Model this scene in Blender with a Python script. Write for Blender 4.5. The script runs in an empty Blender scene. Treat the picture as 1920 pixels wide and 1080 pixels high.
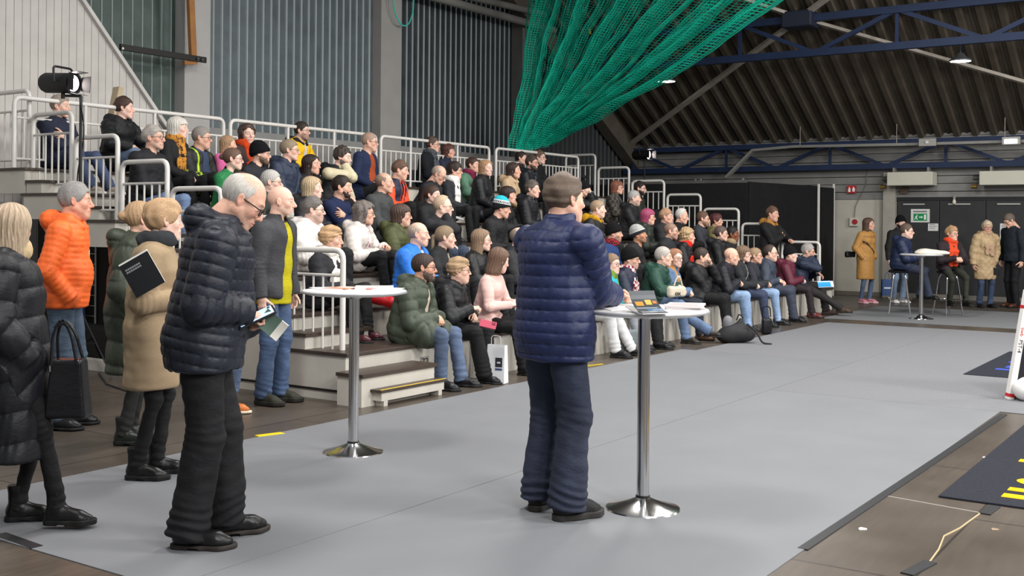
import bpy, math, random
import numpy as np
from mathutils import Matrix, Vector

S = bpy.context.scene
COL = S.collection
f32 = np.float32
PI = math.pi

# ------------------------------------------------------------------ camera
CAM_F, CAM_YH, CAM_ROLL, CAM_YAW, CAM_H = 2074.0, 419.2, 0.0083, 0.5937, 1.55
FW = np.array([math.cos(CAM_YAW), math.sin(CAM_YAW), 0.0])     # view direction; X runs along the seating rows, Y up the stand
RT = np.array([math.sin(CAM_YAW), -math.cos(CAM_YAW), 0.0])
cd = bpy.data.cameras.new('camera')
cam = bpy.data.objects.new('camera', cd)
COL.objects.link(cam)
cd.sensor_width = 36.0
cd.lens = CAM_F / 1920 * 36
cd.shift_y = -(540 - CAM_YH) / 1920
cd.clip_start, cd.clip_end = 0.1, 200
_r = Matrix((RT, (0, 0, 1), -FW)).transposed() @ Matrix.Rotation(CAM_ROLL, 3, 'Z')
cam.matrix_world = Matrix.Translation((0, 0, CAM_H)) @ _r.to_4x4()
S.camera = cam

# ------------------------------------------------------------------ world, lights, exposure
S.view_settings.view_transform = 'Standard'
S.view_settings.look = 'None'
S.view_settings.gamma = 1
S.view_settings.exposure = 0.0
S.cycles.max_bounces = 6
S.cycles.diffuse_bounces = 3
S.cycles.glossy_bounces = 3
w = bpy.data.worlds.new('hall_air')
S.world = w
w.use_nodes = True
w.node_tree.nodes['Background'].inputs[0].default_value = (0.93, 0.96, 1.0, 1)
w.node_tree.nodes['Background'].inputs[1].default_value = 0.40


def lamp(name, loc, power, size, col=(1, 0.97, 0.93), target=None):
    """round area light: high-bay lamps of the hall, and the added front fill"""
    l = bpy.data.lights.new(name, 'AREA')
    l.shape = 'DISK'
    l.size = size
    l.energy = power
    l.color = col
    o = bpy.data.objects.new(name, l)
    o.location = loc
    if target:
        o.rotation_euler = (Vector(target) - Vector(loc)).to_track_quat('-Z', 'Y').to_euler()
    COL.objects.link(o)
    return o


for _x, _y, _p in ((1.0, -2.0, 300), (6.5, -1.5, 340), (12.0, -0.5, 340), (17.5, 0.5, 260), (3.0, 5.0, 250), (9.0, 5.5, 300), (14.5, 5.5, 280), (20.5, 4.0, 200)):
    lamp('hall_lamp', (_x, _y, 6.6), _p, 1.3)
# unseen fill lights, added to brighten the stand from the front
for _x, _y, _p, _t in ((2.0, -4.5, 420, (6, 7, 1.5)), (9.5, -6.0, 620, (11, 9, 2.0)), (18.0, -5.0, 520, (17, 9, 2.0))):
    lamp('front_fill', (_x, _y, 5.2), _p, 1.8, (1, 0.985, 0.96), _t)


# ------------------------------------------------------------------ pixels to places (1920 x 1080 frame)
def ray(px, py):
    X, Y = px - 960, py - CAM_YH
    c, s = math.cos(CAM_ROLL), math.sin(CAM_ROLL)
    x, y = (X * c + Y * s) / CAM_F, (-X * s + Y * c) / CAM_F
    return FW + RT * x + np.array([0, 0, -y])


def onz(px, py, z):
    d = ray(px, py)
    t = (z - CAM_H) / d[2]
    return np.array([0, 0, CAM_H]) + d * t


def ony(px, py, Y):
    d = ray(px, py)
    return np.array([0, 0, CAM_H]) + d * (Y / d[1])


def onx(px, py, X):
    d = ray(px, py)
    return np.array([0, 0, CAM_H]) + d * (X / d[0])


# ------------------------------------------------------------------ materials (all procedural)
MATS = {}


def lin(c):
    """'#rrggbb' or an sRGB triple -> linear"""
    if isinstance(c, str):
        c = [int(c[i:i + 2], 16) / 255 for i in (1, 3, 5)]
    return tuple((x / 12.92 if x <= 0.04045 else ((x + 0.055) / 1.055) ** 2.4) for x in c)


def mat(c, rough=0.7, metal=0.0, kind='plain', scale=1.0, bump=0.3, var=0.12, spec=0.4, c2=None):
    key = (c, rough, metal, kind, scale, bump, var, spec, c2)
    if key in MATS:
        return MATS[key]
    m = bpy.data.materials.new(kind)
    m.use_nodes = True
    nt = m.node_tree
    N, L = nt.nodes, nt.links
    b = N['Principled BSDF']
    b.inputs['Roughness'].default_value = rough
    b.inputs['Metallic'].default_value = metal
    b.inputs['Specular IOR Level'].default_value = spec
    col = lin(c) + (1,)
    b.inputs['Base Color'].default_value = col
    if kind in ('denim', 'hair'):
        gy = sum(col[:3]) / 3
        q_ = 0.3 if kind == 'denim' else 0.28
        col = tuple(x * (1 - q_) + gy * q_ for x in col[:3]) + (1,)
        b.inputs['Base Color'].default_value = col
    MATS[key] = m
    if kind == 'plain':
        return m

    def node(t, **kw):
        n = N.new(t)
        for k, v in kw.items():
            setattr(n, k, v)
        return n

    def noise(vec, sc, det=3.0, ro=0.55):
        n = node('ShaderNodeTexNoise')
        n.inputs['Scale'].default_value = sc
        n.inputs['Detail'].default_value = det
        n.inputs['Roughness'].default_value = ro
        L.new(vec, n.inputs['Vector'])
        return n.outputs['Fac']

    def ramp(fac, a, ca, bb, cb):
        r = node('ShaderNodeValToRGB')
        r.color_ramp.elements[0].position, r.color_ramp.elements[1].position = a, bb
        r.color_ramp.elements[0].color, r.color_ramp.elements[1].color = ca, cb
        L.new(fac, r.inputs['Fac'])
        return r.outputs['Color']

    def mapping(vec, sc):
        n = node('ShaderNodeMapping')
        n.inputs['Scale'].default_value = sc
        L.new(vec, n.inputs['Vector'])
        return n.outputs['Vector']

    def bumpit(h, strength, dist):
        n = node('ShaderNodeBump')
        n.inputs['Strength'].default_value = strength
        n.inputs['Distance'].default_value = dist
        L.new(h, n.inputs['Height'])
        L.new(n.outputs['Normal'], b.inputs['Normal'])

    tc = node('ShaderNodeTexCoord').outputs['Object']
    dk = tuple(x * (1 - var) for x in col[:3]) + (1,)
    lt = tuple(min(1, x * (1 + var)) for x in col[:3]) + (1,)
    if c2:
        lt = lin(c2) + (1,)
    if kind == 'cloth':
        L.new(ramp(noise(tc, 9 * scale), 0.3, dk, 0.7, lt), b.inputs['Base Color'])
        bumpit(noise(mapping(tc, (1, 1, 1.6)), 34 * scale, 6, 0.62), bump, 0.02)
        b.inputs['Specular IOR Level'].default_value = min(spec, 0.3)
    elif kind == 'wool':
        L.new(ramp(noise(tc, 260 * scale, 2), 0.3, dk, 0.7, lt), b.inputs['Base Color'])
        bumpit(noise(tc, 200 * scale, 3), bump, 0.006)
        b.inputs['Specular IOR Level'].default_value = 0.15
    elif kind == 'denim':
        wash = noise(mapping(tc, (1, 1, 0.5)), 5 * scale, 3)
        weave = noise(tc, 420, 2)
        mx = node('ShaderNodeMath', operation='MULTIPLY_ADD')
        L.new(weave, mx.inputs[0])
        mx.inputs[1].default_value = 0.5
        L.new(wash, mx.inputs[2])
        L.new(ramp(mx.outputs[0], 0.5, dk, 1.0, lt), b.inputs['Base Color'])
        bumpit(noise(mapping(tc, (1, 1, 2.2)), 22, 4), bump, 0.02)
    elif kind == 'hair':
        at = node('ShaderNodeAttribute', attribute_name='flow').outputs['Vector']
        st = noise(mapping(at, (1, 1, 1)), 1.0 * scale, 3, 0.6)
        L.new(ramp(st, 0.32, dk, 0.68, lt), b.inputs['Base Color'])
        bumpit(st, 0.6, 0.006)
    elif kind == 'skin':
        at = node('ShaderNodeAttribute', attribute_name='tone')
        mx = node('ShaderNodeMix', data_type='RGBA', blend_type='MULTIPLY')
        mx.inputs[0].default_value = 1.0
        L.new(at.outputs['Color'], mx.inputs[6])
        L.new(ramp(noise(tc, 60, 4), 0.3, (0.86, 0.84, 0.84, 1), 0.7, (1.08, 1.06, 1.05, 1)), mx.inputs[7])
        L.new(mx.outputs[2], b.inputs['Base Color'])
        bumpit(noise(tc, 220, 3), 0.15, 0.004)
    elif kind == 'paint':
        L.new(ramp(noise(tc, 3 * scale, 5), 0.3, dk, 0.75, lt), b.inputs['Base Color'])
        bumpit(noise(tc, 90 * scale, 2), bump * 0.3, 0.002)
    elif kind == 'plaid':
        sx = node('ShaderNodeTexChecker')
        sx.inputs['Scale'].default_value = scale
        sx.inputs['Color1'].default_value = col
        sx.inputs['Color2'].default_value = lt
        L.new(tc, sx.inputs['Vector'])
        L.new(sx.outputs['Color'], b.inputs['Base Color'])
    elif kind == 'stripe':
        wv = node('ShaderNodeTexWave', bands_direction='Z')
        wv.inputs['Scale'].default_value = scale
        wv.inputs['Distortion'].default_value = 0.6
        L.new(tc, wv.inputs['Vector'])
        L.new(ramp(wv.outputs['Fac'], 0.45, col, 0.55, lt), b.inputs['Base Color'])
    elif kind == 'spots':
        L.new(ramp(noise(tc, 28 * scale, 2), 0.52, col, 0.58, lt), b.inputs['Base Color'])
    elif kind == 'vcol':
        at = node('ShaderNodeAttribute', attribute_name='tone')
        L.new(at.outputs['Color'], b.inputs['Base Color'])
        bumpit(noise(mapping(tc, (1, 1, 1.6)), 26 * scale, 4), bump, 0.02)
    return m


def glow(c, strength):
    m = bpy.data.materials.new('glow')
    m.use_nodes = True
    b = m.node_tree.nodes['Principled BSDF']
    b.inputs['Base Color'].default_value = lin(c) + (1,)
    b.inputs['Emission Color'].default_value = lin(c) + (1,)
    b.inputs['Emission Strength'].default_value = strength
    return m


# ------------------------------------------------------------------ mesh makers
def tag(o, label=None, cat=None, group=None, kind=None):
    for k, v in (('label', label), ('category', cat), ('group', group), ('kind', kind)):
        if v:
            o[k] = v
    return o


def mesh_data(name, v, faces, mats, smooth=True, attrs=None, fmat=None):
    me = bpy.data.meshes.new(name)
    v = np.asarray(v, f32)
    if isinstance(faces, np.ndarray):
        n, k = faces.shape
        me.vertices.add(len(v))
        me.vertices.foreach_set('co', v.ravel())
        me.loops.add(n * k)
        me.loops.foreach_set('vertex_index', faces.astype(np.int32).ravel())
        me.polygons.add(n)
        me.polygons.foreach_set('loop_start', np.arange(0, n * k, k, dtype=np.int32))
        me.update(calc_edges=True)
    else:
        me.from_pydata(v.tolist(), [], [list(map(int, q)) for q in faces])
    for m in (mats if isinstance(mats, (list, tuple)) else [mats]):
        me.materials.append(m)
    if smooth:
        me.shade_smooth()
    if fmat is not None:
        me.polygons.foreach_set('material_index', np.asarray(fmat, np.int32))
    for k, a in (attrs or {}).items():
        a = np.asarray(a, f32)
        if k == 'tone':
            at = me.attributes.new(k, 'FLOAT_COLOR', 'POINT')
            if a.shape[1] == 3:
                a = np.concatenate([a, np.ones((len(a), 1), f32)], 1)
            at.data.foreach_set('color', a.ravel())
        else:
            at = me.attributes.new(k, 'FLOAT_VECTOR', 'POINT')
            at.data.foreach_set('vector', a.ravel())
    me.update()
    return me


def link(name, data, parent=None, mw=None):
    o = bpy.data.objects.new(name, data)
    COL.objects.link(o)
    if parent is not None:
        o.parent = parent
    if mw is not None:
        o.matrix_basis = mw
    return o


def empty(name, loc, label, cat, group=None, rz=0):
    o = link(name, None)
    o.location = loc
    o.rotation_euler.z = rz
    return tag(o, label, cat, group)


class MB:
    """collects simple shapes into ONE mesh"""

    def __init__(self):
        self.v, self.f, self.m = [], [], []
        self.mi = 0

    def add(self, v, f):
        o = len(self.v)
        self.v += [tuple(map(float, p)) for p in v]
        self.f += [tuple(i + o for i in q) for q in f]
        self.m += [self.mi] * len(f)
        return self

    def box(self, lo, hi, M=None):
        x0, y0, z0 = lo
        x1, y1, z1 = hi
        v = [(x0, y0, z0), (x1, y0, z0), (x1, y1, z0), (x0, y1, z0), (x0, y0, z1), (x1, y0, z1), (x1, y1, z1), (x0, y1, z1)]
        if M is not None:
            v = [M @ Vector(p) for p in v]
        return self.add(v, [(0, 3, 2, 1), (4, 5, 6, 7), (0, 1, 5, 4), (1, 2, 6, 5), (2, 3, 7, 6), (3, 0, 4, 7)])

    def beam(self, a, b, w, h, up=(0, 0, 1)):
        """box of width w and height h running from a to b"""
        a, b = Vector(a), Vector(b)
        d = (b - a).normalized()
        s = d.cross(Vector(up)).normalized()
        u = s.cross(d)
        v = [p + s * (w / 2 * i) + u * (h / 2 * j) for p in (a, b) for i, j in ((-1, -1), (1, -1), (1, 1), (-1, 1))]
        return self.add(v, [(0, 1, 2, 3), (7, 6, 5, 4), (0, 4, 5, 1), (1, 5, 6, 2), (2, 6, 7, 3), (3, 7, 4, 0)])

    def tube(self, pts, r, seg=8, cap=True, closed=False):
        pts = [Vector(p) for p in pts]
        n = len(pts)
        rs = r if isinstance(r, (list, tuple)) else [r] * n
        v, f = [], []
        prev = None
        for i in range(n):
            if closed:
                d = (pts[(i + 1) % n] - pts[i - 1]).normalized()
            else:
                d = (pts[min(i + 1, n - 1)] - pts[max(i - 1, 0)]).normalized()
            if prev is None:
                prev = d.cross(Vector((0.3, 0.2, 0.93)))
                if prev.length < 1e-3:
                    prev = d.cross(Vector((1, 0, 0)))
            s = (prev - d * prev.dot(d)).normalized()
            prev = s
            u = d.cross(s)
            for j in range(seg):
                a = 2 * PI * j / seg
                v.append(pts[i] + (s * math.cos(a) + u * math.sin(a)) * rs[i])
        for i in range(n if closed else n - 1):
            for j in range(seg):
                a, b2 = i * seg + j, i * seg + (j + 1) % seg
                c, d2 = ((i + 1) % n) * seg + (j + 1) % seg, ((i + 1) % n) * seg + j
                f.append((a, b2, c, d2))
        if cap and not closed:
            f.append(tuple(range(seg - 1, -1, -1)))
            f.append(tuple((n - 1) * seg + j for j in range(seg)))
        return self.add(v, f)

    def lathe(self, prof, c=(0, 0, 0), seg=40):
        v, f = [], []
        for r, z in prof:
            for j in range(seg):
                a = 2 * PI * j / seg
                v.append((c[0] + r * math.cos(a), c[1] + r * math.sin(a), c[2] + z))
        for i in range(len(prof) - 1):
            for j in range(seg):
                f.append((i * seg + j, i * seg + (j + 1) % seg, (i + 1) * seg + (j + 1) % seg, (i + 1) * seg + j))
        return self.add(v, f)

    def prism(self, poly, z0, z1):
        """polygon (x, y) standing from z0 to z1"""
        n = len(poly)
        v = [(x, y, z0) for x, y in poly] + [(x, y, z1) for x, y in poly]
        f = [tuple(range(n - 1, -1, -1)), tuple(range(n, 2 * n))] + [(i, (i + 1) % n, n + (i + 1) % n, n + i) for i in range(n)]
        return self.add(v, f)

    def build(self, name, m, parent=None, loc=None, smooth=False, bevel=0, **kw):
        me = mesh_data(name, self.v, self.f, m, smooth, fmat=self.m)
        o = link(name, me, parent)
        if loc is not None:
            o.location = loc
        if smooth:
            me.set_sharp_from_angle(angle=math.radians(40))
        if bevel:
            bv = o.modifiers.new('edge', 'BEVEL')
            bv.width, bv.segments, bv.limit_method = bevel, 2, 'ANGLE'
        return tag(o, **kw) if kw else o


def bent(pts, r, n=5):
    """polyline with rounded corners"""
    pts = [Vector(p) for p in pts]
    out = [pts[0]]
    for i in range(1, len(pts) - 1):
        a, b, c = pts[i - 1], pts[i], pts[i + 1]
        p, q = b + (a - b).normalized() * r, b + (c - b).normalized() * r
        for k in range(n + 1):
            t = k / n
            out.append((p * (1 - t) + b * t) * (1 - t) + (b * (1 - t) + q * t) * t)
    return out + [pts[-1]]


# ------------------------------------------------------------------ implicit surfaces
def V(*a):
    return np.array(a, f32)


def nrm(v):
    v = np.asarray(v, float)
    return v / (np.linalg.norm(v) + 1e-12)


def rc(p, a, b, r1, r2, ax=None, s=1.0):
    """tapered capsule a-b; widened by s along the unit axis ax"""
    pa = p - np.asarray(a, f32)
    ba = np.asarray(b, f32) - np.asarray(a, f32)
    if ax is not None:
        ax = np.asarray(ax, f32)
        k = f32(1 - 1 / s)
        pa = pa - (pa @ ax)[:, None] * (ax * k)
        ba = ba - ax * (k * float(ba @ ax))
    t = np.clip(pa @ ba / max(float(ba @ ba), 1e-9), 0, 1)
    return np.sqrt(((pa - t[:, None] * ba) ** 2).sum(1)) - (f32(r1) + f32(r2 - r1) * t)


def ell(p, c, r):
    q = (p - np.asarray(c, f32)) / np.asarray(r, f32)
    k0 = np.sqrt((q * q).sum(1)) + 1e-6
    k1 = np.sqrt(((q / np.asarray(r, f32)) ** 2).sum(1)) + 1e-6
    return k0 * (k0 - 1) / k1


def sp(p, c, r):
    return np.sqrt(((p - np.asarray(c, f32)) ** 2).sum(1)) - f32(r)


def smin(a, b, k):
    h = np.maximum(k - np.abs(a - b), 0) / k
    return np.minimum(a, b) - h * h * (k * 0.25)


def smax(a, b, k):
    return -smin(-a, -b, k)


def snoise(p, freq, seed, n=7):
    """cheap smooth noise, about -1..1"""
    rs = np.random.RandomState(seed)
    k = rs.normal(size=(n, 3))
    k = k / np.linalg.norm(k, axis=1)[:, None] * (freq * (0.6 + 0.8 * rs.rand(n)))[:, None]
    ph = rs.rand(n) * 6.28
    return np.sin(p @ k.T.astype(f32) + ph.astype(f32)).sum(1) / math.sqrt(n) * 0.8


_CE = [((0, 0, 0), a) for a in range(3)]
_EDG = []
for _a in range(3):
    _o = [i for i in range(3) if i != _a]
    for _i in (0, 1):
        for _j in (0, 1):
            c0 = [0, 0, 0]
            c0[_o[0]], c0[_o[1]] = _i, _j
            c1 = list(c0)
            c1[_a] = 1
            _EDG.append((tuple(c0), tuple(c1)))


def snet(f, lo, hi, h, project=True):
    """surface of f = 0 between lo and hi as quads (dual grid), evaluated only near the surface"""
    lo = np.asarray(lo, float)
    B = 4
    nb = np.maximum(np.ceil((np.asarray(hi, float) - lo) / (h * B)).astype(int), 1)
    gx = [(np.arange(n) + 0.5) * B * h + l for n, l in zip(nb, lo)]
    G = np.stack(np.meshgrid(*gx, indexing='ij'), -1).reshape(-1, 3).astype(f32)
    cv = f(G).reshape(nb)
    act = np.abs(cv) < h * B * 0.87 * 1.5 + h
    n = nb * B + 1
    Vv = np.repeat(np.repeat(np.repeat(np.where(cv > 0, 1, -1).astype(f32), B, 0), B, 1), B, 2)
    Vv = np.pad(Vv, ((0, 1),) * 3, mode='edge')
    msk = np.zeros(n, bool)
    am = np.repeat(np.repeat(np.repeat(act, B, 0), B, 1), B, 2)
    for dx in (0, 1):
        for dy in (0, 1):
            for dz in (0, 1):
                msk[dx:dx + am.shape[0], dy:dy + am.shape[1], dz:dz + am.shape[2]] |= am
    idx = np.argwhere(msk)
    P = (idx * h + lo).astype(f32)
    Vv[msk] = f(P)
    sg = Vv > 0
    c = np.zeros(np.array(n) - 1, np.int8)
    for dx in (0, 1):
        for dy in (0, 1):
            for dz in (0, 1):
                c += sg[dx:n[0] - 1 + dx, dy:n[1] - 1 + dy, dz:n[2] - 1 + dz]
    cell = np.argwhere((c > 0) & (c < 8))
    if len(cell) == 0:
        return np.zeros((0, 3), f32), np.zeros((0, 4), int), np.zeros((0, 3), f32)
    vid = -np.ones(np.array(n) - 1, int)
    vid[tuple(cell.T)] = np.arange(len(cell))
    acc = np.zeros((len(cell), 3))
    cnt = np.zeros(len(cell))
    for c0, c1 in _EDG:
        a = Vv[tuple((cell + c0).T)]
        b = Vv[tuple((cell + c1).T)]
        cr = (a > 0) != (b > 0)
        t = np.where(cr, a / np.where(cr, a - b, 1), 0)
        pt = np.array(c0) + (np.array(c1) - np.array(c0)) * t[:, None]
        acc[cr] += pt[cr]
        cnt[cr] += 1
    v = ((cell + acc / cnt[:, None]) * h + lo).astype(f32)
    fs = []
    for a in range(3):
        o1, o2 = [(1, 2), (2, 0), (0, 1)][a]
        s0 = [slice(1, -1)] * 3
        s1 = [slice(1, -1)] * 3
        s0[a], s1[a] = slice(0, -1), slice(1, None)
        A, Bq = sg[tuple(s0)], sg[tuple(s1)]
        e = np.argwhere(A != Bq)
        if not len(e):
            continue
        fl = A[tuple(e.T)]
        e = e.copy()
        off = np.ones(3, int)
        off[a] = 0
        e = e + off
        d1, d2 = np.zeros(3, int), np.zeros(3, int)
        d1[o1], d2[o2] = 1, 1
        q = np.stack([vid[tuple((e - d1 - d2).T)], vid[tuple((e - d2).T)], vid[tuple(e.T)], vid[tuple((e - d1).T)]], 1)
        q[fl] = q[fl][:, ::-1]
        fs.append(q)
    q = np.concatenate(fs)
    q = q[(q >= 0).all(1)]
    eps = h * 0.4
    g = np.stack([f(v + V(*(eps * np.eye(3)[i]))) - f(v - V(*(eps * np.eye(3)[i]))) for i in range(3)], 1)
    gl = np.linalg.norm(g, axis=1)[:, None] + 1e-9
    nn = g / gl
    if project:
        d = f(v)[:, None] / np.maximum(gl / (2 * eps), 0.5)
        v = v - nn * np.clip(d, -h * 0.5, h * 0.5)
    return v.astype(f32), q, nn.astype(f32)
# ------------------------------------------------------------------ heads (x left, y forward, z up; origin between the ears)
def face_par(kind):
    d = dict(jaw=1.0, fat=0.0, fem=0.0, old=0.0, nose=1.0)
    d.update(dict(man={}, wide=dict(jaw=1.1, fat=1.0, nose=1.05), thin=dict(jaw=0.95, fat=-0.4, old=1, nose=1.12),
                  woman=dict(jaw=0.9, fat=0.1, fem=1, nose=0.86), round=dict(jaw=0.97, fat=0.8, fem=1, nose=0.9))[kind])
    return d


def skull(p, k):
    d = ell(p, (0, -0.012, 0.033), (0.077, 0.097, 0.088))
    d = smin(d, ell(p, (0, 0.026, -0.03), (0.061 + 0.006 * k['fat'], 0.062, 0.08)), 0.03)
    for s in (1, -1):
        d = smin(d, rc(p, (0.049 * k['jaw'] * s, 0.0, -0.05), (0.014 * s, 0.068, -0.096), 0.02 + 0.007 * k['fat'], 0.017), 0.03)
    d = smin(d, sp(p, (0, 0.073, -0.098), 0.018), 0.02)
    if k['fat'] > 0.3:
        d = smin(d, rc(p, (0, 0.0, -0.095), (0, 0.05, -0.105), 0.05, 0.028), 0.03)
    return d


def head_sdf(k):
    def f(p):
        d = skull(p, k)
        m = p * V(1, 1, 1)
        m[:, 0] = np.abs(m[:, 0])
        nz = k['nose']
        d = smin(d, sp(m, (0.043, 0.055, -0.022), 0.019 + 0.004 * k['fat']), 0.025)
        d = smin(d, rc(m, (0.0, 0.083, 0.026), (0.04, 0.068, 0.026), 0.011 - 0.002 * k['fem'], 0.009), 0.02)
        d = smax(d, -sp(m, (0.032, 0.1, 0.003), 0.0165), 0.014)
        d = smin(d, ell(m, (0.031, 0.0765, 0.002), (0.0145, 0.0115, 0.011)), 0.004)
        d = smin(d, rc(m, (0.016, 0.083, 0.0135), (0.045, 0.07, 0.0085), 0.0042, 0.004), 0.006)
        d = smin(d, rc(p, (0, 0.083, 0.02), (0, 0.101 * 0.5 + 0.0505 + 0.008 * nz, -0.03), 0.0075, 0.0125 * nz), 0.012)
        d = smin(d, sp(m, (0.0115 * nz, 0.095, -0.036), 0.0085 * nz), 0.008)
        d = smin(d, ell(p, (0, 0.086, -0.066), (0.026, 0.012, 0.017)), 0.02)
        d = smin(d, rc(m, (0.0, 0.0985, -0.061), (0.02, 0.088, -0.065), 0.0048, 0.003), 0.006)
        d = smin(d, rc(m, (0.0, 0.096, -0.0725), (0.017, 0.087, -0.07), 0.0062, 0.003), 0.006)
        d = smax(d, -rc(m, (0.0, 0.104, -0.0665), (0.024, 0.09, -0.0675), 0.0022, 0.0016), 0.003)
        if k['old'] > 0.5:
            d = smax(d, -rc(m, (0.02, 0.096, -0.04), (0.036, 0.083, -0.07), 0.0022, 0.0025), 0.006)
        # ears
        q = m - V(0.0775, -0.008, -0.004)
        e = ell(np.stack([q[:, 0] * 0.93 + q[:, 1] * 0.37, q[:, 1] * 0.93 - q[:, 0] * 0.37 + q[:, 2] * 0.15, q[:, 2]], 1), (0.004, 0, 0), (0.0085, 0.0185, 0.031))
        e = smax(e, -ell(m, (0.094, -0.006, 0.002), (0.0085, 0.0105, 0.019)), 0.005)
        d = smin(d, e, 0.005)
        # neck
        nr = 0.057 - 0.01 * k['fem'] + 0.004 * k['fat']
        d = smin(d, rc(p, (0, -0.022, -0.06), (0, -0.045, -0.2), nr, nr + 0.008), 0.022)
        return d
    return f


HEADS = {}


def head_mesh(kind, h):
    key = (kind, h)
    if key not in HEADS:
        HEADS[key] = snet(head_sdf(face_par(kind)), (-0.11, -0.13, -0.24), (0.11, 0.13, 0.13), h)
    return HEADS[key]


def gauss(v, c, r):
    return np.exp(-(((v - V(*c)) / V(*r)) ** 2).sum(1))


def head_tone(v, n, skin, hair, brow=1.0, stub=0.0, lips=None, buzz=None, kind='man'):
    """skin, lip, eye and brow colours of a head, per vertex (the colours of the face itself)"""
    sk = np.array(lin(skin))
    c = np.repeat(sk[None], len(v), 0)
    m = v.copy()
    m[:, 0] = np.abs(m[:, 0])

    def mixin(w, col):
        nonlocal c
        w = np.clip(w, 0, 1)[:, None]
        c = c * (1 - w) + np.asarray(col) * w
    red = sk * np.array([1.08, 0.74, 0.7])
    mixin(0.55 * gauss(m, (0.045, 0.06, -0.03), (0.025, 0.03, 0.025)), red)
    mixin(0.6 * gauss(m, (0, 0.11, -0.032), (0.018, 0.02, 0.016)), red)
    mixin(0.5 * gauss(m, (0.085, -0.01, 0), (0.012, 0.03, 0.04)), red)
    hc = np.array(lin(hair))
    if stub:
        w = np.clip((-0.028 - v[:, 2] + 0.25 * np.maximum(0, 0.03 - v[:, 1])) / 0.02, 0, 1) * np.clip((v[:, 1] + 0.005) / 0.03, 0, 1) * (v[:, 2] > -0.125)
        w = np.maximum(w * (1 - 0.9 * gauss(m, (0, 0.1, -0.03), (0.03, 0.03, 0.016))), 0)
        mixin(w * stub, hc)
    mixin(1.5 * gauss(m, (0, 0.098, -0.062), (0.021, 0.03, 0.0042)) + 1.5 * gauss(m, (0, 0.095, -0.073), (0.017, 0.03, 0.005)),
          np.array(lin(lips)) if lips else sk * np.array([0.85, 0.5, 0.48]))
    mixin(gauss(m, (0, 0.1, -0.0672), (0.024, 0.03, 0.0016)) * 0.9, sk * 0.25)
    bz = 0.0235 + 0.005 * np.sin(np.clip((m[:, 0] - 0.01) / 0.04, 0, 1) * PI)
    wb = np.clip(1.3 - np.abs(v[:, 2] - bz) / 0.0042, 0, 1) * (v[:, 1] > 0.045) * np.clip((m[:, 0] - 0.008) / 0.004, 0, 1) * np.clip((0.051 - m[:, 0]) / 0.006, 0, 1)
    mixin(wb * 0.85 * brow, hc * 0.75)
    ex, ez = (m[:, 0] - 0.031) / 0.0125, (v[:, 2] - 0.0015) / 0.0062
    er = ex ** 2 + ez ** 2
    fr = v[:, 1] > 0.06
    mixin(np.clip(1.7 - er * 1.0, 0, 1) * fr * 0.55, sk * 0.45)
    mixin((er < 0.9) * fr * 1.0, (0.5, 0.47, 0.45))
    mixin(np.clip(1.4 - ((m[:, 0] - 0.031) ** 2 + (v[:, 2] - 0.0015) ** 2) / 0.0046 ** 2, 0, 1) * fr, (0.03, 0.028, 0.03))
    mixin(np.clip(1 - np.abs(v[:, 2] - 0.0085 + 0.003 * ex ** 2) / 0.0028, 0, 1) * (np.abs(ex) < 1.15) * fr * 0.8, (0.03, 0.02, 0.015))
    if buzz:
        w = np.clip((v[:, 2] - hair_cut(v, 'short')) / 0.012, 0, 1) * (np.abs(v[:, 0]) < 0.078)
        mixin(w * 0.75, np.array(lin(buzz)))
    return c


def hair_cut(p, style):
    """height below which there is no hair, by how far forward the point lies"""
    if style == 'recede':
        return np.interp(p[:, 1], [-0.12, -0.06, -0.02, 0.0, 0.02, 0.035, 0.06], [-0.075, -0.07, -0.03, -0.012, 0.03, 0.085, 0.13])
    return np.interp(p[:, 1], [-0.12, -0.06, -0.022, 0.008, 0.026, 0.05, 0.075, 0.1], [-0.075, -0.07, -0.03, -0.018, 0.0, 0.04, 0.06, 0.072])


def cap(p, t, grow=(1, 1, 1)):
    return ell(p, (0, -0.012, 0.033), tuple((r + t) * g for r, g in zip((0.077, 0.097, 0.088), grow)))


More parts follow.
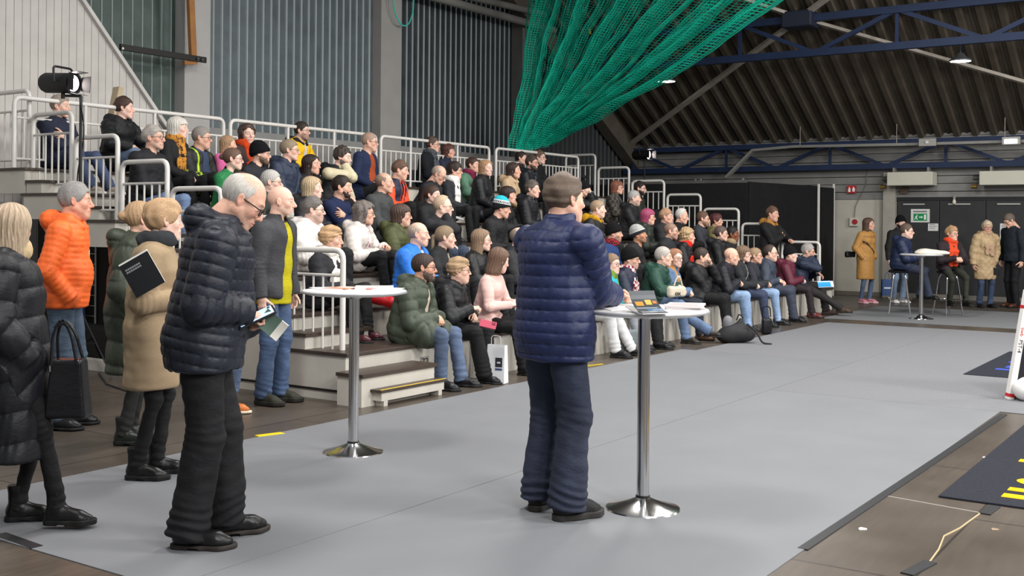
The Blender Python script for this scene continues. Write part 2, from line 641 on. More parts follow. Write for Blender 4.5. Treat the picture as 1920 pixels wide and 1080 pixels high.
def hair_sdf(style):
    man = face_par('man')

    def f(p):
        p = p * V(1, 1, 1)
        jag = snoise(p * V(1, 1, 0.15), 130, 11) * 0.004 + snoise(p * V(1, 1, 0.15), 60, 12) * 0.004
        if style in ('short', 'crop', 'recede', 'quiff', 'spiky'):
            t = dict(short=0.011, crop=0.006, recede=0.007, quiff=0.012, spiky=0.014)[style]
            d = smin(cap(p, t), skull(p, man) - t * 0.6, 0.01)
            if style == 'quiff':
                d = smin(d, ell(p, (0.008, 0.03, 0.088), (0.045, 0.05, 0.042)), 0.03)
            d = smin(d, ell(p, (0, -0.015, 0.06), (0.066, 0.08, 0.066 + t)), 0.03)
            return smax(d, (hair_cut(p, style) + jag - p[:, 2]) * 0.8, 0.008)
        if style == 'ring':      # bald on top, hair round the sides
            lim = 0.082 - 0.42 * (p[:, 1] + 0.03) + jag * 1.5
            tk = 0.0085 * np.clip((lim - p[:, 2]) / 0.05, 0, 1) - 0.0015
            d = smin(cap(p, 0), skull(p, man) + 0.003, 0.01) - tk
            return smax(d, (hair_cut(p, 'recede') - p[:, 2]) * 0.8, 0.006)
        if style in ('slick', 'pony', 'bun'):
            d = smax(smin(cap(p, 0.009), skull(p, man) - 0.004, 0.01), (hair_cut(p, 'short') - p[:, 2]) * 0.8, 0.008)
            if style == 'bun':
                return smin(d, sp(p, (0, -0.125, 0.02), 0.032), 0.015)
            if style == 'pony':
                d = smin(d, sp(p, (0, -0.117, 0.01), 0.02), 0.015)
                return smin(d, rc(p, (0, -0.13, 0.0), (0, -0.13, -0.17), 0.022, 0.014), 0.02)
            return d
        # hair that falls round the face
        if style == 'pixie':
            d = smin(cap(p, 0.015), skull(p, man) - 0.009, 0.012)
            d = smin(d, ell(p, (0.01, 0.036, 0.088), (0.056, 0.05, 0.034)), 0.02)
            ct = np.interp(p[:, 1], [-0.12, -0.05, -0.02, 0.012, 0.035, 0.055, 0.085], [-0.085, -0.075, -0.035, -0.03, 0.0, 0.035, 0.046])
            return smax(d, (ct + jag * 1.6 - p[:, 2]) * 0.8, 0.006)
        low = dict(bob=-0.095, curly=-0.1, long=-0.27, waves=-0.19, fringe=-0.1, longbob=-0.15)[style]
        t = dict(bob=0.015, curly=0.022, long=0.011, waves=0.018, fringe=0.014, longbob=0.013)[style]
        d = smin(cap(p, t), rc(p, (0, -0.026, 0.03), (0, -0.04, low), 0.08 + t * 0.6, 0.066 + t * 0.8, (1, 0, 0), 1.06), 0.03)
        d = smax(d, low + jag * 2.5 - p[:, 2], 0.02)
        fr = style in ('fringe', 'bob')
        # the face looks out below a parting that rises to the middle
        top = (0.04 if fr else 0.052) + np.where(fr, 0, 0.03) * np.clip(1 - np.abs(p[:, 0] - 0.015) / 0.05, 0, 1) + jag * 1.2
        side = np.interp(p[:, 2], [-0.2, -0.06, 0.02, 0.08], [0.015, 0.028, 0.042, 0.05]) + jag
        return smax(d, -smax(side - p[:, 1], p[:, 2] - top, 0.015), 0.008)
    return f


HAIRS = {}


def hair_mesh(style, h, seed=0):
    key = (style, h, seed % 3)
    if key not in HAIRS:
        v, q, n = snet(hair_sdf(style), (-0.14, -0.18, -0.31), (0.14, 0.14, 0.17), h)
        ph = np.arctan2(v[:, 0], -(v[:, 1] + 0.012))
        el = np.arctan2(v[:, 2] - 0.03, np.hypot(v[:, 0], v[:, 1] + 0.012))
        ss = seed % 3
        if style in ('curly', 'waves'):
            d = snoise(v, 110 if style == 'curly' else 75, 5 + ss) * (0.0075 if style == 'curly' else 0.006) + snoise(v, 260, 8) * 0.002
        elif style == 'spiky':
            d = snoise(v, 160, 5 + ss) * 0.005
        elif style in ('short', 'quiff', 'pixie'):
            w = v * V(1, 0.35, 1)
            d = snoise(w, 150, 5 + ss) * (0.0035 if style != 'pixie' else 0.005) + snoise(v, 60, 3 + ss) * 0.003
        else:
            d = (0.0028 * np.sin(ph * 22 + snoise(v, 25, 2 + ss) * 2.6) + 0.0022 * np.sin(ph * 47 + snoise(v, 35, 6 + ss) * 3)) * np.clip((1.25 - np.abs(el)) / 0.5, 0, 1) + snoise(v, 30, 9 + ss) * 0.003
            if style in ('slick', 'pony', 'bun', 'crop', 'recede', 'ring'):
                d *= 0.35
        v = v + n * d[:, None]
        R = 0.09
        if style in ('short', 'quiff', 'crop', 'recede', 'slick', 'pony', 'bun', 'spiky', 'pixie'):   # combed back
            flow = np.stack([v[:, 0] * 420, v[:, 2] * 320, v[:, 1] * 70], 1)
        elif style in ('curly', 'waves'):
            flow = np.stack([v[:, 0] * 230, v[:, 1] * 230, v[:, 2] * 80], 1) + snoise(v, 90, 4)[:, None] * 1.2
        else:
            flow = np.stack([ph * R * 420, np.zeros_like(ph), v[:, 2] * 26], 1)
        HAIRS[key] = (v, q, flow)
    return HAIRS[key]


def beard_sdf(length, goat=False):
    man = face_par('man')

    def f(p):
        m = p.copy()
        m[:, 0] = np.abs(m[:, 0])
        d = smin(skull(p, man) - 0.006, rc(p, (0, 0.055, -0.085), (0, 0.08, -0.1 - length), 0.04, 0.018, (1, 0, 0), 1.1), 0.02) if length > 0.01 else skull(p, man) - 0.0065
        top = np.interp(p[:, 1], [-0.02, 0.02, 0.05, 0.08], [-0.01, -0.025, -0.048, -0.045])
        d = smax(d, p[:, 2] - top, 0.008)
        d = smax(d, -p[:, 1] + 0.0, 0.01)
        d = smax(d, -0.125 - length - p[:, 2], 0.01)
        if goat:
            d = smax(d, m[:, 0] - 0.03, 0.006)
            d = smax(d, 0.045 - p[:, 1], 0.006)
        return smax(d, -ell(m, (0, 0.1, -0.066), (0.021, 0.03, 0.0085)), 0.004)
    return f


def beard_mesh(length, h, goat=False):
    key = ('beard', length, h, goat)
    if key not in HAIRS:
        v, q, n = snet(beard_sdf(length, goat), (-0.1, -0.03, -0.2), (0.1, 0.13, 0.03), h)
        v = v + n * (snoise(v, 220, 3) * 0.0022)[:, None]
        HAIRS[key] = (v, q, np.stack([v[:, 0] * 400, v[:, 1] * 300, v[:, 2] * 110], 1))
    return HAIRS[key]


def beanie_sdf(p):
    cut = np.interp(p[:, 1], [-0.11, 0.1], [-0.045, 0.035])
    d = smin(cap(p, 0.016), ell(p, (0, -0.025, 0.085), (0.07, 0.085, 0.07)), 0.03)
    d = smin(d, smax(cap(p, 0.022), p[:, 2] - cut - 0.05, 0.01), 0.004)
    return smax(d, cut - p[:, 2], 0.008)


def beanie_mesh(h):
    key = ('beanie', h)
    if key not in HAIRS:
        v, q, n = snet(beanie_sdf, (-0.13, -0.14, -0.09), (0.13, 0.14, 0.19), h)
        ph = np.arctan2(v[:, 0], v[:, 1] + 0.012)
        v = v + n * (np.sin(ph * 44) * 0.0012 * np.clip((0.15 - v[:, 2]) / 0.04, 0, 1))[:, None]
        HAIRS[key] = (v, q, n)
    return HAIRS[key]


# ------------------------------------------------------------------ hands (y along the hand, z out of its back, thumb towards +x)
def hand_sdf(pose):
    curl = dict(relax=(25, 35, 20), fist=(75, 85, 50), hold=(55, 50, 30), flat=(6, 8, 5), point=(70, 80, 45), clasp=(40, 55, 35))[pose]
    segs = []
    for i, (x, L) in enumerate(((0.03, 0.068), (0.0105, 0.076), (-0.0095, 0.07), (-0.028, 0.056))):
        c = (8, 12, 6) if (pose == 'point' and i == 0) else curl
        p = np.array([x, 0.09 - 0.006 * abs(i - 1), 0.0])
        an = 0.0
        sx = (1.2 - i) * (0.05 if pose in ('relax', 'flat') else 0.015)
        r = 0.0088 - 0.0008 * (i == 3)
        for j, fr in enumerate((0.45, 0.31, 0.24)):
            an += math.radians(c[j] + (i * 3 if pose == 'relax' else 0))
            q = p + L * fr * np.array([sx, math.cos(an), -math.sin(an)])
            segs.append((p, q, r, r * 0.9))
            p, r = q, r * 0.9
    th = dict(relax=(0.62, 0.72, -0.3), fist=(0.1, 0.75, -0.65), hold=(0.4, 0.75, -0.55), flat=(0.7, 0.7, -0.1), point=(0.15, 0.75, -0.65), clasp=(0.3, 0.85, -0.4))[pose]
    p = np.array([0.024, 0.022, -0.006])
    d1 = nrm(np.array([0.75, 0.65, -0.15]) * 0.5 + np.array(th) * 0.5)
    q = p + d1 * 0.042
    segs.append((p, q, 0.015, 0.0115))
    d2 = nrm(th)
    r_ = q + d2 * 0.034
    segs.append((q, r_, 0.0112, 0.0098))
    d3 = nrm(np.array(th) + np.array([-0.25, 0.1, -0.1]))
    segs.append((r_, r_ + d3 * 0.026, 0.0098, 0.0078))

    def f(p):
        d = rc(p, (0, -0.03, 0), (0, 0.02, 0), 0.023, 0.022, (1, 0, 0), 1.25)
        d = smin(d, rc(p, (0.002, 0.03, 0), (0.001, 0.078, -0.001), 0.0155, 0.0135, (1, 0, 0), 2.5), 0.02)
        for a, b, r1, r2 in segs:
            d = smin(d, rc(p, a, b, r1, r2), 0.004)
        return d
    return f


HANDS = {}


def hand_mesh(pose, h):
    key = (pose, h)
    if key not in HANDS:
        HANDS[key] = snet(hand_sdf(pose), (-0.07, -0.06, -0.12), (0.11, 0.19, 0.05), h)
    return HANDS[key]


# ------------------------------------------------------------------ shoes (y forward, sole at z = 0, ankle over the origin)
def outline(p, grow=0.0):
    q = p.copy()
    q[:, 2] = 0
    d = rc(q, (0, -0.035, 0), (0.004, 0.04, 0), 0.034, 0.037)
    d = smin(d, rc(q, (0.004, 0.05, 0), (0.006, 0.135, 0), 0.038, 0.044), 0.04)
    return smin(d, rc(q, (0.006, 0.135, 0), (-0.004, 0.175, 0), 0.044, 0.026), 0.03) - grow


def shoe_sdf(kind):
    top = dict(low=0.075, sneaker=0.085, boot=0.2, chelsea=0.15, hike=0.11)[kind]

    def f(p):
        d = smin(rc(p, (0, -0.03, 0.05), (0.006, 0.12, 0.032), 0.041, 0.036, (1, 0, 0), 1.05), rc(p, (0.005, 0.12, 0.032), (0, 0.165, 0.026), 0.036, 0.024, (1, 0, 0), 1.15), 0.03)
        d = smin(d, rc(p, (0, -0.008, 0.06), (0, -0.015, top), 0.043, 0.046 if top > 0.1 else 0.04), 0.03)
        d = smin(d, rc(p, (0.0, 0.03, 0.075), (0.004, 0.1, 0.05), 0.03, 0.026), 0.03)
        d = smax(d, outline(p, 0.004), 0.012)
        d = smax(d, p[:, 2] - top, 0.006)
        return np.maximum(d, 0.02 - p[:, 2])
    return f


def sole_sdf(kind):
    th = dict(low=0.02, sneaker=0.03, boot=0.03, chelsea=0.025, hike=0.034)[kind]

    def f(p):
        d = smax(outline(p, 0.006), np.abs(p[:, 2] - th / 2) - th / 2, 0.006)
        if kind in ('low', 'chelsea', 'boot'):     # gap in front of the heel
            d = smax(d, -smax(np.abs(p[:, 1] - 0.03) - 0.022, p[:, 2] - 0.009, 0.004), 0.003)
        return d
    return f


SHOES = {}


def shoe_parts(kind, upper, sole, h=0.005):
    key = (kind, upper, sole, h)
    if key not in SHOES:
        a = snet(shoe_sdf(kind), (-0.07, -0.1, -0.01), (0.07, 0.22, 0.22), h)
        b = snet(sole_sdf(kind), (-0.07, -0.1, -0.015), (0.07, 0.22, 0.05), h)
        n = a[0]
        vv = n + a[2] * (snoise(n, 70, 3) * 0.0018)[:, None]
        ru = 0.32 if kind in ('boot', 'chelsea', 'low') else 0.65
        SHOES[key] = (mesh_data('shoe', vv, a[1], mat(upper, ru, kind='cloth', scale=0.6, bump=0.2 if ru < 0.5 else 0.4, var=0.1)),
                      mesh_data('sole', b[0], b[1], mat(sole, 0.7)))
    return SHOES[key]
# ------------------------------------------------------------------ people
UP = np.array([0, 0, 1.0])


def ik(a, c, l1, l2, pole):
    """joint between a and c, bent towards pole; returns (joint, end)"""
    a, c = np.asarray(a, float), np.asarray(c, float)
    d = c - a
    L = np.linalg.norm(d)
    u = d / (L + 1e-9)
    L2 = min(max(L, abs(l1 - l2) + 0.01), (l1 + l2) * 0.995)
    x = (l1 * l1 - l2 * l2 + L2 * L2) / (2 * L2)
    y = math.sqrt(max(l1 * l1 - x * x, 0))
    w_ = np.asarray(pole, float)
    w_ = nrm(w_ - u * (w_ @ u))
    return a + u * x + w_ * y, a + u * L2


def frame3(y, z):
    """rotation whose y runs along y and z towards z"""
    y = nrm(y)
    x = nrm(np.cross(y, z))
    return np.stack([x, y, np.cross(x, y)], 1)


def azim(px, phi):
    """world direction of somebody who, seen at column px, faces phi degrees towards the camera from a right-hand profile"""
    d = ray(px, CAM_YH)
    d = nrm(d * (1, 1, 0))
    r_ = np.array([d[1], -d[0], 0])
    a = math.radians(phi)
    return r_ * math.cos(a) - d * math.sin(a)


# wrists (forward, outward, up from the pelvis), hand direction (forward, inward, up), back of the hand, pose, elbow pole (f, out, u)
ARM = dict(
    lap=((0.31, 0.045, 0.13), (0.6, 0.75, -0.25), (0.5, -0.1, 0.8), 'clasp', (-0.5, 0.8, -0.5)),
    lap2=((0.33, 0.05, 0.19), (0.75, 0.6, -0.2), (0.3, -0.3, 0.85), 'clasp', (-0.5, 0.9, -0.4)),
    knee=((0.36, 0.15, 0.2), (0.85, 0.1, -0.5), (0.5, -0.2, 0.85), 'relax', (-0.5, 0.9, -0.3)),
    thigh=((0.24, 0.14, 0.13), (0.9, 0.3, -0.25), (0.25, -0.1, 1), 'relax', (-0.7, 0.7, -0.2)),
    crossa=((0.2, -0.1, 0.3), (0.1, 1, 0.1), (1, 0, 0.2), 'relax', (-0.1, 0.9, -0.6)),
    crossb=((0.24, -0.08, 0.25), (0.0, 1, 0.15), (1, 0, 0.2), 'fist', (-0.1, 0.9, -0.6)),
    chin=((0.24, 0.0, 0.56), (-0.15, 0.25, 1), (0.8, -0.6, 0.0), 'fist', (0.3, 0.5, -0.8)),
    down=((0.05, 0.27, -0.06), (0.12, 0.05, -1), (0.15, -1, 0), 'relax', (-0.8, 0.6, 0)),
    pocket=((0.085, 0.165, 0.0), (0.15, 0.8, -0.6), (0.3, -1, 0.2), 'relax', (-0.8, 0.7, 0)),
    belly=((0.24, 0.06, 0.12), (0.35, 0.9, -0.1), (0.8, -0.2, 0.5), 'clasp', (-0.6, 0.8, -0.2)),
    hold=((0.33, 0.08, 0.2), (0.85, 0.4, 0.1), (-0.2, -0.5, 0.8), 'hold', (-0.5, 0.8, -0.5)),
    table=((0.38, 0.05, 0.24), (0.8, 0.55, 0.0), (0.1, -0.4, 0.9), 'clasp', (-0.3, 0.9, -0.4)),
)
GLASSES = {}


def glasses_data(c, r=0.0016):
    if (c, r) not in GLASSES:
        m = MB()
        for s in (1, -1):
            pts = []
            for i in range(14):
                a = 2 * PI * i / 14
                x, z = math.cos(a), math.sin(a)
                x = math.copysign(abs(x) ** 0.7, x) * 0.0235
                z = math.copysign(abs(z) ** 0.7, z) * 0.0175
                pts.append((s * 0.033 + x, 0.1015 - 0.18 * max(0, abs(s * 0.033 + x) - 0.02), z - 0.002))
            m.tube(pts, r, 5, closed=True)
            m.tube([(s * 0.056, 0.094, 0.006), (s * 0.073, 0.08, 0.006), (s * 0.083, -0.005, 0.008), (s * 0.082, -0.018, -0.006)], r, 5)
        m.tube([(0.011, 0.1025, 0.003), (0, 0.1045, 0.005), (-0.011, 0.1025, 0.003)], r, 5)
        GLASSES[c, r] = mesh_data('glasses', m.v, m.f, mat(c, 0.3, 0.3 if c != '#141414' else 0.0))
    return GLASSES[c, r]


class Fig:
    """skeleton of a person"""
    pass


def skeleton(k, base, fwd, hfwd):
    g = Fig()
    s = k.get('H', 1.74) / 1.74
    g.s = s
    fem = k.get('face', 'man') in ('woman', 'round')
    g.b = k.get('b', 0.94 if fem else 1.04) * s
    F = nrm(fwd)
    Lv = np.cross(UP, F)
    g.F, g.L = F, Lv
    sit = k.get('sit', True)
    g.sit = sit
    base = np.asarray(base, float)
    g.base = base

    def loc(v, side=1, o=None):
        return (g.P if o is None else o) + F * (v[0] * s) + Lv * (v[1] * side * s) + UP * (v[2] * s)
    g.loc = loc
    if sit:
        g.P = base + UP * (0.105 * s)
    else:
        g.P = base + UP * (0.93 * s - k.get('sag', 0.0))
    ln, sl = math.radians(k.get('lean', 8 if sit else 3)), math.radians(k.get('slant', 0))
    sd = nrm(UP * math.cos(ln) + F * math.sin(ln) + Lv * math.sin(sl))
    g.sd = sd
    tl = (0.5 if sit else 0.525) * s * k.get('tl', 1.0)
    g.NB = g.P + sd * tl
    tw = math.radians(k.get('twist', 0))
    Ls = Lv * math.cos(tw) - F * math.sin(tw)      # shoulders may turn against the hips
    g.Ls = Ls
    g.Fs = np.cross(Ls, UP)
    sw = (0.165 if fem else 0.185) * s * (0.5 + 0.5 * g.b / s) * k.get('sw', 1) + max(0, k.get('t', 0.028) - 0.02) * 0.7
    g.sh = {1: g.NB - sd * 0.06 * s + Ls * sw, -1: g.NB - sd * 0.06 * s - Ls * sw}
    nd = nrm(sd * 0.55 + UP * 0.45 + F * k.get('neck', 0.22))
    g.nd = nd
    hs = s ** 0.5 * k.get('hs', 1.05)
    g.hs = hs
    g.HC = g.NB + nd * (0.165 * s * 0.5 + 0.165 * hs * 0.5) + F * 0.01
    hp, ht = math.radians(k.get('pitch', 2)), math.radians(k.get('tilt', 0))
    Fh = nrm(hfwd)
    Lh = np.cross(UP, Fh)
    y = Fh * math.cos(hp) - UP * math.sin(hp)
    z = np.cross(Lh, y) * -1
    z = np.cross(y, -Lh)
    x = Lh * math.cos(ht) + z * math.sin(ht)
    z = np.cross(x * -1, y) * -1
    z = nrm(np.cross(x, y)) * 1.0
    if z[2] < 0:
        z = -z
    # head frame here: x to the person's left, y forward, z up  (left-handed pair handled by mirroring x)
    g.HR = np.stack([-x, y, z], 1)
    g.hip, g.kn, g.an, g.toe = {}, {}, {}, {}
    for i, sd_ in ((0, 1), (1, -1)):
        g.hip[sd_] = g.P + Lv * (sd_ * 0.092 * s)
        if sit:
            ft = k.get('feet', ((0.44, 0.13), (0.46, 0.12)))[i]
            drop = k.get('drop', 0.284)
            fz = ft[2] if len(ft) > 2 else 0.0
            a = base + F * ft[0] * s + Lv * (sd_ * ft[1] * s) + UP * (0.085 - drop + fz)
            out = k.get('spread', 0.18)
            g.kn[sd_], g.an[sd_] = ik(g.hip[sd_], a, 0.43 * s, 0.415 * s, F * 0.8 + UP * 0.8 + Lv * (sd_ * out))
        else:
            ft = k.get('feet', ((0.02, 0.1), (-0.02, 0.1)))[i]
            a = base + F * ft[0] * s + Lv * (sd_ * ft[1] * s) + UP * (0.085 + (ft[3] if len(ft) > 3 else 0))
            g.kn[sd_], g.an[sd_] = ik(g.hip[sd_], a, 0.43 * s, 0.425 * s, F + Lv * (sd_ * 0.15))
        tdir = F * math.cos(math.radians(ft[2] if (not sit and len(ft) > 2) else 8)) + Lv * sd_ * math.sin(math.radians(ft[2] if (not sit and len(ft) > 2) else 8))
        g.toe[sd_] = (tdir, math.radians(ft[3] if sit and len(ft) > 3 else 0))
    g.el, g.wr, g.hd, g.hn, g.hp = {}, {}, {}, {}, {}
    arms = k.get('arms', ('lap', 'lap'))
    for i, sd_ in ((0, 1), (1, -1)):
        a = arms[i]
        a = ARM[a] if isinstance(a, str) else a
        t = a[0]
        if len(a) > 5 and a[5] == 'world':
            tgt = np.asarray(t, float)
        else:
            up = t[2] * (k.get('tl', 1.0) if t[2] > 0.25 else 1)
            tgt = g.P + F * (t[0] * s) + Lv * (t[1] * sd_ * s) + UP * (up * s)
        D = lambda q: F * q[0] - Lv * (q[1] * sd_) + UP * q[2]
        pole = F * a[4][0] + Lv * (sd_ * a[4][1]) + UP * a[4][2]
        g.el[sd_], g.wr[sd_] = ik(g.sh[sd_], tgt, 0.285 * s, 0.25 * s, pole)
        g.hd[sd_], g.hn[sd_], g.hp[sd_] = nrm(D(a[1])), D(a[2]), a[3]
    return g


def torso(g, t, p, k):
    b, L, sd, F = g.b, g.L, g.sd, g.F
    P, NB = g.P, g.NB
    ws = P + (NB - P) * 0.34
    ch = P + (NB - P) * 0.72
    fem = k.get('face', 'man') in ('woman', 'round')
    hw, cw = (1.45, 1.32) if fem else (1.36, 1.42)
    if t > 0:      # padding adds the same all round
        hw, cw = [(0.118 * b * q + t) / (0.118 * b + t) for q in (hw, cw)]
    d = rc(p, P + sd * 0.02, ws, 0.122 * b + t, 0.112 * b + t, L, hw)
    d = smin(d, rc(p, ws, ch, 0.112 * b + t, 0.118 * b + t, g.Ls, cw), 0.06)
    d = smin(d, rc(p, g.sh[1] * 0.74 + g.sh[-1] * 0.26, g.sh[1] * 0.26 + g.sh[-1] * 0.74, 0.066 * g.s + t, 0.066 * g.s + t), 0.08)
    d = smin(d, rc(p, NB - sd * 0.05, NB + g.nd * 0.02, 0.085 * g.s + t * 0.7, 0.056 * g.s + t * 0.5), 0.06)
    bel = k.get('belly', 0.0)
    if bel:
        d = smin(d, ell(p, P + (NB - P) * 0.3 + F * 0.06, np.array([0.13, 0.13, 0.14]) * (b * (0.8 + 0.3 * bel))), 0.08)
    if fem:
        for s_ in (1, -1):
            d = smin(d, sp(p, ch + g.Fs * 0.075 * g.s - sd * 0.03 + g.Ls * (s_ * 0.065), 0.062 * g.s + t * 0.6), 0.05)
    return d


def arm(g, sd_, t, p, tw=None):
    s = g.s * (0.6 + 0.4 * g.b / g.s)
    d = smin(rc(p, g.sh[sd_], g.el[sd_], 0.056 * s + t, 0.046 * s + t), rc(p, g.el[sd_], g.wr[sd_], 0.045 * s + t, 0.032 * s + (t if tw is None else tw)), 0.02)
    ax = nrm(g.wr[sd_] - g.el[sd_]).astype(f32)
    return np.maximum(d, (p - g.wr[sd_].astype(f32)) @ ax - 0.012)


def bounds(pts, pad):
    q = np.array(pts)
    return q.min(0) - pad, q.max(0) + pad


def along(p, a, b):
    a, b = np.asarray(a, f32), np.asarray(b, f32)
    ba = b - a
    L = float(np.linalg.norm(ba))
    return (p - a) @ (ba / L), L


def garment(g, k, h, off, body):
    """jacket, coat or sweater"""
    kind = k.get('top', 'jacket')
    t = k.get('t', dict(jacket=0.027, puffer=0.034, coat=0.03, sweater=0.014, shell=0.03, blazer=0.02, leather=0.024)[kind])
    hem = k.get('hem', 0.08 if kind != 'coat' else 0.4) * g.s
    col = k.get('collar', 'hood' if kind in ('puffer', 'shell') else 'stand' if kind in ('jacket', 'coat', 'leather') else 'none')
    F, L, sd, P, NB, nd = g.F, g.L, g.sd, g.P, g.NB, g.nd
    opn = k.get('open')
    flare = k.get('flare', 0.0)
    arms_on = k.get('sleeves', True)
    ex = hem if g.sit else 0.0
    hood_sep = k.get('hood')

    def hoodf(p):
        r1 = 0.05 * g.s
        c = NB + nd * 0.035 - F * 0.02
        bk = c - F * 0.105 + UP * k.get('hood_up', 0.0)
        d = rc(p, bk - L * 0.045, bk + L * 0.045, r1 * 1.25, r1 * 1.25)
        for s_ in (1, -1):
            d = smin(d, rc(p, bk + L * (0.06 * s_), c + L * (0.105 * s_) + F * 0.04 - UP * 0.01, r1, r1 * 0.8), 0.04)
            d = smin(d, rc(p, c + L * (0.105 * s_) + F * 0.04 - UP * 0.01, c + L * (0.05 * s_) + F * 0.12 - UP * 0.06, r1 * 0.75, r1 * 0.5), 0.04)
        d = smin(d, rc(p, bk - UP * 0.03, bk - UP * 0.11 - F * 0.01, 0.06, 0.035, L, 1.6), 0.05)
        return d

    def tors(p):
        d = torso(g, t, p, k)
        if g.sit:
            for s_ in (1, -1):
                m = g.hip[s_] + (g.kn[s_] - g.hip[s_]) * min(0.12 + hem * 1.6, 0.9)
                d = smin(d, rc(p, g.hip[s_], m, 0.1 * g.b + t, 0.088 * g.b + t), 0.05)
            if kind == 'coat' or hem > 0.25:      # the skirt of a long coat hangs behind and at the sides
                for s_ in (1, -1):
                    d = smin(d, rc(p, P + L * 0.12 * s_ + F * 0.04, P + L * 0.15 * s_ + F * 0.07 - UP * min(hem * 0.75, 0.3), 0.08, 0.055), 0.05)
            if not (kind == 'coat' or hem > 0.25):
                d = smax(d, (P[2] - 0.09 * g.s) - p[:, 2], 0.015)
        else:
            b = g.b
            e = P - UP * hem + F * 0.01
            if hem > 0:
                d = smin(d, rc(p, P, e - UP * 0.1, 0.124 * b + t, (0.118 + flare) * b + t, L, 1.34), 0.05)
            d = smax(d, (e[2] - p[:, 2]), 0.018)
        if col in ('stand', 'hood'):
            cl = k.get('collar_h', 0.075) * g.s
            d2 = rc(p, NB - nd * 0.03, NB + nd * cl, 0.082 * g.s, 0.076 * g.s)
            d2 = smax(d2, (p - (NB + nd * cl * 0.85 - F * 0.0).astype(f32)) @ (nd * 0.9 - F * 0.35).astype(f32), 0.012)
            d = smin(d, d2, 0.025)
            if col == 'hood' and not hood_sep:
                d = smin(d, hoodf(p), 0.02)
            d = smax(d, -rc(p, NB + nd * 0.03 + F * 0.012, NB + nd * 0.3 + F * 0.03, 0.06 * g.s, 0.075 * g.s), 0.01)
        elif col == 'roll':
            d2 = smax(rc(p, NB - nd * 0.02, NB + nd * 0.07, 0.068 * g.s, 0.064 * g.s), (p - (NB + nd * 0.075).astype(f32)) @ nd.astype(f32), 0.01)
            d = smin(d, d2, 0.02)
        else:
            d = smax(d, -rc(p, NB + nd * 0.025 + F * 0.02, NB + nd * 0.3 + F * 0.04, 0.058 * g.s, 0.08 * g.s), 0.01)
        if opn:
            q = p - P.astype(f32)
            u = (q @ sd.astype(f32)) / (np.linalg.norm(NB - P))
            hw = np.interp(u, [-0.6, 0, 0.55, 1.05], [opn[1], opn[1], (opn[0] + opn[1]) / 2, opn[0]])
            c0 = q @ L.astype(f32) - (opn[2] if len(opn) > 2 else 0) * np.clip(1 - u, 0, 1)
            wedge = np.maximum(np.abs(c0) - hw, -(q @ F.astype(f32) - (u * float((NB - P) @ F))) - 0.0)
            d = smax(d, -np.maximum(wedge, -(torso(g, t - 0.03, p, k))), 0.008)
        return d

    def f(p):
        d = tors(p)
        if arms_on:
            for s_ in (1, -1):
                d = smin(d, arm(g, s_, t * k.get('armt', 0.9), p, k.get('cuff', t * 0.75)), 0.018)
        return d
    pts = [P, NB + nd * 0.1] + list(g.sh.values()) + list(g.wr.values()) + list(g.el.values())
    if not g.sit:
        pts += [P - UP * hem + L * 0.2 + F * 0.12, P - UP * hem - L * 0.2 - F * 0.12]
    else:
        pts += list(g.kn.values()) if hem > 0.15 else [P + F * 0.25 + L * 0.15, P + F * 0.25 - L * 0.15]
        pts += [P - UP * min(hem * 0.8, 0.3) + L * 0.2, P - UP * min(hem * 0.8, 0.3) - L * 0.2]
    lo, hi = bounds(pts, 0.2)
    v, q, n = snet(f, lo, hi, h)
    # which part of the garment, and how far along it
    dt = torso(g, t, v, k)
    u, _ = along(v, NB, P)
    seed = k.get('seed', 1)
    tt = u.copy()
    best = dt - 0.004
    amp_el = np.zeros(len(v))
    isarm = np.zeros(len(v), bool)
    for s_ in (1, -1):
        for a, b2, o in ((g.sh[s_], g.el[s_], 0.0), (g.el[s_], g.wr[s_], 0.285 * g.s)):
            dd = rc(v, a, b2, 0.05 * g.s + t, 0.042 * g.s + t)
            w_ = dd < best
            best = np.where(w_, dd, best)
            x, _ = along(v, a, b2)
            tt = np.where(w_, x + o, tt)
            isarm |= w_
        amp_el = np.maximum(amp_el, np.exp(-(((v - g.el[s_].astype(f32)) ** 2).sum(1)) / 0.09 ** 2))
    lowt = np.zeros(len(v), bool)
    if g.sit:
        for s_ in (1, -1):
            x, Lx = along(v, g.hip[s_], g.kn[s_])
            w_ = (~isarm) & (rc(v, g.hip[s_], g.kn[s_], 0.09, 0.08) < dt) & (x > 0.05)
            tt = np.where(w_, x + float(np.linalg.norm(NB - P)), tt)
            lowt |= w_
    disp = np.zeros(len(v))
    pw = k.get('puff', 0.075)
    if kind == 'puffer':
        ph = (tt + snoise(v, 9, seed) * 0.006) / pw
        A = k.get('pa', 0.13) * pw
        disp += A * (np.abs(np.sin(PI * ph)) ** 0.45 - 0.75)
        seam = np.exp(-(np.sin(PI * ph) / 0.45) ** 2)
        disp += (0.35 + seam) * 0.0026 * snoise(v * V(1, 1, 0.35), 150, seed + 1)
        disp += snoise(v, 16, seed + 2) * 0.006 + snoise(v * V(1, 1, 0.6), 48, seed + 3) * 0.003
        if k.get('diag'):
            ang = np.arctan2((v - P.astype(f32)) @ L.astype(f32), (v - P.astype(f32)) @ F.astype(f32)) * 0.17
            disp = A * (np.minimum(np.abs(np.sin(PI * (tt + ang) / pw)), np.abs(np.sin(PI * (tt - ang) / pw))) ** 0.5 - 0.7) + snoise(v, 16, seed + 2) * 0.005
    else:
        stf = dict(jacket=1.0, shell=1.2, coat=0.55, sweater=0.7, blazer=0.6, leather=0.9)[kind] * k.get('fold', 1.0)
        disp += stf * (0.007 * snoise(v * V(1, 1, 1.7 if g.sit else 1.0), 22, seed) + 0.0034 * snoise(v * V(1, 1, 1.5), 60, seed + 1))
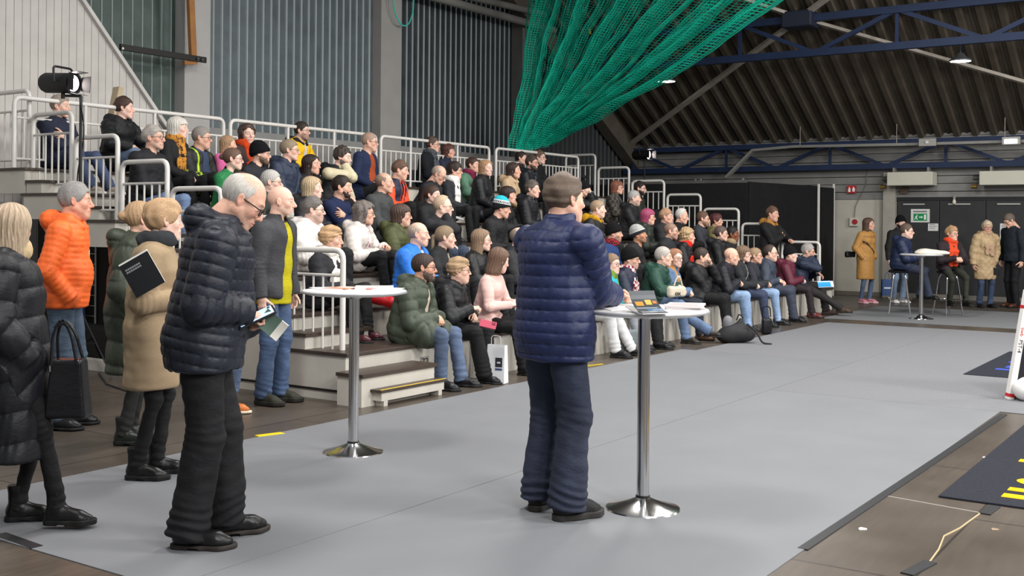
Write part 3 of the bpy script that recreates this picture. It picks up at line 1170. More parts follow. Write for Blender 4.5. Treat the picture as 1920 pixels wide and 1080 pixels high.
        disp += stf * 0.0065 * amp_el * np.sin(tt / 0.036 * 6.28 + 2.5 * snoise(v, 18, seed + 4))
        if g.sit:
            lowb = np.exp(-((u - float(np.linalg.norm(NB - P)) * 0.8) / 0.1) ** 2) * ~isarm
            disp += stf * 0.006 * lowb * np.sin(u / 0.055 * 6.28 + 2.5 * snoise(v, 12, seed + 5))
    fwdc = (v - P.astype(f32)) @ g.F.astype(f32)
    latc = (v - P.astype(f32)) @ g.L.astype(f32)
    if not opn and kind != 'sweater':
        front = (~isarm) & (fwdc - u * -0.0 > 0.02) & (n @ g.F.astype(f32) > 0.3)
        disp -= 0.006 * np.exp(-(latc / 0.007) ** 2) * front
    v = v + n * disp[:, None]
    c = k['tc']
    mk = dict(jacket=('cloth', 0.75, 0.35), shell=('cloth', 0.55, 0.35), puffer=('cloth', 0.48, 0.2), coat=('wool', 0.9, 0.35), sweater=('wool', 0.92, 0.4),
              blazer=('wool', 0.85, 0.2), leather=('cloth', 0.33, 0.3))[kind]
    if k.get('pat'):
        m = mat(c, 0.85, kind=k['pat'][0], scale=k['pat'][1], c2=k['pat'][2])
    elif k.get('paint'):
        m = mat(c, 0.6, kind='vcol', bump=0.3)
    else:
        m = mat(c, k.get('rough', mk[1]), kind=mk[0], bump=mk[2], var=0.14)
    at = None
    if k.get('paint'):
        base = np.repeat(np.array(lin(c))[None], len(v), 0)
        x = dict(u=u / np.linalg.norm(NB - P), f=fwdc, l=latc, arm=isarm, t=tt, z=v[:, 2] - P[2], side=np.sign(latc), nf=n @ g.F.astype(f32))
        for fn, cc in k['paint']:
            base[fn(x)] = lin(cc)
        at = {'tone': base}
    nm = k.get('tname', dict(jacket='jacket', shell='jacket', puffer='puffer_jacket', coat='coat', sweater='sweater', blazer='blazer', leather='leather_jacket')[kind])
    o = link(nm, mesh_data(nm, v - off, q, m, attrs=at), body)
    if hood_sep:
        lo, hi = bounds([NB - F * 0.2 - UP * 0.15, NB + F * 0.16 + L * 0.16 + UP * 0.08, NB - L * 0.16], 0.06)
        fur = hood_sep[1:] == ('fur',)
        v, q, n = snet(hoodf, lo, hi, h)
        v = v + n * (snoise(v, 140, 3) * 0.006 + snoise(v, 40, 5) * 0.006 if fur else snoise(v, 25, 3) * 0.005)[:, None]
        ho = link('hood', mesh_data('hood', v - off, q, mat(hood_sep[0], 0.9, kind='wool' if fur else 'cloth', bump=0.5)), o)
        ho['label'] = 'fur hood' if fur else 'lighter hood'
    return o


def trousers(g, k, h, off, body):
    b = g.b
    fit = dict(slim=(0.058, 0.05, 0.047), straight=(0.066, 0.061, 0.062), wide=(0.074, 0.078, 0.085), track=(0.068, 0.066, 0.052))[k.get('fit', 'straight')]

    def f(p):
        d = rc(p, g.P + g.sd * 0.09, g.P - g.F * 0.005, 0.11 * b, 0.122 * b, g.L, 1.36)
        for s_ in (1, -1):
            e = g.an[s_] + nrm(g.an[s_] - g.kn[s_]) * 0.03
            lg = smin(rc(p, g.hip[s_], g.kn[s_], 0.093 * b, fit[0] * b), rc(p, g.kn[s_], e, fit[1] * b, fit[2] * b), 0.025)
            ax = nrm(e - g.kn[s_]).astype(f32)
            lg = smax(lg, (p - (e).astype(f32)) @ ax, 0.008)
            d = smin(d, lg, 0.03)
        return d
    lo, hi = bounds([g.P + g.sd * 0.15, g.P - g.F * 0.15] + list(g.kn.values()) + list(g.an.values()) + list(g.hip.values()), 0.17)
    v, q, n = snet(f, lo, hi, h)
    seed = k.get('seed', 1) + 20
    wf = 0.5 if k.get('fit') == 'slim' else 0.75
    disp = 0.005 * snoise(v * V(1, 1, 0.8), 20, seed) + 0.0028 * snoise(v * V(1, 1, 1.5), 48, seed)
    for s_ in (1, -1):
        x, Lx = along(v, g.kn[s_], g.an[s_])
        near = rc(v, g.kn[s_], g.an[s_], 0.08, 0.08) < 0.03
        wob = 4 * snoise(v, 16, seed + s_)
        disp += wf * near * 0.007 * np.exp(-((x - Lx) / 0.11) ** 2) * np.sin(x / 0.05 * 6.28 + wob)
        kd = np.exp(-((v - g.kn[s_].astype(f32)) ** 2).sum(1) / 0.1 ** 2)
        disp += wf * 0.005 * kd * np.sin(x / 0.045 * 6.28 + wob)
        kd = np.exp(-((v - g.hip[s_].astype(f32)) ** 2).sum(1) / 0.12 ** 2)
        disp += wf * 0.004 * kd * np.sin(v[:, 2] / 0.05 * 6.28 + wob)
    v = v + n * disp[:, None]
    c = k.get('lc', '#16171a')
    if k.get('denim'):
        m = mat(c, 0.85, kind='denim', var=0.4)
    else:
        m = mat(c, 0.8, kind='cloth', bump=0.3, var=0.1)
    nm = 'jeans' if k.get('denim') else 'trousers'
    at = None
    if k.get('lpaint'):
        m = mat(c, 0.75, kind='vcol', bump=0.25)
        base = np.repeat(np.array(lin(c))[None], len(v), 0)
        for s_ in (1, -1):
            sv = (v - g.kn[s_].astype(f32)) @ np.cross(nrm(g.an[s_] - g.hip[s_]), g.F).astype(f32)
            fv = n @ g.L.astype(f32) * s_
            ph = np.arctan2(n @ g.F.astype(f32), fv)
            for a0 in (-0.25, 0.0, 0.25):
                base[(np.abs(ph - a0 - 0.3) < 0.035) & (((v - g.P.astype(f32)) @ g.L.astype(f32)) * s_ > 0)] = lin(k['lpaint'])
        at = {'tone': base}
    return link(nm, mesh_data(nm, v - off, q, m, attrs=at), body)


def person(k):
    """one person: the body (head, neck, trunk, arms, hands and legs in one mesh) with hair and clothing as its children"""
    px = k.get('px', 960)
    fwd = azim(px, k['phi']) if 'phi' in k else np.array(k.get('fwd', (0, -1, 0)), float)
    hf = azim(px, k.get('hphi', 8))
    g = skeleton(k, (0, 0, 0), fwd, hf)
    top = g.HC + g.HR[:, 2] * 0.122 * g.hs
    if 'base' in k:
        base = np.array(k['base'], float)
        if 'py' in k:      # tall enough for the head to reach its line of sight
            for _ in range(3):
                g = skeleton(k, base, fwd, hf)
                tp_ = g.HC + g.HR[:, 2] * 0.122 * g.hs
                dpt = float(tp_ @ FW)
                X_ = k['px'] - 960
                want = CAM_H - ((k['py'] - CAM_YH) * math.cos(CAM_ROLL) - X_ * math.sin(CAM_ROLL)) / CAM_F * dpt
                if g.sit:
                    k['tl'] = min(max(k.get('tl', 1.0) + (want - tp_[2]) / (0.5 * g.s), 0.8), 1.2)
                else:
                    k['H'] = k.get('H', 1.74) * (want - base[2]) / (tp_[2] - base[2])
            k['_H'] = k.get('H', 1.74)
    elif g.sit:      # on row k: the head stands where its column meets the row, the seat is the row's tread
        z0 = k['z0']
        py = k['py'] + (k.get('hat', 0))
        Y = k['Y'] + k.get('dy', 0.22)
        for _ in range(3):
            hit = ony(px, py, Y + top[1])
            need = hit[2] - z0
            k['tl'] = min(max(k.get('tl', 1.0) * 1 + (need - top[2]) / (0.5 * g.s), 0.8), 1.2) if _ < 2 else k['tl']
            g = skeleton(k, (0, 0, 0), fwd, hf)
            top = g.HC + g.HR[:, 2] * 0.122 * g.hs
        base = np.array([hit[0] - top[0], Y, z0])
        k['_res'] = need - top[2]
    g = skeleton(k, base, fwd, hf)
    depth = float(base @ FW)
    h = k.get('h', min(max(depth * 0.00125, 0.0075), 0.019))
    hh = 0.0028 if depth < 8 else 0.0034 if depth < 12 else 0.0045
    off = base.astype(f32)
    rs = random.Random(int(px * 7 + k.get('py', 0)))
    k.setdefault('seed', rs.randrange(1000))
    skin = k.get('skin', rs.choice(('#e2b9a5', '#dfb39d', '#e6c1b0', '#d9ac96')))
    hc = k.get('hc', '#4a3a2e')
    face = k.get('face', 'man')
    # head
    hv, hq, hn = head_mesh(face, hh)
    R = (g.HR * g.hs).astype(f32)
    tone = head_tone(hv, hn, skin, k.get('bc', hc), stub=k.get('stub', 0), buzz=k.get('buzz'), lips=k.get('lips'), brow=k.get('brow', 1))

    def place(v):
        return v @ R.T + (g.HC - base).astype(f32)
    vs, qs, cs = [place(hv)], [hq[:, ::-1]], [tone]

    # trunk and limbs under the clothes
    def bf(p):
        d = torso(g, -0.012, p, k)
        for s_ in (1, -1):
            d = smin(d, smin(rc(p, g.sh[s_], g.el[s_], 0.042, 0.036), rc(p, g.el[s_], g.wr[s_], 0.036, 0.026), 0.01), 0.02)
            d = smin(d, smin(rc(p, g.hip[s_], g.kn[s_], 0.06, 0.036), rc(p, g.kn[s_], g.an[s_], 0.036, 0.024), 0.01), 0.02)
        return smin(d, rc(p, g.NB - g.nd * 0.03, g.HC - g.HR[:, 2] * 0.09 * g.hs - g.HR[:, 1] * 0.02, 0.055 * g.s, 0.05 * g.s), 0.03)
    pts = [g.P, g.NB, g.HC] + [x for dct in (g.sh, g.el, g.wr, g.hip, g.kn, g.an) for x in dct.values()]
    lo, hi = bounds(pts, 0.17)
    bv, bq, bn = snet(bf, lo, hi, 0.022)
    o = len(hv)
    vs.append(bv - off)
    qs.append(bq + o)
    cs.append(np.repeat(np.array(lin(skin))[None], len(bv), 0))
    o += len(bv)
    hhh = 0.0035 if depth < 8 else 0.0045 if depth < 13 else 0.006
    for s_ in (1, -1):
        if k.get('hands', True) is False:
            continue
        v, q, n = hand_mesh(g.hp[s_], hhh)
        M = frame3(g.hd[s_], g.hn[s_])        # thumb (+x) must lie on the inner side
        mir = -1 if s_ == 1 else 1
        vv = (v * V(-mir, 1, 1) * f32(g.s * 0.98 * k.get('hsz', 1))) @ M.T.astype(f32) + (g.wr[s_] - base).astype(f32)
        vs.append(vv)
        qs.append((q if -mir > 0 else q[:, ::-1]) + o)
        hcol = k.get('glove')
        ct = np.repeat(np.array(lin(hcol or skin))[None], len(v), 0)
        if not hcol:
            tip = np.clip((v[:, 1] - 0.1) / 0.08, 0, 1)[:, None] * 0.35
            ct = ct * (1 - tip) + ct * np.array([1.05, 0.78, 0.74]) * tip
        cs.append(ct)
        o += len(v)
    body = link('person', mesh_data('person', np.concatenate(vs), np.concatenate(qs), mat('#d8a890', 0.5, kind='skin'), attrs={'tone': np.concatenate(cs)}))
    body.location = base
    tag(body, k['label'], 'person', k.get('group'))
    # hair
    st = k.get('hair', 'short')
    hm = lambda c: mat(c, 0.5, kind='hair', var=0.35, scale=1.0)
    MH = Matrix.Translation(Vector((g.HC - base).tolist())) @ (Matrix(g.HR.tolist()) * g.hs).to_4x4()
    if st not in ('bald', None):
        v, q, fl = hair_mesh(st, hh * 1.25, k['seed'])
        link('hair', mesh_data('hair', place(v), q[:, ::-1], hm(hc), attrs={'flow': fl}), body)
    if k.get('beard') is not None:
        v, q, fl = beard_mesh(k['beard'], hh * 1.2, k.get('goat', False))
        link('beard', mesh_data('beard', place(v), q[:, ::-1], hm(k.get('beardc', hc)), attrs={'flow': fl}), body)
    if k.get('beanie'):
        v, q, n = beanie_mesh(hh * 1.4)
        at = None
        m = mat(k['beanie'], 0.95, kind='wool', bump=0.5)
        if k.get('bpaint'):
            base_c = np.repeat(np.array(lin(k['beanie']))[None], len(v), 0)
            for fn, cc in k['bpaint']:
                base_c[fn(v)] = lin(cc)
            m, at = mat(k['beanie'], 0.95, kind='vcol', bump=0.3), {'tone': base_c}
        bo = link('beanie', mesh_data('beanie', place(v), q[:, ::-1], m, attrs=at), body)
        if k.get('pom'):
            pv, pq, pn = snet(lambda p: sp(p, (0, -0.02, 0.19), 0.042), (-0.07, -0.09, 0.12), (0.07, 0.05, 0.26), 0.007)
            link('pompom', mesh_data('pompom', place(pv + pn * (snoise(pv, 180, 2) * 0.006)[:, None]), pq[:, ::-1], mat(k['pom'], 0.95, kind='wool')), bo)
    if k.get('glasses'):
        gd = glasses_data(k['glasses'], k.get('gr', 0.0016 if depth < 9 else 0.0021))
        go = link('glasses', gd, body)
        go.matrix_basis = MH
    # clothes
    if k.get('inner'):
        ti = dict(jacket=0.027, puffer=0.034, coat=0.03, sweater=0.014, shell=0.03, blazer=0.02, leather=0.024)[k.get('top', 'jacket')]
        ti = k.get('t', ti) - 0.016 + (0.008 if k.get('belly') else 0)
        ik_ = k.get('icol', 'shirt')

        def inf(p):
            d = torso(g, ti, p, k)
            if not g.sit:
                d = smin(d, rc(p, g.P, g.P - UP * 0.12, 0.122 * g.b + ti, 0.12 * g.b + ti, g.L, 1.34), 0.05)
                d = smax(d, g.P[2] - 0.1 - k.get('ihem', 0.0) - p[:, 2], 0.01)
            if ik_ == 'roll':
                d = smin(d, smax(rc(p, g.NB, g.NB + g.nd * 0.08, 0.066 * g.s, 0.063 * g.s), (p - (g.NB + g.nd * 0.075).astype(f32)) @ g.nd.astype(f32), 0.01), 0.02)
            else:
                d = smax(d, -rc(p, g.NB + g.nd * 0.03 + g.F * 0.04, g.NB + g.nd * 0.3 + g.F * 0.08, 0.055, 0.08), 0.01)
            return d
        lo, hi = bounds([g.P - UP * 0.25, g.NB + g.nd * 0.1, g.P + g.L * 0.2, g.P - g.L * 0.2, g.P + g.F * 0.12, g.NB + g.F * 0.1], 0.14)
        v, q, n = snet(inf, lo, hi, h)
        v = v + n * (0.004 * snoise(v * V(1, 1, 0.6), 30, k['seed'] + 7))[:, None]
        im = k['inner']
        im = mat(im, 0.85, kind='wool', bump=0.3) if isinstance(im, str) else im
        link(k.get('iname', 'shirt'), mesh_data('shirt', v - off, q, im), body)
    jk = garment(g, k, h, off, body)
    if k.get('seen_legs', True):
        trousers(g, k, h, off, body)
        sk, su, ss = k.get('shoe', ('low', '#17161a', '#0d0d0d'))
        for s_ in (1, -1):
            td, pit = g.toe[s_]
            foot = g.an[s_] - UP * 0.085
            y = td * math.cos(pit) + UP * math.sin(pit)
            Rm = frame3(y, UP)
            if s_ == 1:
                Rm = Rm
            a, b_ = shoe_parts(sk, su, ss, 0.004 if depth < 8 else 0.006)
            mw = Matrix.Translation(Vector((foot - base).tolist())) @ (Matrix(Rm.tolist()) * (g.s * k.get('fs', 1.0))).to_4x4()
            so = link('shoe', a, body, mw)
            link('sole', b_, so)
    if k.get('scarf'):
        sc = k['scarf']
        tails = sc[1] if len(sc) > 1 else 0

        def sf(p):
            c = g.NB + g.nd * 0.045
            q = p - c.astype(f32)
            ax = nrm(g.nd * 0.9 - g.F * 0.25).astype(f32)
            hgt = q @ ax
            rr = np.sqrt(np.maximum((q * q).sum(1) - hgt ** 2, 0))
            d = np.sqrt((rr - 0.083) ** 2 + (hgt * 0.72) ** 2) - 0.036
            if tails:
                t_ = k.get('t', 0.022)
                for s_ in (1, -1):
                    a = g.NB + g.Fs * 0.085 + g.Ls * (0.045 * s_) - UP * 0.0
                    m = g.P + (g.NB - g.P) * 0.62 + g.Fs * (0.128 * g.b + t_) + g.Ls * (0.05 * s_)
                    e = m - g.sd * (tails * (1 if s_ > 0 else 0.9)) + g.F * (0.02 + 0.1 * k.get('belly', 0))
                    d = smin(d, rc(p, a, m, 0.026, 0.024, g.Ls, 1.7), 0.03)
                    d = smin(d, smax(rc(p, m, e, 0.024, 0.022, g.Ls, 1.8), (p - e.astype(f32)) @ -UP.astype(f32), 0.01), 0.02)
            return d
        lo, hi = bounds([g.NB + UP * 0.1, g.NB - UP * 0.08, g.NB + g.L * 0.1, g.NB - g.L * 0.1, g.NB - g.F * 0.1, g.NB + g.F * 0.15, g.P + g.F * 0.2 + UP * 0.05 if tails else g.NB], 0.07)
        v, q, n = snet(sf, lo, hi, min(h, 0.011))
        v = v + n * (0.006 * np.sin(snoise(v * V(0.6, 0.6, 1), 30, k['seed']) * 4) + 0.0015 * snoise(v, 150, 3))[:, None]
        m = sc[0]
        m = mat(m, 0.95, kind='wool', bump=0.5) if isinstance(m, str) else m
        link('scarf', mesh_data('scarf', v - off, q, m), body)
    k['_g'] = g
    return body
# ------------------------------------------------------------------ the hall
def letters(name, body, size, m, parent, mw, th=0.001, bold=0.0):
    """raised lettering as a mesh"""
    fc = bpy.data.curves.new('letters', 'FONT')
    fc.body, fc.size, fc.extrude, fc.offset = body, size, th, bold
    tmp = bpy.data.objects.new('letters', fc)
    COL.objects.link(tmp)
    bpy.context.view_layer.update()
    me = bpy.data.meshes.new_from_object(tmp.evaluated_get(bpy.context.evaluated_depsgraph_get()))
    bpy.data.objects.remove(tmp)
    me.materials.clear()
    me.materials.append(m)
    return link(name, me, parent, mw)


XL, XR = 7.1, 20.08                 # ends of the stand
Y0, PIT, Z0, RISE = 6.5, 0.7945, 0.42, 0.284
YW, XF = 13.4, 25.0                 # gable wall behind the stand, far wall
WHITE = mat('#cfccc6', 0.45, kind='paint', var=0.06)
STEEL = mat('#c9c9c9', 0.16, 1.0)
DARKB = mat('#1d2436', 0.6)


def roofz(x):
    return 3.43 + (XF - x) * 0.577


def structure(o):
    o['kind'] = 'structure'
    return o


def floor_mat():
    m = bpy.data.materials.new('floor_panels')
    m.use_nodes = True
    nt = m.node_tree
    N, L = nt.nodes, nt.links
    b = N['Principled BSDF']
    tc = N.new('ShaderNodeTexCoord')
    br = N.new('ShaderNodeTexBrick')
    br.inputs['Scale'].default_value = 1.0
    br.inputs['Brick Width'].default_value = 2.5
    br.inputs['Row Height'].default_value = 1.25
    br.inputs['Mortar Size'].default_value = 0.008
    br.inputs['Mortar Smooth'].default_value = 0.2
    br.inputs['Color1'].default_value = lin('#51483f') + (1,)
    br.inputs['Color2'].default_value = lin('#463f38') + (1,)
    br.inputs['Mortar'].default_value = lin('#2a2521') + (1,)
    L.new(tc.outputs['Object'], br.inputs['Vector'])
    n1 = N.new('ShaderNodeTexNoise')
    n1.inputs['Scale'].default_value = 1.3
    n1.inputs['Detail'].default_value = 6
    L.new(tc.outputs['Object'], n1.inputs['Vector'])
    mp = N.new('ShaderNodeMapping')
    mp.inputs['Scale'].default_value = (2, 22, 1)
    L.new(tc.outputs['Object'], mp.inputs['Vector'])
    n2 = N.new('ShaderNodeTexNoise')
    n2.inputs['Scale'].default_value = 1.6
    n2.inputs['Detail'].default_value = 5
    L.new(mp.outputs['Vector'], n2.inputs['Vector'])
    for n, amt in ((n1, 0.5), (n2, 0.35)):
        mx = N.new('ShaderNodeMix')
        mx.data_type, mx.blend_type = 'RGBA', 'OVERLAY'
        mx.inputs[0].default_value = amt
        src = b.inputs['Base Color'].links[0].from_socket if b.inputs['Base Color'].links else br.outputs['Color']
        L.new(src, mx.inputs[6])
        L.new(n.outputs['Fac'], mx.inputs[7])
        L.new(mx.outputs[2], b.inputs['Base Color'])
    r = N.new('ShaderNodeMapRange')
    r.inputs[3].default_value, r.inputs[4].default_value = 0.22, 0.5
    L.new(n1.outputs['Fac'], r.inputs[0])
    L.new(r.outputs[0], b.inputs['Roughness'])
    return m


structure(MB().box((-6, -9, -0.2), (26, 14, 0)).build('floor', floor_mat()))

# back (gable) wall: dark sheet with standing ribs, coloured pale for the light they catch, between plain columns
sheet = mat('#636c70', 0.4, 0.35, kind='paint', var=0.18)
ribm = mat('#b4babc', 0.4, 0.15)  # light along the rib crests, put into a paler colour


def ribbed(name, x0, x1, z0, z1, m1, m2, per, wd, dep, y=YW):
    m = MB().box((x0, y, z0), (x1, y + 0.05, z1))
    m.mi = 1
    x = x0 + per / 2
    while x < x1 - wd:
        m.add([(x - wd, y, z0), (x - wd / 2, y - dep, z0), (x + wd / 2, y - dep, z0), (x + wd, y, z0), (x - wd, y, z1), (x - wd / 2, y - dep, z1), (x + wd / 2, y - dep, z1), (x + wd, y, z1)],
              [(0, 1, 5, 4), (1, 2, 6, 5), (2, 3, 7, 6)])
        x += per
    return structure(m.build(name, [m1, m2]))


ztop = 9.5
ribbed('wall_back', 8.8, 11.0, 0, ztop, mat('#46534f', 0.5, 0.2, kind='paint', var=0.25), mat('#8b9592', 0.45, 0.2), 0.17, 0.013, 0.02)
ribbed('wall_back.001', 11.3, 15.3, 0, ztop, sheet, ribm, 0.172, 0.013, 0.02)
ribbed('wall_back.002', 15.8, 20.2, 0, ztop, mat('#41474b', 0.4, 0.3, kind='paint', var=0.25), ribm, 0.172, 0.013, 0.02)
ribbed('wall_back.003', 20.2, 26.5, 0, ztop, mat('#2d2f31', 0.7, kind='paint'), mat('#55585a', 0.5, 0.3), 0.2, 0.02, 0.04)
colm = mat('#96938f', 0.7, kind='paint', var=0.06)
structure(MB().box((10.84, YW - 0.22, 0), (11.32, YW + 0.02, ztop)).build('column', mat('#aaa8a6', 0.7, kind='paint', var=0.05)))
structure(MB().box((15.27, YW - 0.2, 0), (15.83, YW + 0.02, ztop)).build('column.001', colm))
structure(MB().box((19.75, YW - 0.3, 0), (20.35, YW - 0.02, ztop)).build('column.002', mat('#6c6a67', 0.7, kind='paint')))
# concrete sill band behind the top railing
structure(MB().box((9.2, YW - 0.12, 2.55), (20.2, YW - 0.01, 2.98)).build('trim_sill', mat('#8b8a88', 0.8, kind='paint', var=0.08)))
structure(MB().box((9.2, YW - 0.16, 0.0), (20.2, YW - 0.09, 2.55)).build('trim_plinth', mat('#2b2c2e', 0.8, kind='paint')))

# pale boarded wall on the left with its slanting edge
yb = YW - 0.45
m = MB()
e0, e1 = ony(292, 216, yb), ony(150, 0, yb)
sl = (e1[0] - e0[0]) / (e1[2] - e0[2])
x = -1.0
while x < e0[0] + 0.05:
    xa, xb = x + 0.003, min(x + 0.108, e0[0] + 0.05)
    zs = [min(6.5, e0[2] + max(0, 0) + (xx - e0[0]) / sl) for xx in (xa, xb)]
    m.add([(xa, yb, 0), (xb, yb, 0), (xb, yb, max(zs[1], 0.1)), (xa, yb, max(zs[0], 0.1)), (xa, yb + 0.03, 0), (xb, yb + 0.03, 0), (xb, yb + 0.03, max(zs[1], 0.1)), (xa, yb + 0.03, max(zs[0], 0.1))],
          [(0, 1, 2, 3), (7, 6, 5, 4), (0, 3, 7, 4), (1, 5, 6, 2), (3, 2, 6, 7)])
    x += 0.111
m.mi = 1
m.add([(-1, yb + 0.035, 0), (e0[0], yb + 0.035, 0), (e0[0], yb + 0.035, e0[2]), (e1[0] - 3 * -sl * 0, yb + 0.035, e1[2]), (e1[0] + sl * 2, yb + 0.035, e1[2] + 2), (-1, yb + 0.035, 6.5)], [(0, 1, 2, 3, 4, 5)])
structure(m.build('wall_left', [mat('#c3bfb9', 0.6, kind='paint', var=0.08), mat('#4c4a48', 0.8)]))
m = MB().beam((e0[0] + 0.03 - sl * 0.3, yb - 0.02, e0[2] - 0.3), (e1[0] + sl * 1.5, yb - 0.02, e1[2] + 1.5), 0.05, 0.09, up=(0, 1, 0))
structure(m.build('trim_slanting', mat('#c8c5c0', 0.6, kind='paint')))
# dark steel brace with bolts, wooden wedges
a, b = ony(225, 88, YW - 0.5), ony(386, 113, YW - 0.5)
m = MB().beam(a, b, 0.04, 0.085)
br = m.build('steel_brace', mat('#23211f', 0.5, 0.4), label='dark steel strap across the wall beside the white column', cat='brace', bevel=0.004)
tag(br, None, 'brace')
for px, py in ((229, 91), (370, 110), (379, 112)):
    p = ony(px, py, YW - 0.53)
    mb = MB().tube([p, p - np.array([0, 0.02, 0])], 0.018, 8)
    mb.build('bolt', STEEL, br)
a, b = ony(353, 0, YW - 0.46), ony(362, 112, YW - 0.46)
tag(MB().beam(a + (0, 0, 0.6), b, 0.07, 0.1).build('timber_prop', mat('#9a6b3e', 0.8, kind='paint', var=0.25), bevel=0.004), 'timber prop standing on the dark steel strap', 'timber')
a, b = ony(344, 118, YW - 0.46), ony(368, 117, YW - 0.46)
tag(MB().beam(a, b, 0.06, 0.06).build('timber_block', mat('#9a6b3e', 0.8, kind='paint', var=0.25), bevel=0.004), 'small timber block under the steel strap by the column', 'timber')
a, b = ony(222, 164, 12.2), ony(205, 250, 12.2)
b = a + (b - a) * (a[2] / (a[2] - b[2]))
tag(MB().beam(a, b, 0.13, 0.07).build('timber_post', mat('#b5a488', 0.8, kind='paint', var=0.2), bevel=0.006), 'leaning timber post behind the top railing by the pale wall', 'timber')

# far wall: sheet above, pale panels and dark doors below
ys = lambda px, py, X=XF: onx(px, py, X)
m = MB()
for i in range(9):
    z = 2.16 + i * 0.17
    m.box((XF - 0.03 * (i % 2), -6, z), (XF + 0.05, 14, z + 0.155))
structure(m.build('wall_far', mat('#8e8d8a', 0.5, 0.3, kind='paint', var=0.12)))
structure(MB().box((XF + 0.04, -6, 0), (XF + 0.1, 14, 3.8)).build('wall_far.001', mat('#3a3a39', 0.8)))
structure(MB().box((XF - 0.02, 6.85, 0.08), (XF + 0.05, 14, 2.15)).build('wall_far.002', mat('#b9b5a9', 0.7, kind='paint', var=0.07)))
structure(MB().box((XF - 0.16, 6.62, 0), (XF + 0.03, 6.88, 2.75)).build('column.003', mat('#a5a096', 0.7, kind='paint')))
structure(MB().box((XF - 0.06, 6.88, 0), (XF - 0.01, 14, 0.09)).build('baseboard_far', mat('#6f6a60', 0.8)))
dk = mat('#2e2f31', 0.55, kind='paint', var=0.2)
for i, (y0, y1) in enumerate(((5.72, 6.6), (4.78, 5.71), (3.8, 4.77), (1.6, 3.79))):
    d = structure(MB().box((XF - 0.04, y0, 0.1), (XF + 0.04, y1, 2.12)).build('door_%d' % (i + 1), dk, bevel=0.006))
    if i < 3:
        h = MB().tube(bent([(XF - 0.04, y0 + 0.1, 1.0), (XF - 0.1, y0 + 0.1, 1.0), (XF - 0.1, y0 + 0.24, 1.0)], 0.03), 0.011, 8)
        h.build('handle', STEEL, d)
        MB().box((XF - 0.075, y0 + 0.3, 2.03), (XF - 0.04, y0 + 0.75, 2.06)).build('closer', mat('#a8a8a4', 0.5), d)
structure(MB().box((XF - 0.07, -6, 0), (XF - 0.0, 6.62, 0.1)).build('baseboard_far.001', mat('#77716a', 0.8)))
structure(MB().box((XF - 0.05, -6, 2.12), (XF + 0.02, 6.62, 2.2)).build('trim_lintel', mat('#1f1f20', 0.6)))

# dark partition: one long panel facing the hall, then folding leaves back to the far wall
blk = mat('#141416', 0.85, kind='cloth', var=0.2)
YA = 7.9
pt = empty('folding_partition', (19.5, YA, 0), 'black folding partition wall behind the right end of the seating', 'partition')


def leaf(name, a, b, z0, z1, th=0.05):
    mb = MB().beam((a[0] - 19.5, a[1] - YA, (z0 + z1) / 2), (b[0] - 19.5, b[1] - YA, (z0 + z1) / 2), th, z1 - z0)
    return mb.build(name, blk, pt, bevel=0.004)


XA = 20.75
YB_ = float(onx(1402, 340, XA)[1])
YP = [13.1, 12.0, 11.0, 10.2, YB_]
for i in range(4):
    leaf('panel', (XA, YP[i] - 0.01), (XA, YP[i + 1] + 0.01), 0.05, 2.4)
E_ = onx(1535, 345, 23.6)
F_ = onx(1563, 347, 24.5)
nf = 5
for i in range(nf):
    a, b = [(XA + 0.04 + (E_[0] - XA) * q, YB_ + (E_[1] - YB_) * q + (0.06 if (i + j) % 2 else 0)) for j, q in enumerate((i / nf, (i + 1) / nf))]
    leaf('panel', a, b, 0.16, 2.42)
leaf('panel', (E_[0] + 0.08, E_[1] - 0.02), (F_[0] - 0.04, F_[1]), 0.16, 2.4)
for px, py in ((1306, 337), (1316, 337), (1395, 336)):
    p = onx(px, py, XA - 0.03)
    MB().tube([p - (19.5, YA, 0), p - (19.54, YA, 0)], 0.022, 8).build('bolt', STEEL, pt)
for px in (1535, 1563):
    X = 23.6 if px == 1535 else 24.5
    p = onx(px, 345, X)
    MB().tube([(p[0] - 19.5, p[1] - YA, 0), (p[0] - 19.5, p[1] - YA, p[2])], 0.03, 8).build('edge_post', WHITE, pt)

# roof: ribbed sheet falling to the far wall
m = MB()
y = -8.0
per = 0.37
prof = [(0, 0), (0.10, 0), (0.15, 0.11), (0.19, 0.11), (0.20, 0.09), (0.25, 0.09), (0.26, 0.11), (0.32, 0.11)]
pts = []
while y < YW + 0.2:
    pts += [(y + a, b) for a, b in prof]
    y += per
X0r, X1r = 25.6, 9.5
v = [(X0r, a, roofz(X0r) + b + 0.04) for a, b in pts] + [(X1r, a, roofz(X1r) + b + 0.04) for a, b in pts]
n = len(pts)
m.add(v, [(i, i + 1, n + i + 1, n + i) for i in range(n - 1)])
structure(m.build('ceiling', mat('#5f574c', 0.55, 0.2, kind='paint', var=0.15)))
# truss under the roof, purlin truss at the eave, cross braces
blue = mat('#1c2c4c', 0.55, kind='paint', var=0.15)


def truss(name, X, zl, zu, y0, y1, step, r, phase=0.0):
    t = empty(name, (X, y0, zl), None, None)
    t['kind'] = 'structure'
    for nm, z in (('lower_chord', 0), ('upper_chord', zu - zl)):
        MB().beam((0, 0, z), (0, y1 - y0, z), r * 2.2, r * 2.2).build(nm, blue, t)
    y, up = phase, True
    while y < y1 - y0 - step:
        MB().beam((0, y, 0 if up else zu - zl), (0, y + step, zu - zl if up else 0), r * 1.3, r * 1.3, up=(1, 0, 0)).build('diagonal', blue, t)
        if up:
            MB().beam((0.01, y + step, 0), (0.01, y + step, zu - zl), r, r, up=(1, 0, 0)).build('strut', blue, t)
        y, up = y + step, not up
    return t


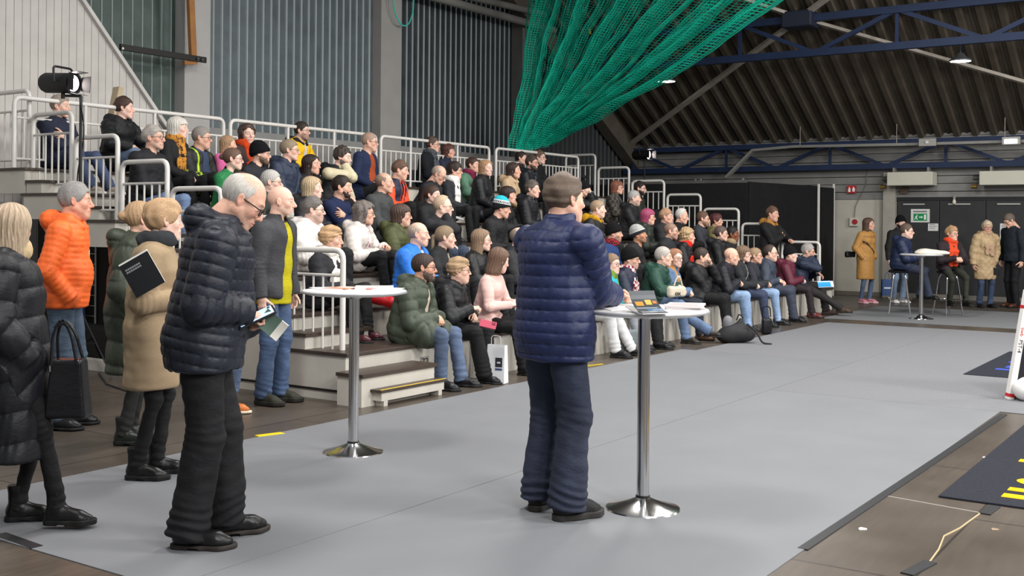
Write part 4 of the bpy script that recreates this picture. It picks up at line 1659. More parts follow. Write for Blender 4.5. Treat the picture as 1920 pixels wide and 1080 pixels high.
zl = onx(1600, 93, 21.05)[2]
truss('roof_truss', 21.05, zl, roofz(21.05) - 0.12, -6, YW - 0.1, 1.55, 0.062, 0.75)
truss('eave_truss', 24.75, 2.88, 3.4, -6, YW - 0.1, 1.25, 0.055, 0.3)
brm = mat('#a8a095', 0.6, kind='paint', var=0.15)
for i, (a, b) in enumerate((((21.04, 7.45), (24.95, 13.6)), ((21.04, 7.45), (24.9, 0.9)), ((21.04, 7.45), (18.0, 2.6)), ((21.04, 7.45), (17.6, 12.6)), ((24.9, 13.2), (22.2, 13.28)))):
    structure(MB().beam((a[0], a[1], roofz(a[0]) - 0.1), (b[0], b[1], roofz(b[0]) - 0.1), 0.14, 0.06).build('beam_brace' if i == 0 else 'beam_brace.%03d' % i, brm))
structure(MB().box((20.8, 7.15, roofz(21.05) - 0.3), (21.3, 7.75, roofz(21.05) + 0.02)).build('beam_node', DARKB, bevel=0.03))
structure(MB().beam((25.6, YW - 0.25, roofz(25.6) - 0.25), (16, YW - 0.25, roofz(16) - 0.25), 0.3, 0.42).build('beam_gable', mat('#5d564d', 0.7, kind='paint', var=0.2)))
# pipes at the top of the back wall and a thin rod under the roof
for i, (p, q, r) in enumerate((((790, -12), (1003, 47), 0.08), ((880, -6), (1000, 22), 0.07))):
    a, b = ony(*p, YW - 0.45), ony(*q, YW - 0.45)
    d = b - a
    structure(MB().tube([a - d * 0.5, b + d * 0.2], r, 12).build('beam_pipe' if i == 0 else 'beam_pipe.001', mat('#8d8b87', 0.5, 0.3), smooth=True))
a, b = onx(1400, 74, 22.5), onx(1915, 30, 22.5)
tag(MB().tube([a + (b - a) * -0.4, a + (b - a) * 1.1], 0.018, 8).build('conduit', brm), 'thin grey conduit running under the ribbed roof', 'conduit')
# cable tray along the eave with its bent end
p = [onx(x_, y_, 24.3) for x_, y_ in ((1362, 333), (1412, 282), (1490, 275), (1700, 271), (1915, 265))]
p.append(p[-1] + (p[-1] - p[-2]) * 1.2)
m = MB()
for i in range(len(p) - 1):
    m.beam(p[i], p[i + 1], 0.16, 0.06)
tag(m.build('cable_tray', mat('#94928d', 0.5, 0.3, kind='paint'), bevel=0.005), 'grey cable tray along the far eave with slanting end', 'cable tray')
for i, (px, py) in enumerate(((1500, 275), (1681, 272), (1884, 262))):
    p = onx(px, py, 24.25)
    structure(MB().tube([p, p + (0, 0, 0.45)], 0.008, 6).build('beam_hanger' if not i else 'beam_hanger.%03d' % i, brm))

# ceiling lamps in view: shade, glowing lens, drop rod
for i, (px, py, lb) in enumerate(((1801, 115, 'round ceiling lamp hanging beneath the blue truss at right'), (1250, 153, 'round ceiling lamp just below the edge of the green net'))):
    p = onx(px, py, 22.0)
    t = empty('ceiling_lamp', p, lb, 'lamp', 'round ceiling lamps')
    MB().lathe([(0.03, 0.16), (0.06, 0.15), (0.1, 0.09), (0.2, 0.03), (0.2, 0.0), (0.185, 0.0)], seg=32).build('shade', mat('#55565a', 0.5), t, smooth=True)
    MB().lathe([(0.0, -0.012), (0.12, -0.009), (0.187, 0.001)], seg=32).build('lens', glow('#fdfcf4', 14), t, smooth=True)
    MB().tube([(0, 0, 0.15), (0, 0, roofz(22) - p[2])], 0.012, 6).build('rod', DARKB, t)
# emergency light boxes on the tray
for i, (px, py, lb, gl) in enumerate(((1739, 267, 'grey emergency light box on the cable tray, unlit', 0), (1896, 264, 'white emergency light on the cable tray, lit', 1))):
    p = onx(px, py, 24.1)
    t = empty('emergency_light', p, lb, 'lamp')
    MB().box((-0.05, -0.17, -0.08), (0.05, 0.17, 0.08)).build('housing', mat('#a6a49e', 0.6), t, bevel=0.012)
    MB().box((-0.07, -0.12 if gl else -0.03, -0.06 if gl else -0.03), (-0.048, 0.12 if gl else 0.03, 0.03)).build('lens', glow('#f4f6ff', 2.2) if gl else mat('#dcdcd8', 0.4), t, bevel=0.006)
# two heater boxes over the doors
for i, (x0, y0, x1, y1, lb) in enumerate(((1663, 321, 1748, 347, 'cream heater box on the far wall beside the column'), (1836, 318, 2010, 345, 'cream heater box over the doors at the right edge'))):
    a, b = onx(x0, y0, 24.5), onx(x1, y1, 24.5)
    t = empty('wall_heater', (24.5, b[1], min(a[2], b[2])), lb, 'heater', None)
    w_, h_ = a[1] - b[1], 0.29
    MB().box((0, 0, 0), (0.42, w_, h_)).build('casing', mat('#c9c7b8', 0.5, kind='paint', var=0.04), t, bevel=0.012)
    for q in (0.12, 0.88):
        MB().box((0.1, w_ * q - 0.02, h_), (0.3, w_ * q + 0.02, h_ + 0.1)).build('bracket', mat('#8b8984', 0.5, 0.4), t)
    MB().tube([(0.2, w_ + 0.02, 0.16), (0.2, w_ + 0.16, 0.16)], 0.05, 10).build('fan_port', mat('#55544f', 0.5), t)
    MB().tube([(0.2, w_ + 0.08, -0.02), (0.2, w_ + 0.19, -0.02)], 0.045, 10).build('valve', mat('#9a7b42', 0.4, 0.7), t)


# ------------------------------------------------------------------ signs and notices on the far wall
def plate(name, label, cat, x0, y0, x1, y1, m, X=XF - 0.05, th=0.012):
    a, b = onx(x0, y0, X), onx(x1, y1, X)
    yc, zc = (a[1] + b[1]) / 2, (a[2] + b[2]) / 2
    w_, h_ = abs(a[1] - b[1]), abs(a[2] - b[2])
    t = empty(name, (X, yc, zc), label, cat)
    MB().box((0, -w_ / 2, -h_ / 2), (th, w_ / 2, h_ / 2)).build('board', m, t)
    return t, w_, h_


def slab(t, name, m, polys, x=-0.004):
    """thin flat shapes on a plate; u runs to the right, v up, metres"""
    mb = MB()
    for poly in polys:
        n_ = len(poly)
        mb.add([(x, -u, v_) for u, v_ in poly] + [(x + 0.004, -u, v_) for u, v_ in poly],
               [tuple(range(n_)), tuple(range(2 * n_ - 1, n_ - 1, -1))] + [(i, n_ + i, n_ + (i + 1) % n_, (i + 1) % n_) for i in range(n_)])
    return mb.build(name, m, t)


def rect(u0, v0, u1, v1):
    return [(u0, v0), (u1, v0), (u1, v1), (u0, v1)]


paper = mat('#d9d9d6', 0.7)
ink = mat('#3c3c40', 0.8)
wht = mat('#eef3ee', 0.6)
t, w_, h_ = plate('exit_sign', 'green emergency exit sign on a white sheet on the dark door', 'sign', 1708, 392, 1743, 417, paper)
g_ = slab(t, 'green_field', mat('#0d8a4f', 0.5), [rect(-w_ * 0.36, -h_ * 0.38, w_ * 0.36, h_ * 0.16)])
k_ = h_ * 0.19
c_ = -h_ * 0.11
slab(t, 'door_symbol', wht, [rect(w_ * 0.2, c_ - k_, w_ * 0.31, c_ + k_)], -0.008)
slab(t, 'arrow', wht, [rect(-w_ * 0.06, c_ - k_ * 0.2, w_ * 0.08, c_ + k_ * 0.2), [(w_ * 0.06, c_ - k_ * 0.6), (w_ * 0.15, c_), (w_ * 0.06, c_ + k_ * 0.6)]], -0.008)
slab(t, 'running_figure', wht, [rect(-w_ * 0.19, c_ + k_ * 0.55, -w_ * 0.15, c_ + k_), [(-w_ * 0.26, c_ + k_ * 0.4), (-w_ * 0.14, c_ + k_ * 0.5), (-w_ * 0.18, c_ - k_ * 0.2), (-w_ * 0.24, c_ - k_ * 0.2)],
                               [(-w_ * 0.32, c_ - k_ * 0.9), (-w_ * 0.29, c_ - k_), (-w_ * 0.2, c_ - k_ * 0.3), (-w_ * 0.24, c_ - k_ * 0.1)], [(-w_ * 0.22, c_ - k_ * 0.2), (-w_ * 0.18, c_ - k_ * 0.2), (-w_ * 0.12, c_ - k_ * 0.9), (-w_ * 0.16, c_ - k_)]], -0.008)
slab(t, 'lettering', ink, [rect(-w_ * 0.36 + i * w_ * 0.066, h_ * 0.27, -w_ * 0.36 + i * w_ * 0.066 + w_ * 0.045, h_ * 0.36) for i in range(11)])
for x0, y0, x1, y1, lb, rows in ((1740, 419, 1759, 433, 'small white notice on the dark door beneath the exit sign', 3), (1875, 419, 1899, 450, 'white notice with lines of print by the right edge', 9)):
    t, w_, h_ = plate('paper_notice', lb, 'notice', x0, y0, x1, y1, paper)
    slab(t, 'print', ink, [rect(-w_ * 0.36, h_ * (0.4 - 0.8 * i / rows) - 0.004, w_ * (0.2 + 0.15 * (i % 2)), h_ * (0.4 - 0.8 * i / rows) + 0.004) for i in range(rows)])
t, w_, h_ = plate('fire_sign', 'red fire extinguisher sign high on the far wall', 'sign', 1588, 348, 1605, 362, mat('#b81f24', 0.5), X=XF - 0.08)
slab(t, 'symbol', wht, [rect(-w_ * 0.35, -h_ * 0.35, -w_ * 0.1, h_ * 0.1), rect(-w_ * 0.28, h_ * 0.1, -w_ * 0.17, h_ * 0.3), [(w_ * 0.1, -h_ * 0.3), (w_ * 0.35, -h_ * 0.3), (w_ * 0.4, h_ * 0.05), (w_ * 0.22, h_ * 0.35), (w_ * 0.1, h_ * 0.1)]])
t, w_, h_ = plate('fire_alarm', 'white box with red fire alarm button on pale wall', 'alarm', 1593, 408, 1608, 424, mat('#c9c5bb', 0.6), X=XF - 0.09, th=0.06)
MB().tube([(-0.015, -0.03, 0), (0.0, -0.03, 0)], 0.06, 20).build('button', mat('#a3262a', 0.5), t)
t, w_, h_ = plate('wall_plate', 'small brown plate under the cream heater by the column', 'plate', 1688, 350, 1703, 363, mat('#6b5b4e', 0.7), X=XF - 0.09)
p = onx(1789, 378, 24.9)
t = empty('door_lamp', p, 'small bare bulb lamp hanging above the dark doors', 'lamp')
MB().tube([(0, 0, 0.05), (0, 0, 0.12)], 0.03, 10).build('holder', mat('#8d8a80', 0.5), t)
MB().lathe([(0, -0.06), (0.03, -0.045), (0.04, -0.01), (0.03, 0.03), (0.02, 0.05)], seg=14).build('bulb', mat('#d8d2c0', 0.3), t, smooth=True)
p = onx(1602, 408, XF - 0.05)
tag(MB().tube([p, p + (0, -0.02, 0.25), p + (0, -0.25, 0.75), p + (0, -0.28, 1.1)], 0.008, 5).build('alarm_cable', mat('#77756e', 0.6)), 'grey cable running up the pale wall from the fire alarm', 'cable')

# ------------------------------------------------------------------ green net, gathered up to the corner behind the top row
rs = np.random.RandomState(4)
NU, NV = 252, 84
uu, vv = np.meshgrid(np.linspace(0, 1, NU), np.linspace(0, 1, NV), indexing='ij')
tl, tr = ony(993, -90, 12.0), onx(1570, -80, 17.6)
bl, br_ = ony(962, 287, 11.85), ony(1040, 262, 11.7)
YN = 11.9
cum = np.cumsum(0.35 + np.repeat(rs.rand(NU // 3), 3) ** 1.5)
cum = (cum - cum[0]) / (cum[-1] - cum[0])
fan = cum[:, None] * np.ones_like(vv)
wob = np.interp(uu[:, 0], np.linspace(0, 1, 24), rs.rand(24))[:, None] - 0.5
fold = np.sin(uu * PI * 34 + wob * 5) * (0.3 - 0.14 * vv) + np.sin(uu * PI * 11 + 1) * 0.2
top_ = tl[None, None] + (tr - tl)[None, None] * fan[..., None]
bot_ = bl[None, None] + (br_ - bl)[None, None] * fan[..., None]
net = top_ * (1 - vv[..., None]) + bot_ * vv[..., None]
net[..., 1] += np.cos(uu * PI * 34 + wob * 5) * (0.14 * (1 - vv) + 0.03)
net[..., 0] += fold
lown = snoise(np.stack([uu * 9, vv * 5, uu * 0], -1).reshape(-1, 3).astype(f32), 9, 4).reshape(uu.shape)
fine = snoise(np.stack([uu * 60, vv * 14, uu * 0], -1).reshape(-1, 3).astype(f32), 7, 6, 12).reshape(uu.shape)
net[..., 2] -= np.sin(vv * PI) * (0.03 + 0.16 * uu) + lown * 0.02
net[..., 1] += fine * 0.02
net[..., 0] += lown * 0.05 + fine * 0.015
gm = mat('#14b496', 0.7, spec=0.2)


def wires(P, r):
    """thin three-sided twines along the last-but-one axis of P (n, m, 3)"""
    n_, m_, _ = P.shape
    d = np.gradient(P, axis=1)
    d /= np.linalg.norm(d, axis=2)[..., None] + 1e-9
    s_ = np.cross(d, FW[None, None])
    s_ /= np.linalg.norm(s_, axis=2)[..., None] + 1e-9
    t_ = np.cross(d, s_)
    ring = [P + (s_ * math.cos(a) + t_ * math.sin(a)) * r for a in (0.5, 2.6, 4.7)]
    v_ = np.stack(ring, 2).reshape(-1, 3)
    i = np.arange(n_ * m_).reshape(n_, m_)
    a, b = i[:, :-1].ravel() * 3, i[:, 1:].ravel() * 3
    return v_, np.concatenate([np.stack([a + j, a + (j + 1) % 3, b + (j + 1) % 3, b + j], 1) for j in range(3)])


v1, f1 = wires(net, 0.0056)
zig = net.transpose(1, 0, 2).copy()
v2, f2 = wires(zig, 0.004)
nt_ = empty('safety_net', (float(bl[0]), YN, float(bl[2])), 'green safety net gathered up in folds behind the top row', 'net')
o_ = np.array([bl[0], YN, bl[2]])
link('netting', mesh_data('netting', np.concatenate([v1, v2]) - o_, np.concatenate([f1, f2 + len(v1)]), gm, smooth=False), nt_)
m = MB()
m.tube([tuple(net[NU - 1, j] - o_) for j in range(0, NV, 4)], 0.016, 6)
m.tube([tuple(net[0, j] - o_) for j in range(0, NV, 4)], 0.014, 6)
m.build('edge_rope', mat('#0d8a72', 0.7), nt_)
# yellow tag caught in the net, loose rope over the wall
p = ony(1102, 58, 11.6)
tag(MB().box((p[0] - 0.04, 11.55, p[2] - 0.07), (p[0] + 0.05, 11.57, p[2] + 0.05)).build('yellow_tag', mat('#b9a33a', 0.7)), 'small yellow tag caught in the green net', 'tag')
q = [(735, -25), (739, 20), (748, 42), (757, 50), (767, 45), (774, 25), (777, -25)]
tag(MB().tube(bent([tuple(ony(a, b, YW - 0.35)) for a, b in q], 0.08), 0.014, 8).build('green_rope', mat('#3fb8a8', 0.6), smooth=True), 'green rope loop hanging over the column on the back wall', 'rope')

# ------------------------------------------------------------------ the stand: seven tiers, risers, end panels, half steps
deckm = mat('#3f342d', 0.4, kind='paint', var=0.2)
creamp = mat('#c2bdb3', 0.55, kind='paint', var=0.09)
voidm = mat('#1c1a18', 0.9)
st = empty('seating_stand', (XL, Y0, 0), 'cream tiered seating stand with dark plywood treads filling the hall', 'grandstand')
X1, X2 = 0, XR - XL + 0.12
for k in range(7):
    y, z = PIT * k, Z0 + RISE * k
    yb_ = y + PIT + (0.32 if k == 6 else 0.06)
    MB().box((X1 - 0.02, y - 0.025, z - 0.03), (X2, yb_, z)).build('tread', deckm, st, bevel=0.004)
    MB().box((X1, y + 0.01, z - RISE - (0.14 if k == 0 else 0)), (X2, y + 0.04, z - 0.03)).build('riser', creamp, st)
    for xx in (X1, X2 - 0.03):
        MB().box((xx, y + 0.04, z - RISE if k else 0.0), (xx + 0.03, yb_ - 0.03, z - 0.03)).build('side_panel', creamp, st)
        if 0 < k < 3:
            MB().box((xx, y + 0.04, 0), (xx + 0.03, yb_ - 0.06, max(z - RISE, 0.01))).build('side_panel', creamp, st)
    if k >= 3:
        MB().tube([(0.06, y + 0.1, 0.03), (0.06, y + 0.1, z - 0.05)], 0.03, 8).build('support_post', mat('#8f8c86', 0.5, 0.3), st)
MB().box((0.3, 0.25, 0.01), (X2 - 0.1, 7 * PIT, 0.36)).build('dark_backing', voidm, st)  # black backing blocks, put in for the darkness under the tiers
MB().box((0.8, 2.3, 0.2), (0.9, 7 * PIT + 0.2, 1.6)).build('dark_backing', voidm, st)
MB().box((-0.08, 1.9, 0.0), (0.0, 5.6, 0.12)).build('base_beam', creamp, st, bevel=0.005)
MB().box((-0.01, 0.0, 0.075), (0.0, 1.9, 0.095)).build('dark_strip', voidm, st)  # thin dark line along the cream side panel
for k in range(7):       # half steps of the aisle at the left end
    y, z = PIT * k, Z0 + RISE * k
    s_ = MB().box((0.0 if k else -0.14, y - 0.3, z - RISE if k else 0.0), (0.84, y - 0.026, z - RISE / 2 - 0.03)).build('step', creamp, st)
    MB().box((-0.02 if k else -0.16, y - 0.33, z - RISE / 2 - 0.03), (0.86, y - 0.026, z - RISE / 2)).build('step_tread', deckm, s_)
# lowest step: a box on feet with a yellow edge
fs = empty('entry_step', (XL, Y0 - 0.42, 0), 'low cream step with yellow edge line at the foot of the stand', 'step')
MB().box((0.0, 0.02, 0.045), (0.86, 0.12, 0.118)).build('frame', creamp, fs)
MB().box((-0.03, 0, 0.118), (0.88, 0.125, 0.142)).build('tread', deckm, fs, bevel=0.003)
MB().box((-0.02, 0.004, 0.1425), (0.87, 0.022, 0.1445)).build('edge_line', mat('#d8b419', 0.6), fs)
for xx in (0.03, 0.78):
    MB().box((xx, 0.02, 0), (xx + 0.05, 0.11, 0.045)).build('foot', creamp, fs)
# socket of the rail post and number plate
MB().box((0.0 + 0.1, -0.01, 0.12), (0.17, -0.0, 0.22)).build('socket', voidm, st)
b_ = MB().box((1.03, 0.0, 0.2), (1.15, 0.008, 0.29)).build('number_plate', mat('#9c9890', 0.6), st)
letters('number', '72', 0.1, ink, b_, Matrix.Translation((1.035, -0.003, 0.21)) @ Matrix.Rotation(PI / 2, 4, 'X'))

railm = mat('#d3d0cb', 0.38, kind='paint', var=0.05)


def railing(name, label, group, p0, p1, top, base, r=0.026, gap=0.115, mids=(), drop=0.25, low=0.1, upto=0.0):
    """bent tube from p0 to p1 (x, y) with a mid rail and balusters"""
    p0, p1 = Vector((*p0, 0)), Vector((*p1, 0))
    t = empty(name, (p0.x, p0.y, base), label, 'railing', group)
    d = p1 - p0
    H = top - base
    z = Vector((0, 0, 1))
    MB().tube(bent([z * upto * 0, z * (H - r), d + z * (H - r), d], 0.09, 5), r, 10).build('frame', railm, t, smooth=True)
    u = d.normalized()
    for nm, zz in (('mid_rail', H - drop), ('bottom_rail', low)):
        MB().tube([u * r + z * zz, d - u * r + z * zz], 0.014, 8).build(nm, railm, t, smooth=True)
    n_ = max(2, round(d.length / gap))
    for i in range(1, n_):
        q_ = d * (i / n_)
        if any(abs((q_ - d * f_).length) < gap * 0.5 for f_ in mids):
            continue
        MB().tube([q_ + z * low, q_ + z * (H - drop)], 0.0105, 7).build('baluster', railm, t, smooth=True)
    for f_ in mids:
        MB().tube([d * f_, d * f_ + z * (H - r)], r * 0.8, 8).build('post', railm, t, smooth=True)
    return t


word = ('lowest', 'second', 'third', 'fourth', 'fifth', 'sixth', 'topmost')
for k in range(7):
    yf, zt, zb_ = 6.705 + PIT * k, 1.326 + RISE * k, Z0 + RISE * k
    for X, side in ((7.27, 'left'), (20.08, 'right')):
        if X < 10 and k == 1:
            pass
        railing('end_railing', 'white tube railing at the %s end of the stand, %s tier' % (side, word[k]), 'end railings of the stand', (X, yf), (X, yf + PIT * 0.9), zt - (0.05 if X > 10 and k == 0 else 0), zb_ - (0.17 if k == 0 and X < 10 else 0.0))
secs = ((27, 179, 419, 220, (0.3, 0.63)), (432, 222, 705, 252, (0.36, 0.68)), (714, 254, 917, 275, (0.25, 0.68)), (930, 276, 1084, 293, (0.5,)))
for (x0, y0, x1, y1, md), nm in zip(secs, ('by the pale boarded wall', 'before the widest dark wall panel', 'before the grey column', 'below the green net')):
    a, b = ony(x0, y0, 11.4), ony(x1, y1, 11.4)
    railing('back_railing', 'long white railing behind the top row ' + nm, 'back railings of the stand', (a[0], 11.4), (b[0], 11.4), 2.93, Z0 + RISE * 6, mids=md, gap=0.12)

# ------------------------------------------------------------------ floor coverings and tape
def fmat(c, c2, sc, bump):
    return mat(c, 0.85, kind='wool', scale=sc, bump=bump, c2=c2, var=0.05)


XB = onz(1455, 733, 0)[0]
m1 = mat('#74767a', 0.6, kind='paint', scale=0.6, var=0.05, bump=0.2)


def sheet_(name, label, x0, y0, x1, y1, m, cat='floor mat', th=0.005, rot=0, group=None):
    o = MB().box((x0, y0, 0.0005), (x1, y1, th)).build(name, m)
    return tag(o, label, cat, group)
sheet_('floor_mat', 'smooth grey mat along the stand under the left bar table', 3.05, 3.806, 12.6, 5.94, m1)
sheet_('floor_mat', 'smooth grey mat under the bar table of the person in blue', 3.05, 1.79, XB, 3.80, m1)
sheet_('carpet', 'rough grey carpet strip before the right half of the stand', XB + 0.005, 1.5, 17.6, 3.80, fmat('#6c6d70', '#828387', 0.6, 0.6), 'carpet')
sheet_('carpet', 'rough grey carpet strip at the feet of the front row', 12.605, 3.805, 17.6, 5.75, fmat('#6c6d70', '#828387', 0.6, 0.6), 'carpet')
sheet_('carpet', 'grey carpet at the far end beneath the small bar table', 18.35, 0.5, 21.9, 6.1, fmat('#6b6d70', '#7d7f82', 0.6, 0.6), 'carpet')
tp = mat('#26272a', 0.45)


def strip(label, p, q, w_, m=tp, name='tape_strip', cat='tape', z=0.007):
    a, b = onz(*p, 0), onz(*q, 0)
    tag(MB().beam(a + (0, 0, z / 2), b + (0, 0, z / 2), w_, z).build(name, m), label, cat)


strip('long black tape strip along the right edge of the grey mat', (1505, 1031), (1882, 778), 0.05)
strip('short black tape strip at the bottom right on brown floor', (1700, 1078), (1745, 1055), 0.06)
strip('short black tape strip beside the yellow lettered doormat', (1846, 965), (1866, 950), 0.06)
strip('black tape strip on brown floor at bottom left', (0, 1003), (70, 1028), 0.06)
strip('yellow tape mark on the floor near the left bar table', (482, 819), (530, 813), 0.07, mat('#d9c012', 0.6))
strip('yellow tape mark on the floor under the seated green coat', (1080, 689), (1130, 683), 0.03, mat('#b9a011', 0.6))
strip('thin pale seam strip on the brown floor at right', (1655, 929), (1838, 962), 0.008, mat('#a9a39a', 0.5), 'seam_strip', 'strip', 0.003)
a = [(1838, 962), (1800, 990), (1770, 1005), (1760, 1030), (1738, 1060)]
tag(MB().tube([tuple(onz(*q_, 0.002)) for q_ in a], 0.004, 5).build('string', mat('#b7a27c', 0.7)), 'thin pale cord lying on the brown floor at right', 'cord')
# scraps of paper and leaves on the floor
for i, (px, py, s_, c_, lb) in enumerate(((1618, 992, 0.022, '#e8e4dc', 'small white paper scrap on brown floor by the mat'), (1848, 858, 0.02, '#d8cfc0', 'pale scrap on the brown floor beside the doormat'),
                                          (1650, 806, 0.02, '#cfc6b4', 'tan scrap on brown floor beside the tape strip'), (1866, 993, 0.02, '#8d7c64', 'tan leaf scrap on brown floor before the doormat'))):
    p = onz(px, py, 0)
    tag(MB().prism([(p[0] + s_ * math.cos(t_) * (1.6 if j % 2 else 0.9), p[1] + s_ * math.sin(t_)) for j, t_ in enumerate(np.arange(0, 6.2, 0.9))], 0.0005, 0.003).build('paper_scrap', mat(c_, 0.8)), lb, 'scrap')

# lettered doormats
dm = mat('#2a2c34', 0.95, kind='wool', scale=0.5, bump=0.7, var=0.3)
for corner, sx, sy, lc, lb, bars in (
        ((6.63, 1.51), 3.2, 1.6, '#e3ab10', 'dark doormat with yellow lettering in the lower right corner', [(0.72, 0.62, 0.09, 0.65), (0.95, 0.62, 0.09, 0.65)]),
        ((12.28, 2.56), 2.6, 1.6, '#4257c4', 'dark doormat with blue lettering by the right edge', [(0.5, 0.72, 0.09, 0.6), (0.68, 0.72, 0.09, 0.6), (1.03, 0.55, 0.09, 0.6), (1.26, 0.55, 0.09, 0.6)])):
    t = empty('doormat', (corner[0], corner[1], 0), lb, 'doormat')
    MB().box((0, -sy, 0.001), (sx, 0, 0.012)).build('pile', dm, t, bevel=0.003)
    lm = mat(lc, 0.9, kind='wool', scale=0.5)
    if lc == '#e3ab10':
        # letters lie on their side, feet to the right
        m = MB()
        m.box((0.18, -1.0, 0.012), (0.28, -0.30, 0.0145))
        m.box((0.37, -1.0, 0.012), (0.46, -0.30, 0.0145))
        m.build('lettering', lm, t)
        for cx, cut in ((0.68, False), (1.02, True)):
            m = MB()
            v_, n_ = [], 36
            for i in range(n_):
                a_ = 2 * PI * i / n_
                for r_ in (1.0, 0.4):
                    v_.append((cx + 0.15 * r_ * math.cos(a_), -0.57 + 0.27 * (r_ if r_ == 1 else 0.72) * math.sin(a_), 0.0145))
            m.add(v_, [(2 * i, 2 * ((i + 1) % n_), 2 * ((i + 1) % n_) + 1, 2 * i + 1) for i in range(n_) if not (cut and math.sin(2 * PI * i / n_) < -0.3)])
            if cut:
                m.box((cx - 0.16, -1.0, 0.012), (cx - 0.08, -0.64, 0.0145))
                m.box((cx + 0.08, -1.0, 0.012), (cx + 0.16, -0.64, 0.0145))
            m.build('lettering', lm, t)
        MB().box((1.27, -1.0, 0.012), (1.36, -0.36, 0.0145)).build('lettering', lm, t)
        MB().box((1.27, -0.29, 0.012), (1.36, -0.21, 0.0145)).build('lettering', lm, t)
    else:
        m = MB()
        for x_, y_ in ((0.60, -0.2), (0.84, -0.26), (1.36, -0.2)):
            m.box((x_, -1.0, 0.012), (x_ + 0.1, y_, 0.0145))
        m.beam((0.95, -0.28, 0.013), (1.38, -0.75, 0.013), 0.1, 0.003)
        m.build('lettering', lm, t)

# leaning sign with a white edge profile at the right border
p = onz(1890, 748, 0)
top = p + (0.08, 0.0, 0) + np.array([0, 0, 1.0])
t = empty('tilted_sign', p, 'tilted sign with white edge profile and red ends at right border', 'sign')
ax_ = nrm(RT * 0.162 + np.array([0, 0, 1.0]))
q = np.cross(ax_, FW)
sx_ = nrm(RT - ax_ * (RT @ ax_))
M_ = Matrix((sx_, ax_, np.cross(sx_, ax_))).transposed().to_4x4()
hold = [MB(), MB(), MB(), MB()]
W_ = 0.055
hold[0].box((-W_ / 2, 0.0, -0.01), (W_ / 2, 1.0, 0.06), M_)
hold[1].box((-W_ / 2 - 0.001, 0.025, -0.011), (W_ / 2 + 0.001, 0.055, 0.061), M_)
hold[1].box((-W_ / 2 - 0.001, 0.83, -0.011), (W_ / 2 + 0.001, 0.86, 0.061), M_)
hold[2].box((W_ / 2, 0.01, -0.06), (W_ / 2 + 1.1, 1.0, -0.03), M_)
hold[0].build('edge_profile', mat('#e9e7e4', 0.4), t, bevel=0.004)
hold[1].build('red_band', mat('#c9252b', 0.4), t)
hold[2].build('board', mat('#17151d', 0.6), t)
for s_, c_, yy, sz in (('owb', '#d2262c', 0.66, 0.045), ('PST-4', '#2c2c30', 0.55, 0.05)):
    letters('lettering', s_, sz, mat(c_, 0.5), t, M_ @ Matrix.Translation((-0.017, yy, 0.0615)) @ Matrix.Rotation(-PI / 2, 4, 'Z'))
v_, q_, n_ = snet(lambda p_: smin(ell(p_, (0, 0, 0.1), (0.13, 0.12, 0.11)), ell(p_, (0.1, -0.05, 0.07), (0.12, 0.1, 0.08)), 0.05), (-0.25, -0.25, -0.05), (0.35, 0.25, 0.3), 0.012)
v_[:, 2] = np.maximum(v_[:, 2], 0.002)
v_ = v_ + n_ * (snoise(v_, 45, 4) * 0.008)[:, None]
v_[:, 2] = np.maximum(v_[:, 2], 0.002)
o = link('plastic_bag', mesh_data('plastic_bag', v_, q_, mat('#e6e5e3', 0.35)))
o.location = onz(1926, 752, 0)
tag(o, 'white plastic bag on the floor beside the tilted sign', 'bag')


# ------------------------------------------------------------------ bar tables and stools
def bar_table(x, y, label, tilt=(0, 0)):
    t = empty('bar_table', (x, y, 0.005), label, 'table', 'bar tables')
    MB().lathe([(0.0, 1.058), (0.30, 1.058), (0.343, 1.068), (0.35, 1.078), (0.346, 1.088), (0.335, 1.09), (0.0, 1.09)], seg=64).build('table_top', mat('#e4e3e3', 0.25), t, smooth=True)
    MB().lathe([(0.351, 1.07), (0.3535, 1.074), (0.3535, 1.081), (0.351, 1.084)], seg=64).build('edge_band', mat('#b4b5b7', 0.35, 0.4), t, smooth=True)
    MB().lathe([(0.034, 0.05), (0.034, 1.03), (0.07, 1.045), (0.07, 1.058), (0.0, 1.058)], seg=32).build('pole', STEEL, t, smooth=True)
    MB().lathe([(0.04, 0.062), (0.05, 0.055), (0.1, 0.036), (0.16, 0.016), (0.2, 0.007), (0.204, 0.0), (0.0, 0.0)], seg=56).build('base', STEEL, t, smooth=True)
    MB().lathe([(0.034, 0.075), (0.039, 0.072), (0.039, 0.062), (0.034, 0.06)], seg=32).build('collar', mat('#151515', 0.5), t, smooth=True)
    return t


bar_table(5.40, 2.77, 'white bar table before the person in blue puffer jacket')
bar_table(5.58, 5.04, 'white bar table by the steps at the left end of the stand')
bar_table(19.3, 4.7, 'white bar table at the far end between two stools')


def stool(x, y, rz, label):
    t = empty('bar_stool', (x, y, 0.006), label, 'stool', 'chrome bar stools', rz)
    MB().lathe([(0.0, 0.72), (0.15, 0.72), (0.19, 0.735), (0.195, 0.755), (0.17, 0.775), (0.0, 0.77)], seg=32).build('seat', mat('#141416', 0.5), t, smooth=True)
    for i in range(4):
        a_ = PI / 4 + i * PI / 2
        MB().tube(bent([(0.1 * math.cos(a_), 0.1 * math.sin(a_), 0.725), (0.15 * math.cos(a_), 0.15 * math.sin(a_), 0.66), (0.25 * math.cos(a_), 0.25 * math.sin(a_), 0)], 0.05), 0.012, 8).build('leg', STEEL, t, smooth=True)
    MB().tube([(0.215 * math.cos(q_), 0.215 * math.sin(q_), 0.26) for q_ in np.linspace(0, 2 * PI, 25)[:-1]], 0.01, 8, closed=True).build('foot_ring', STEEL, t, smooth=True)


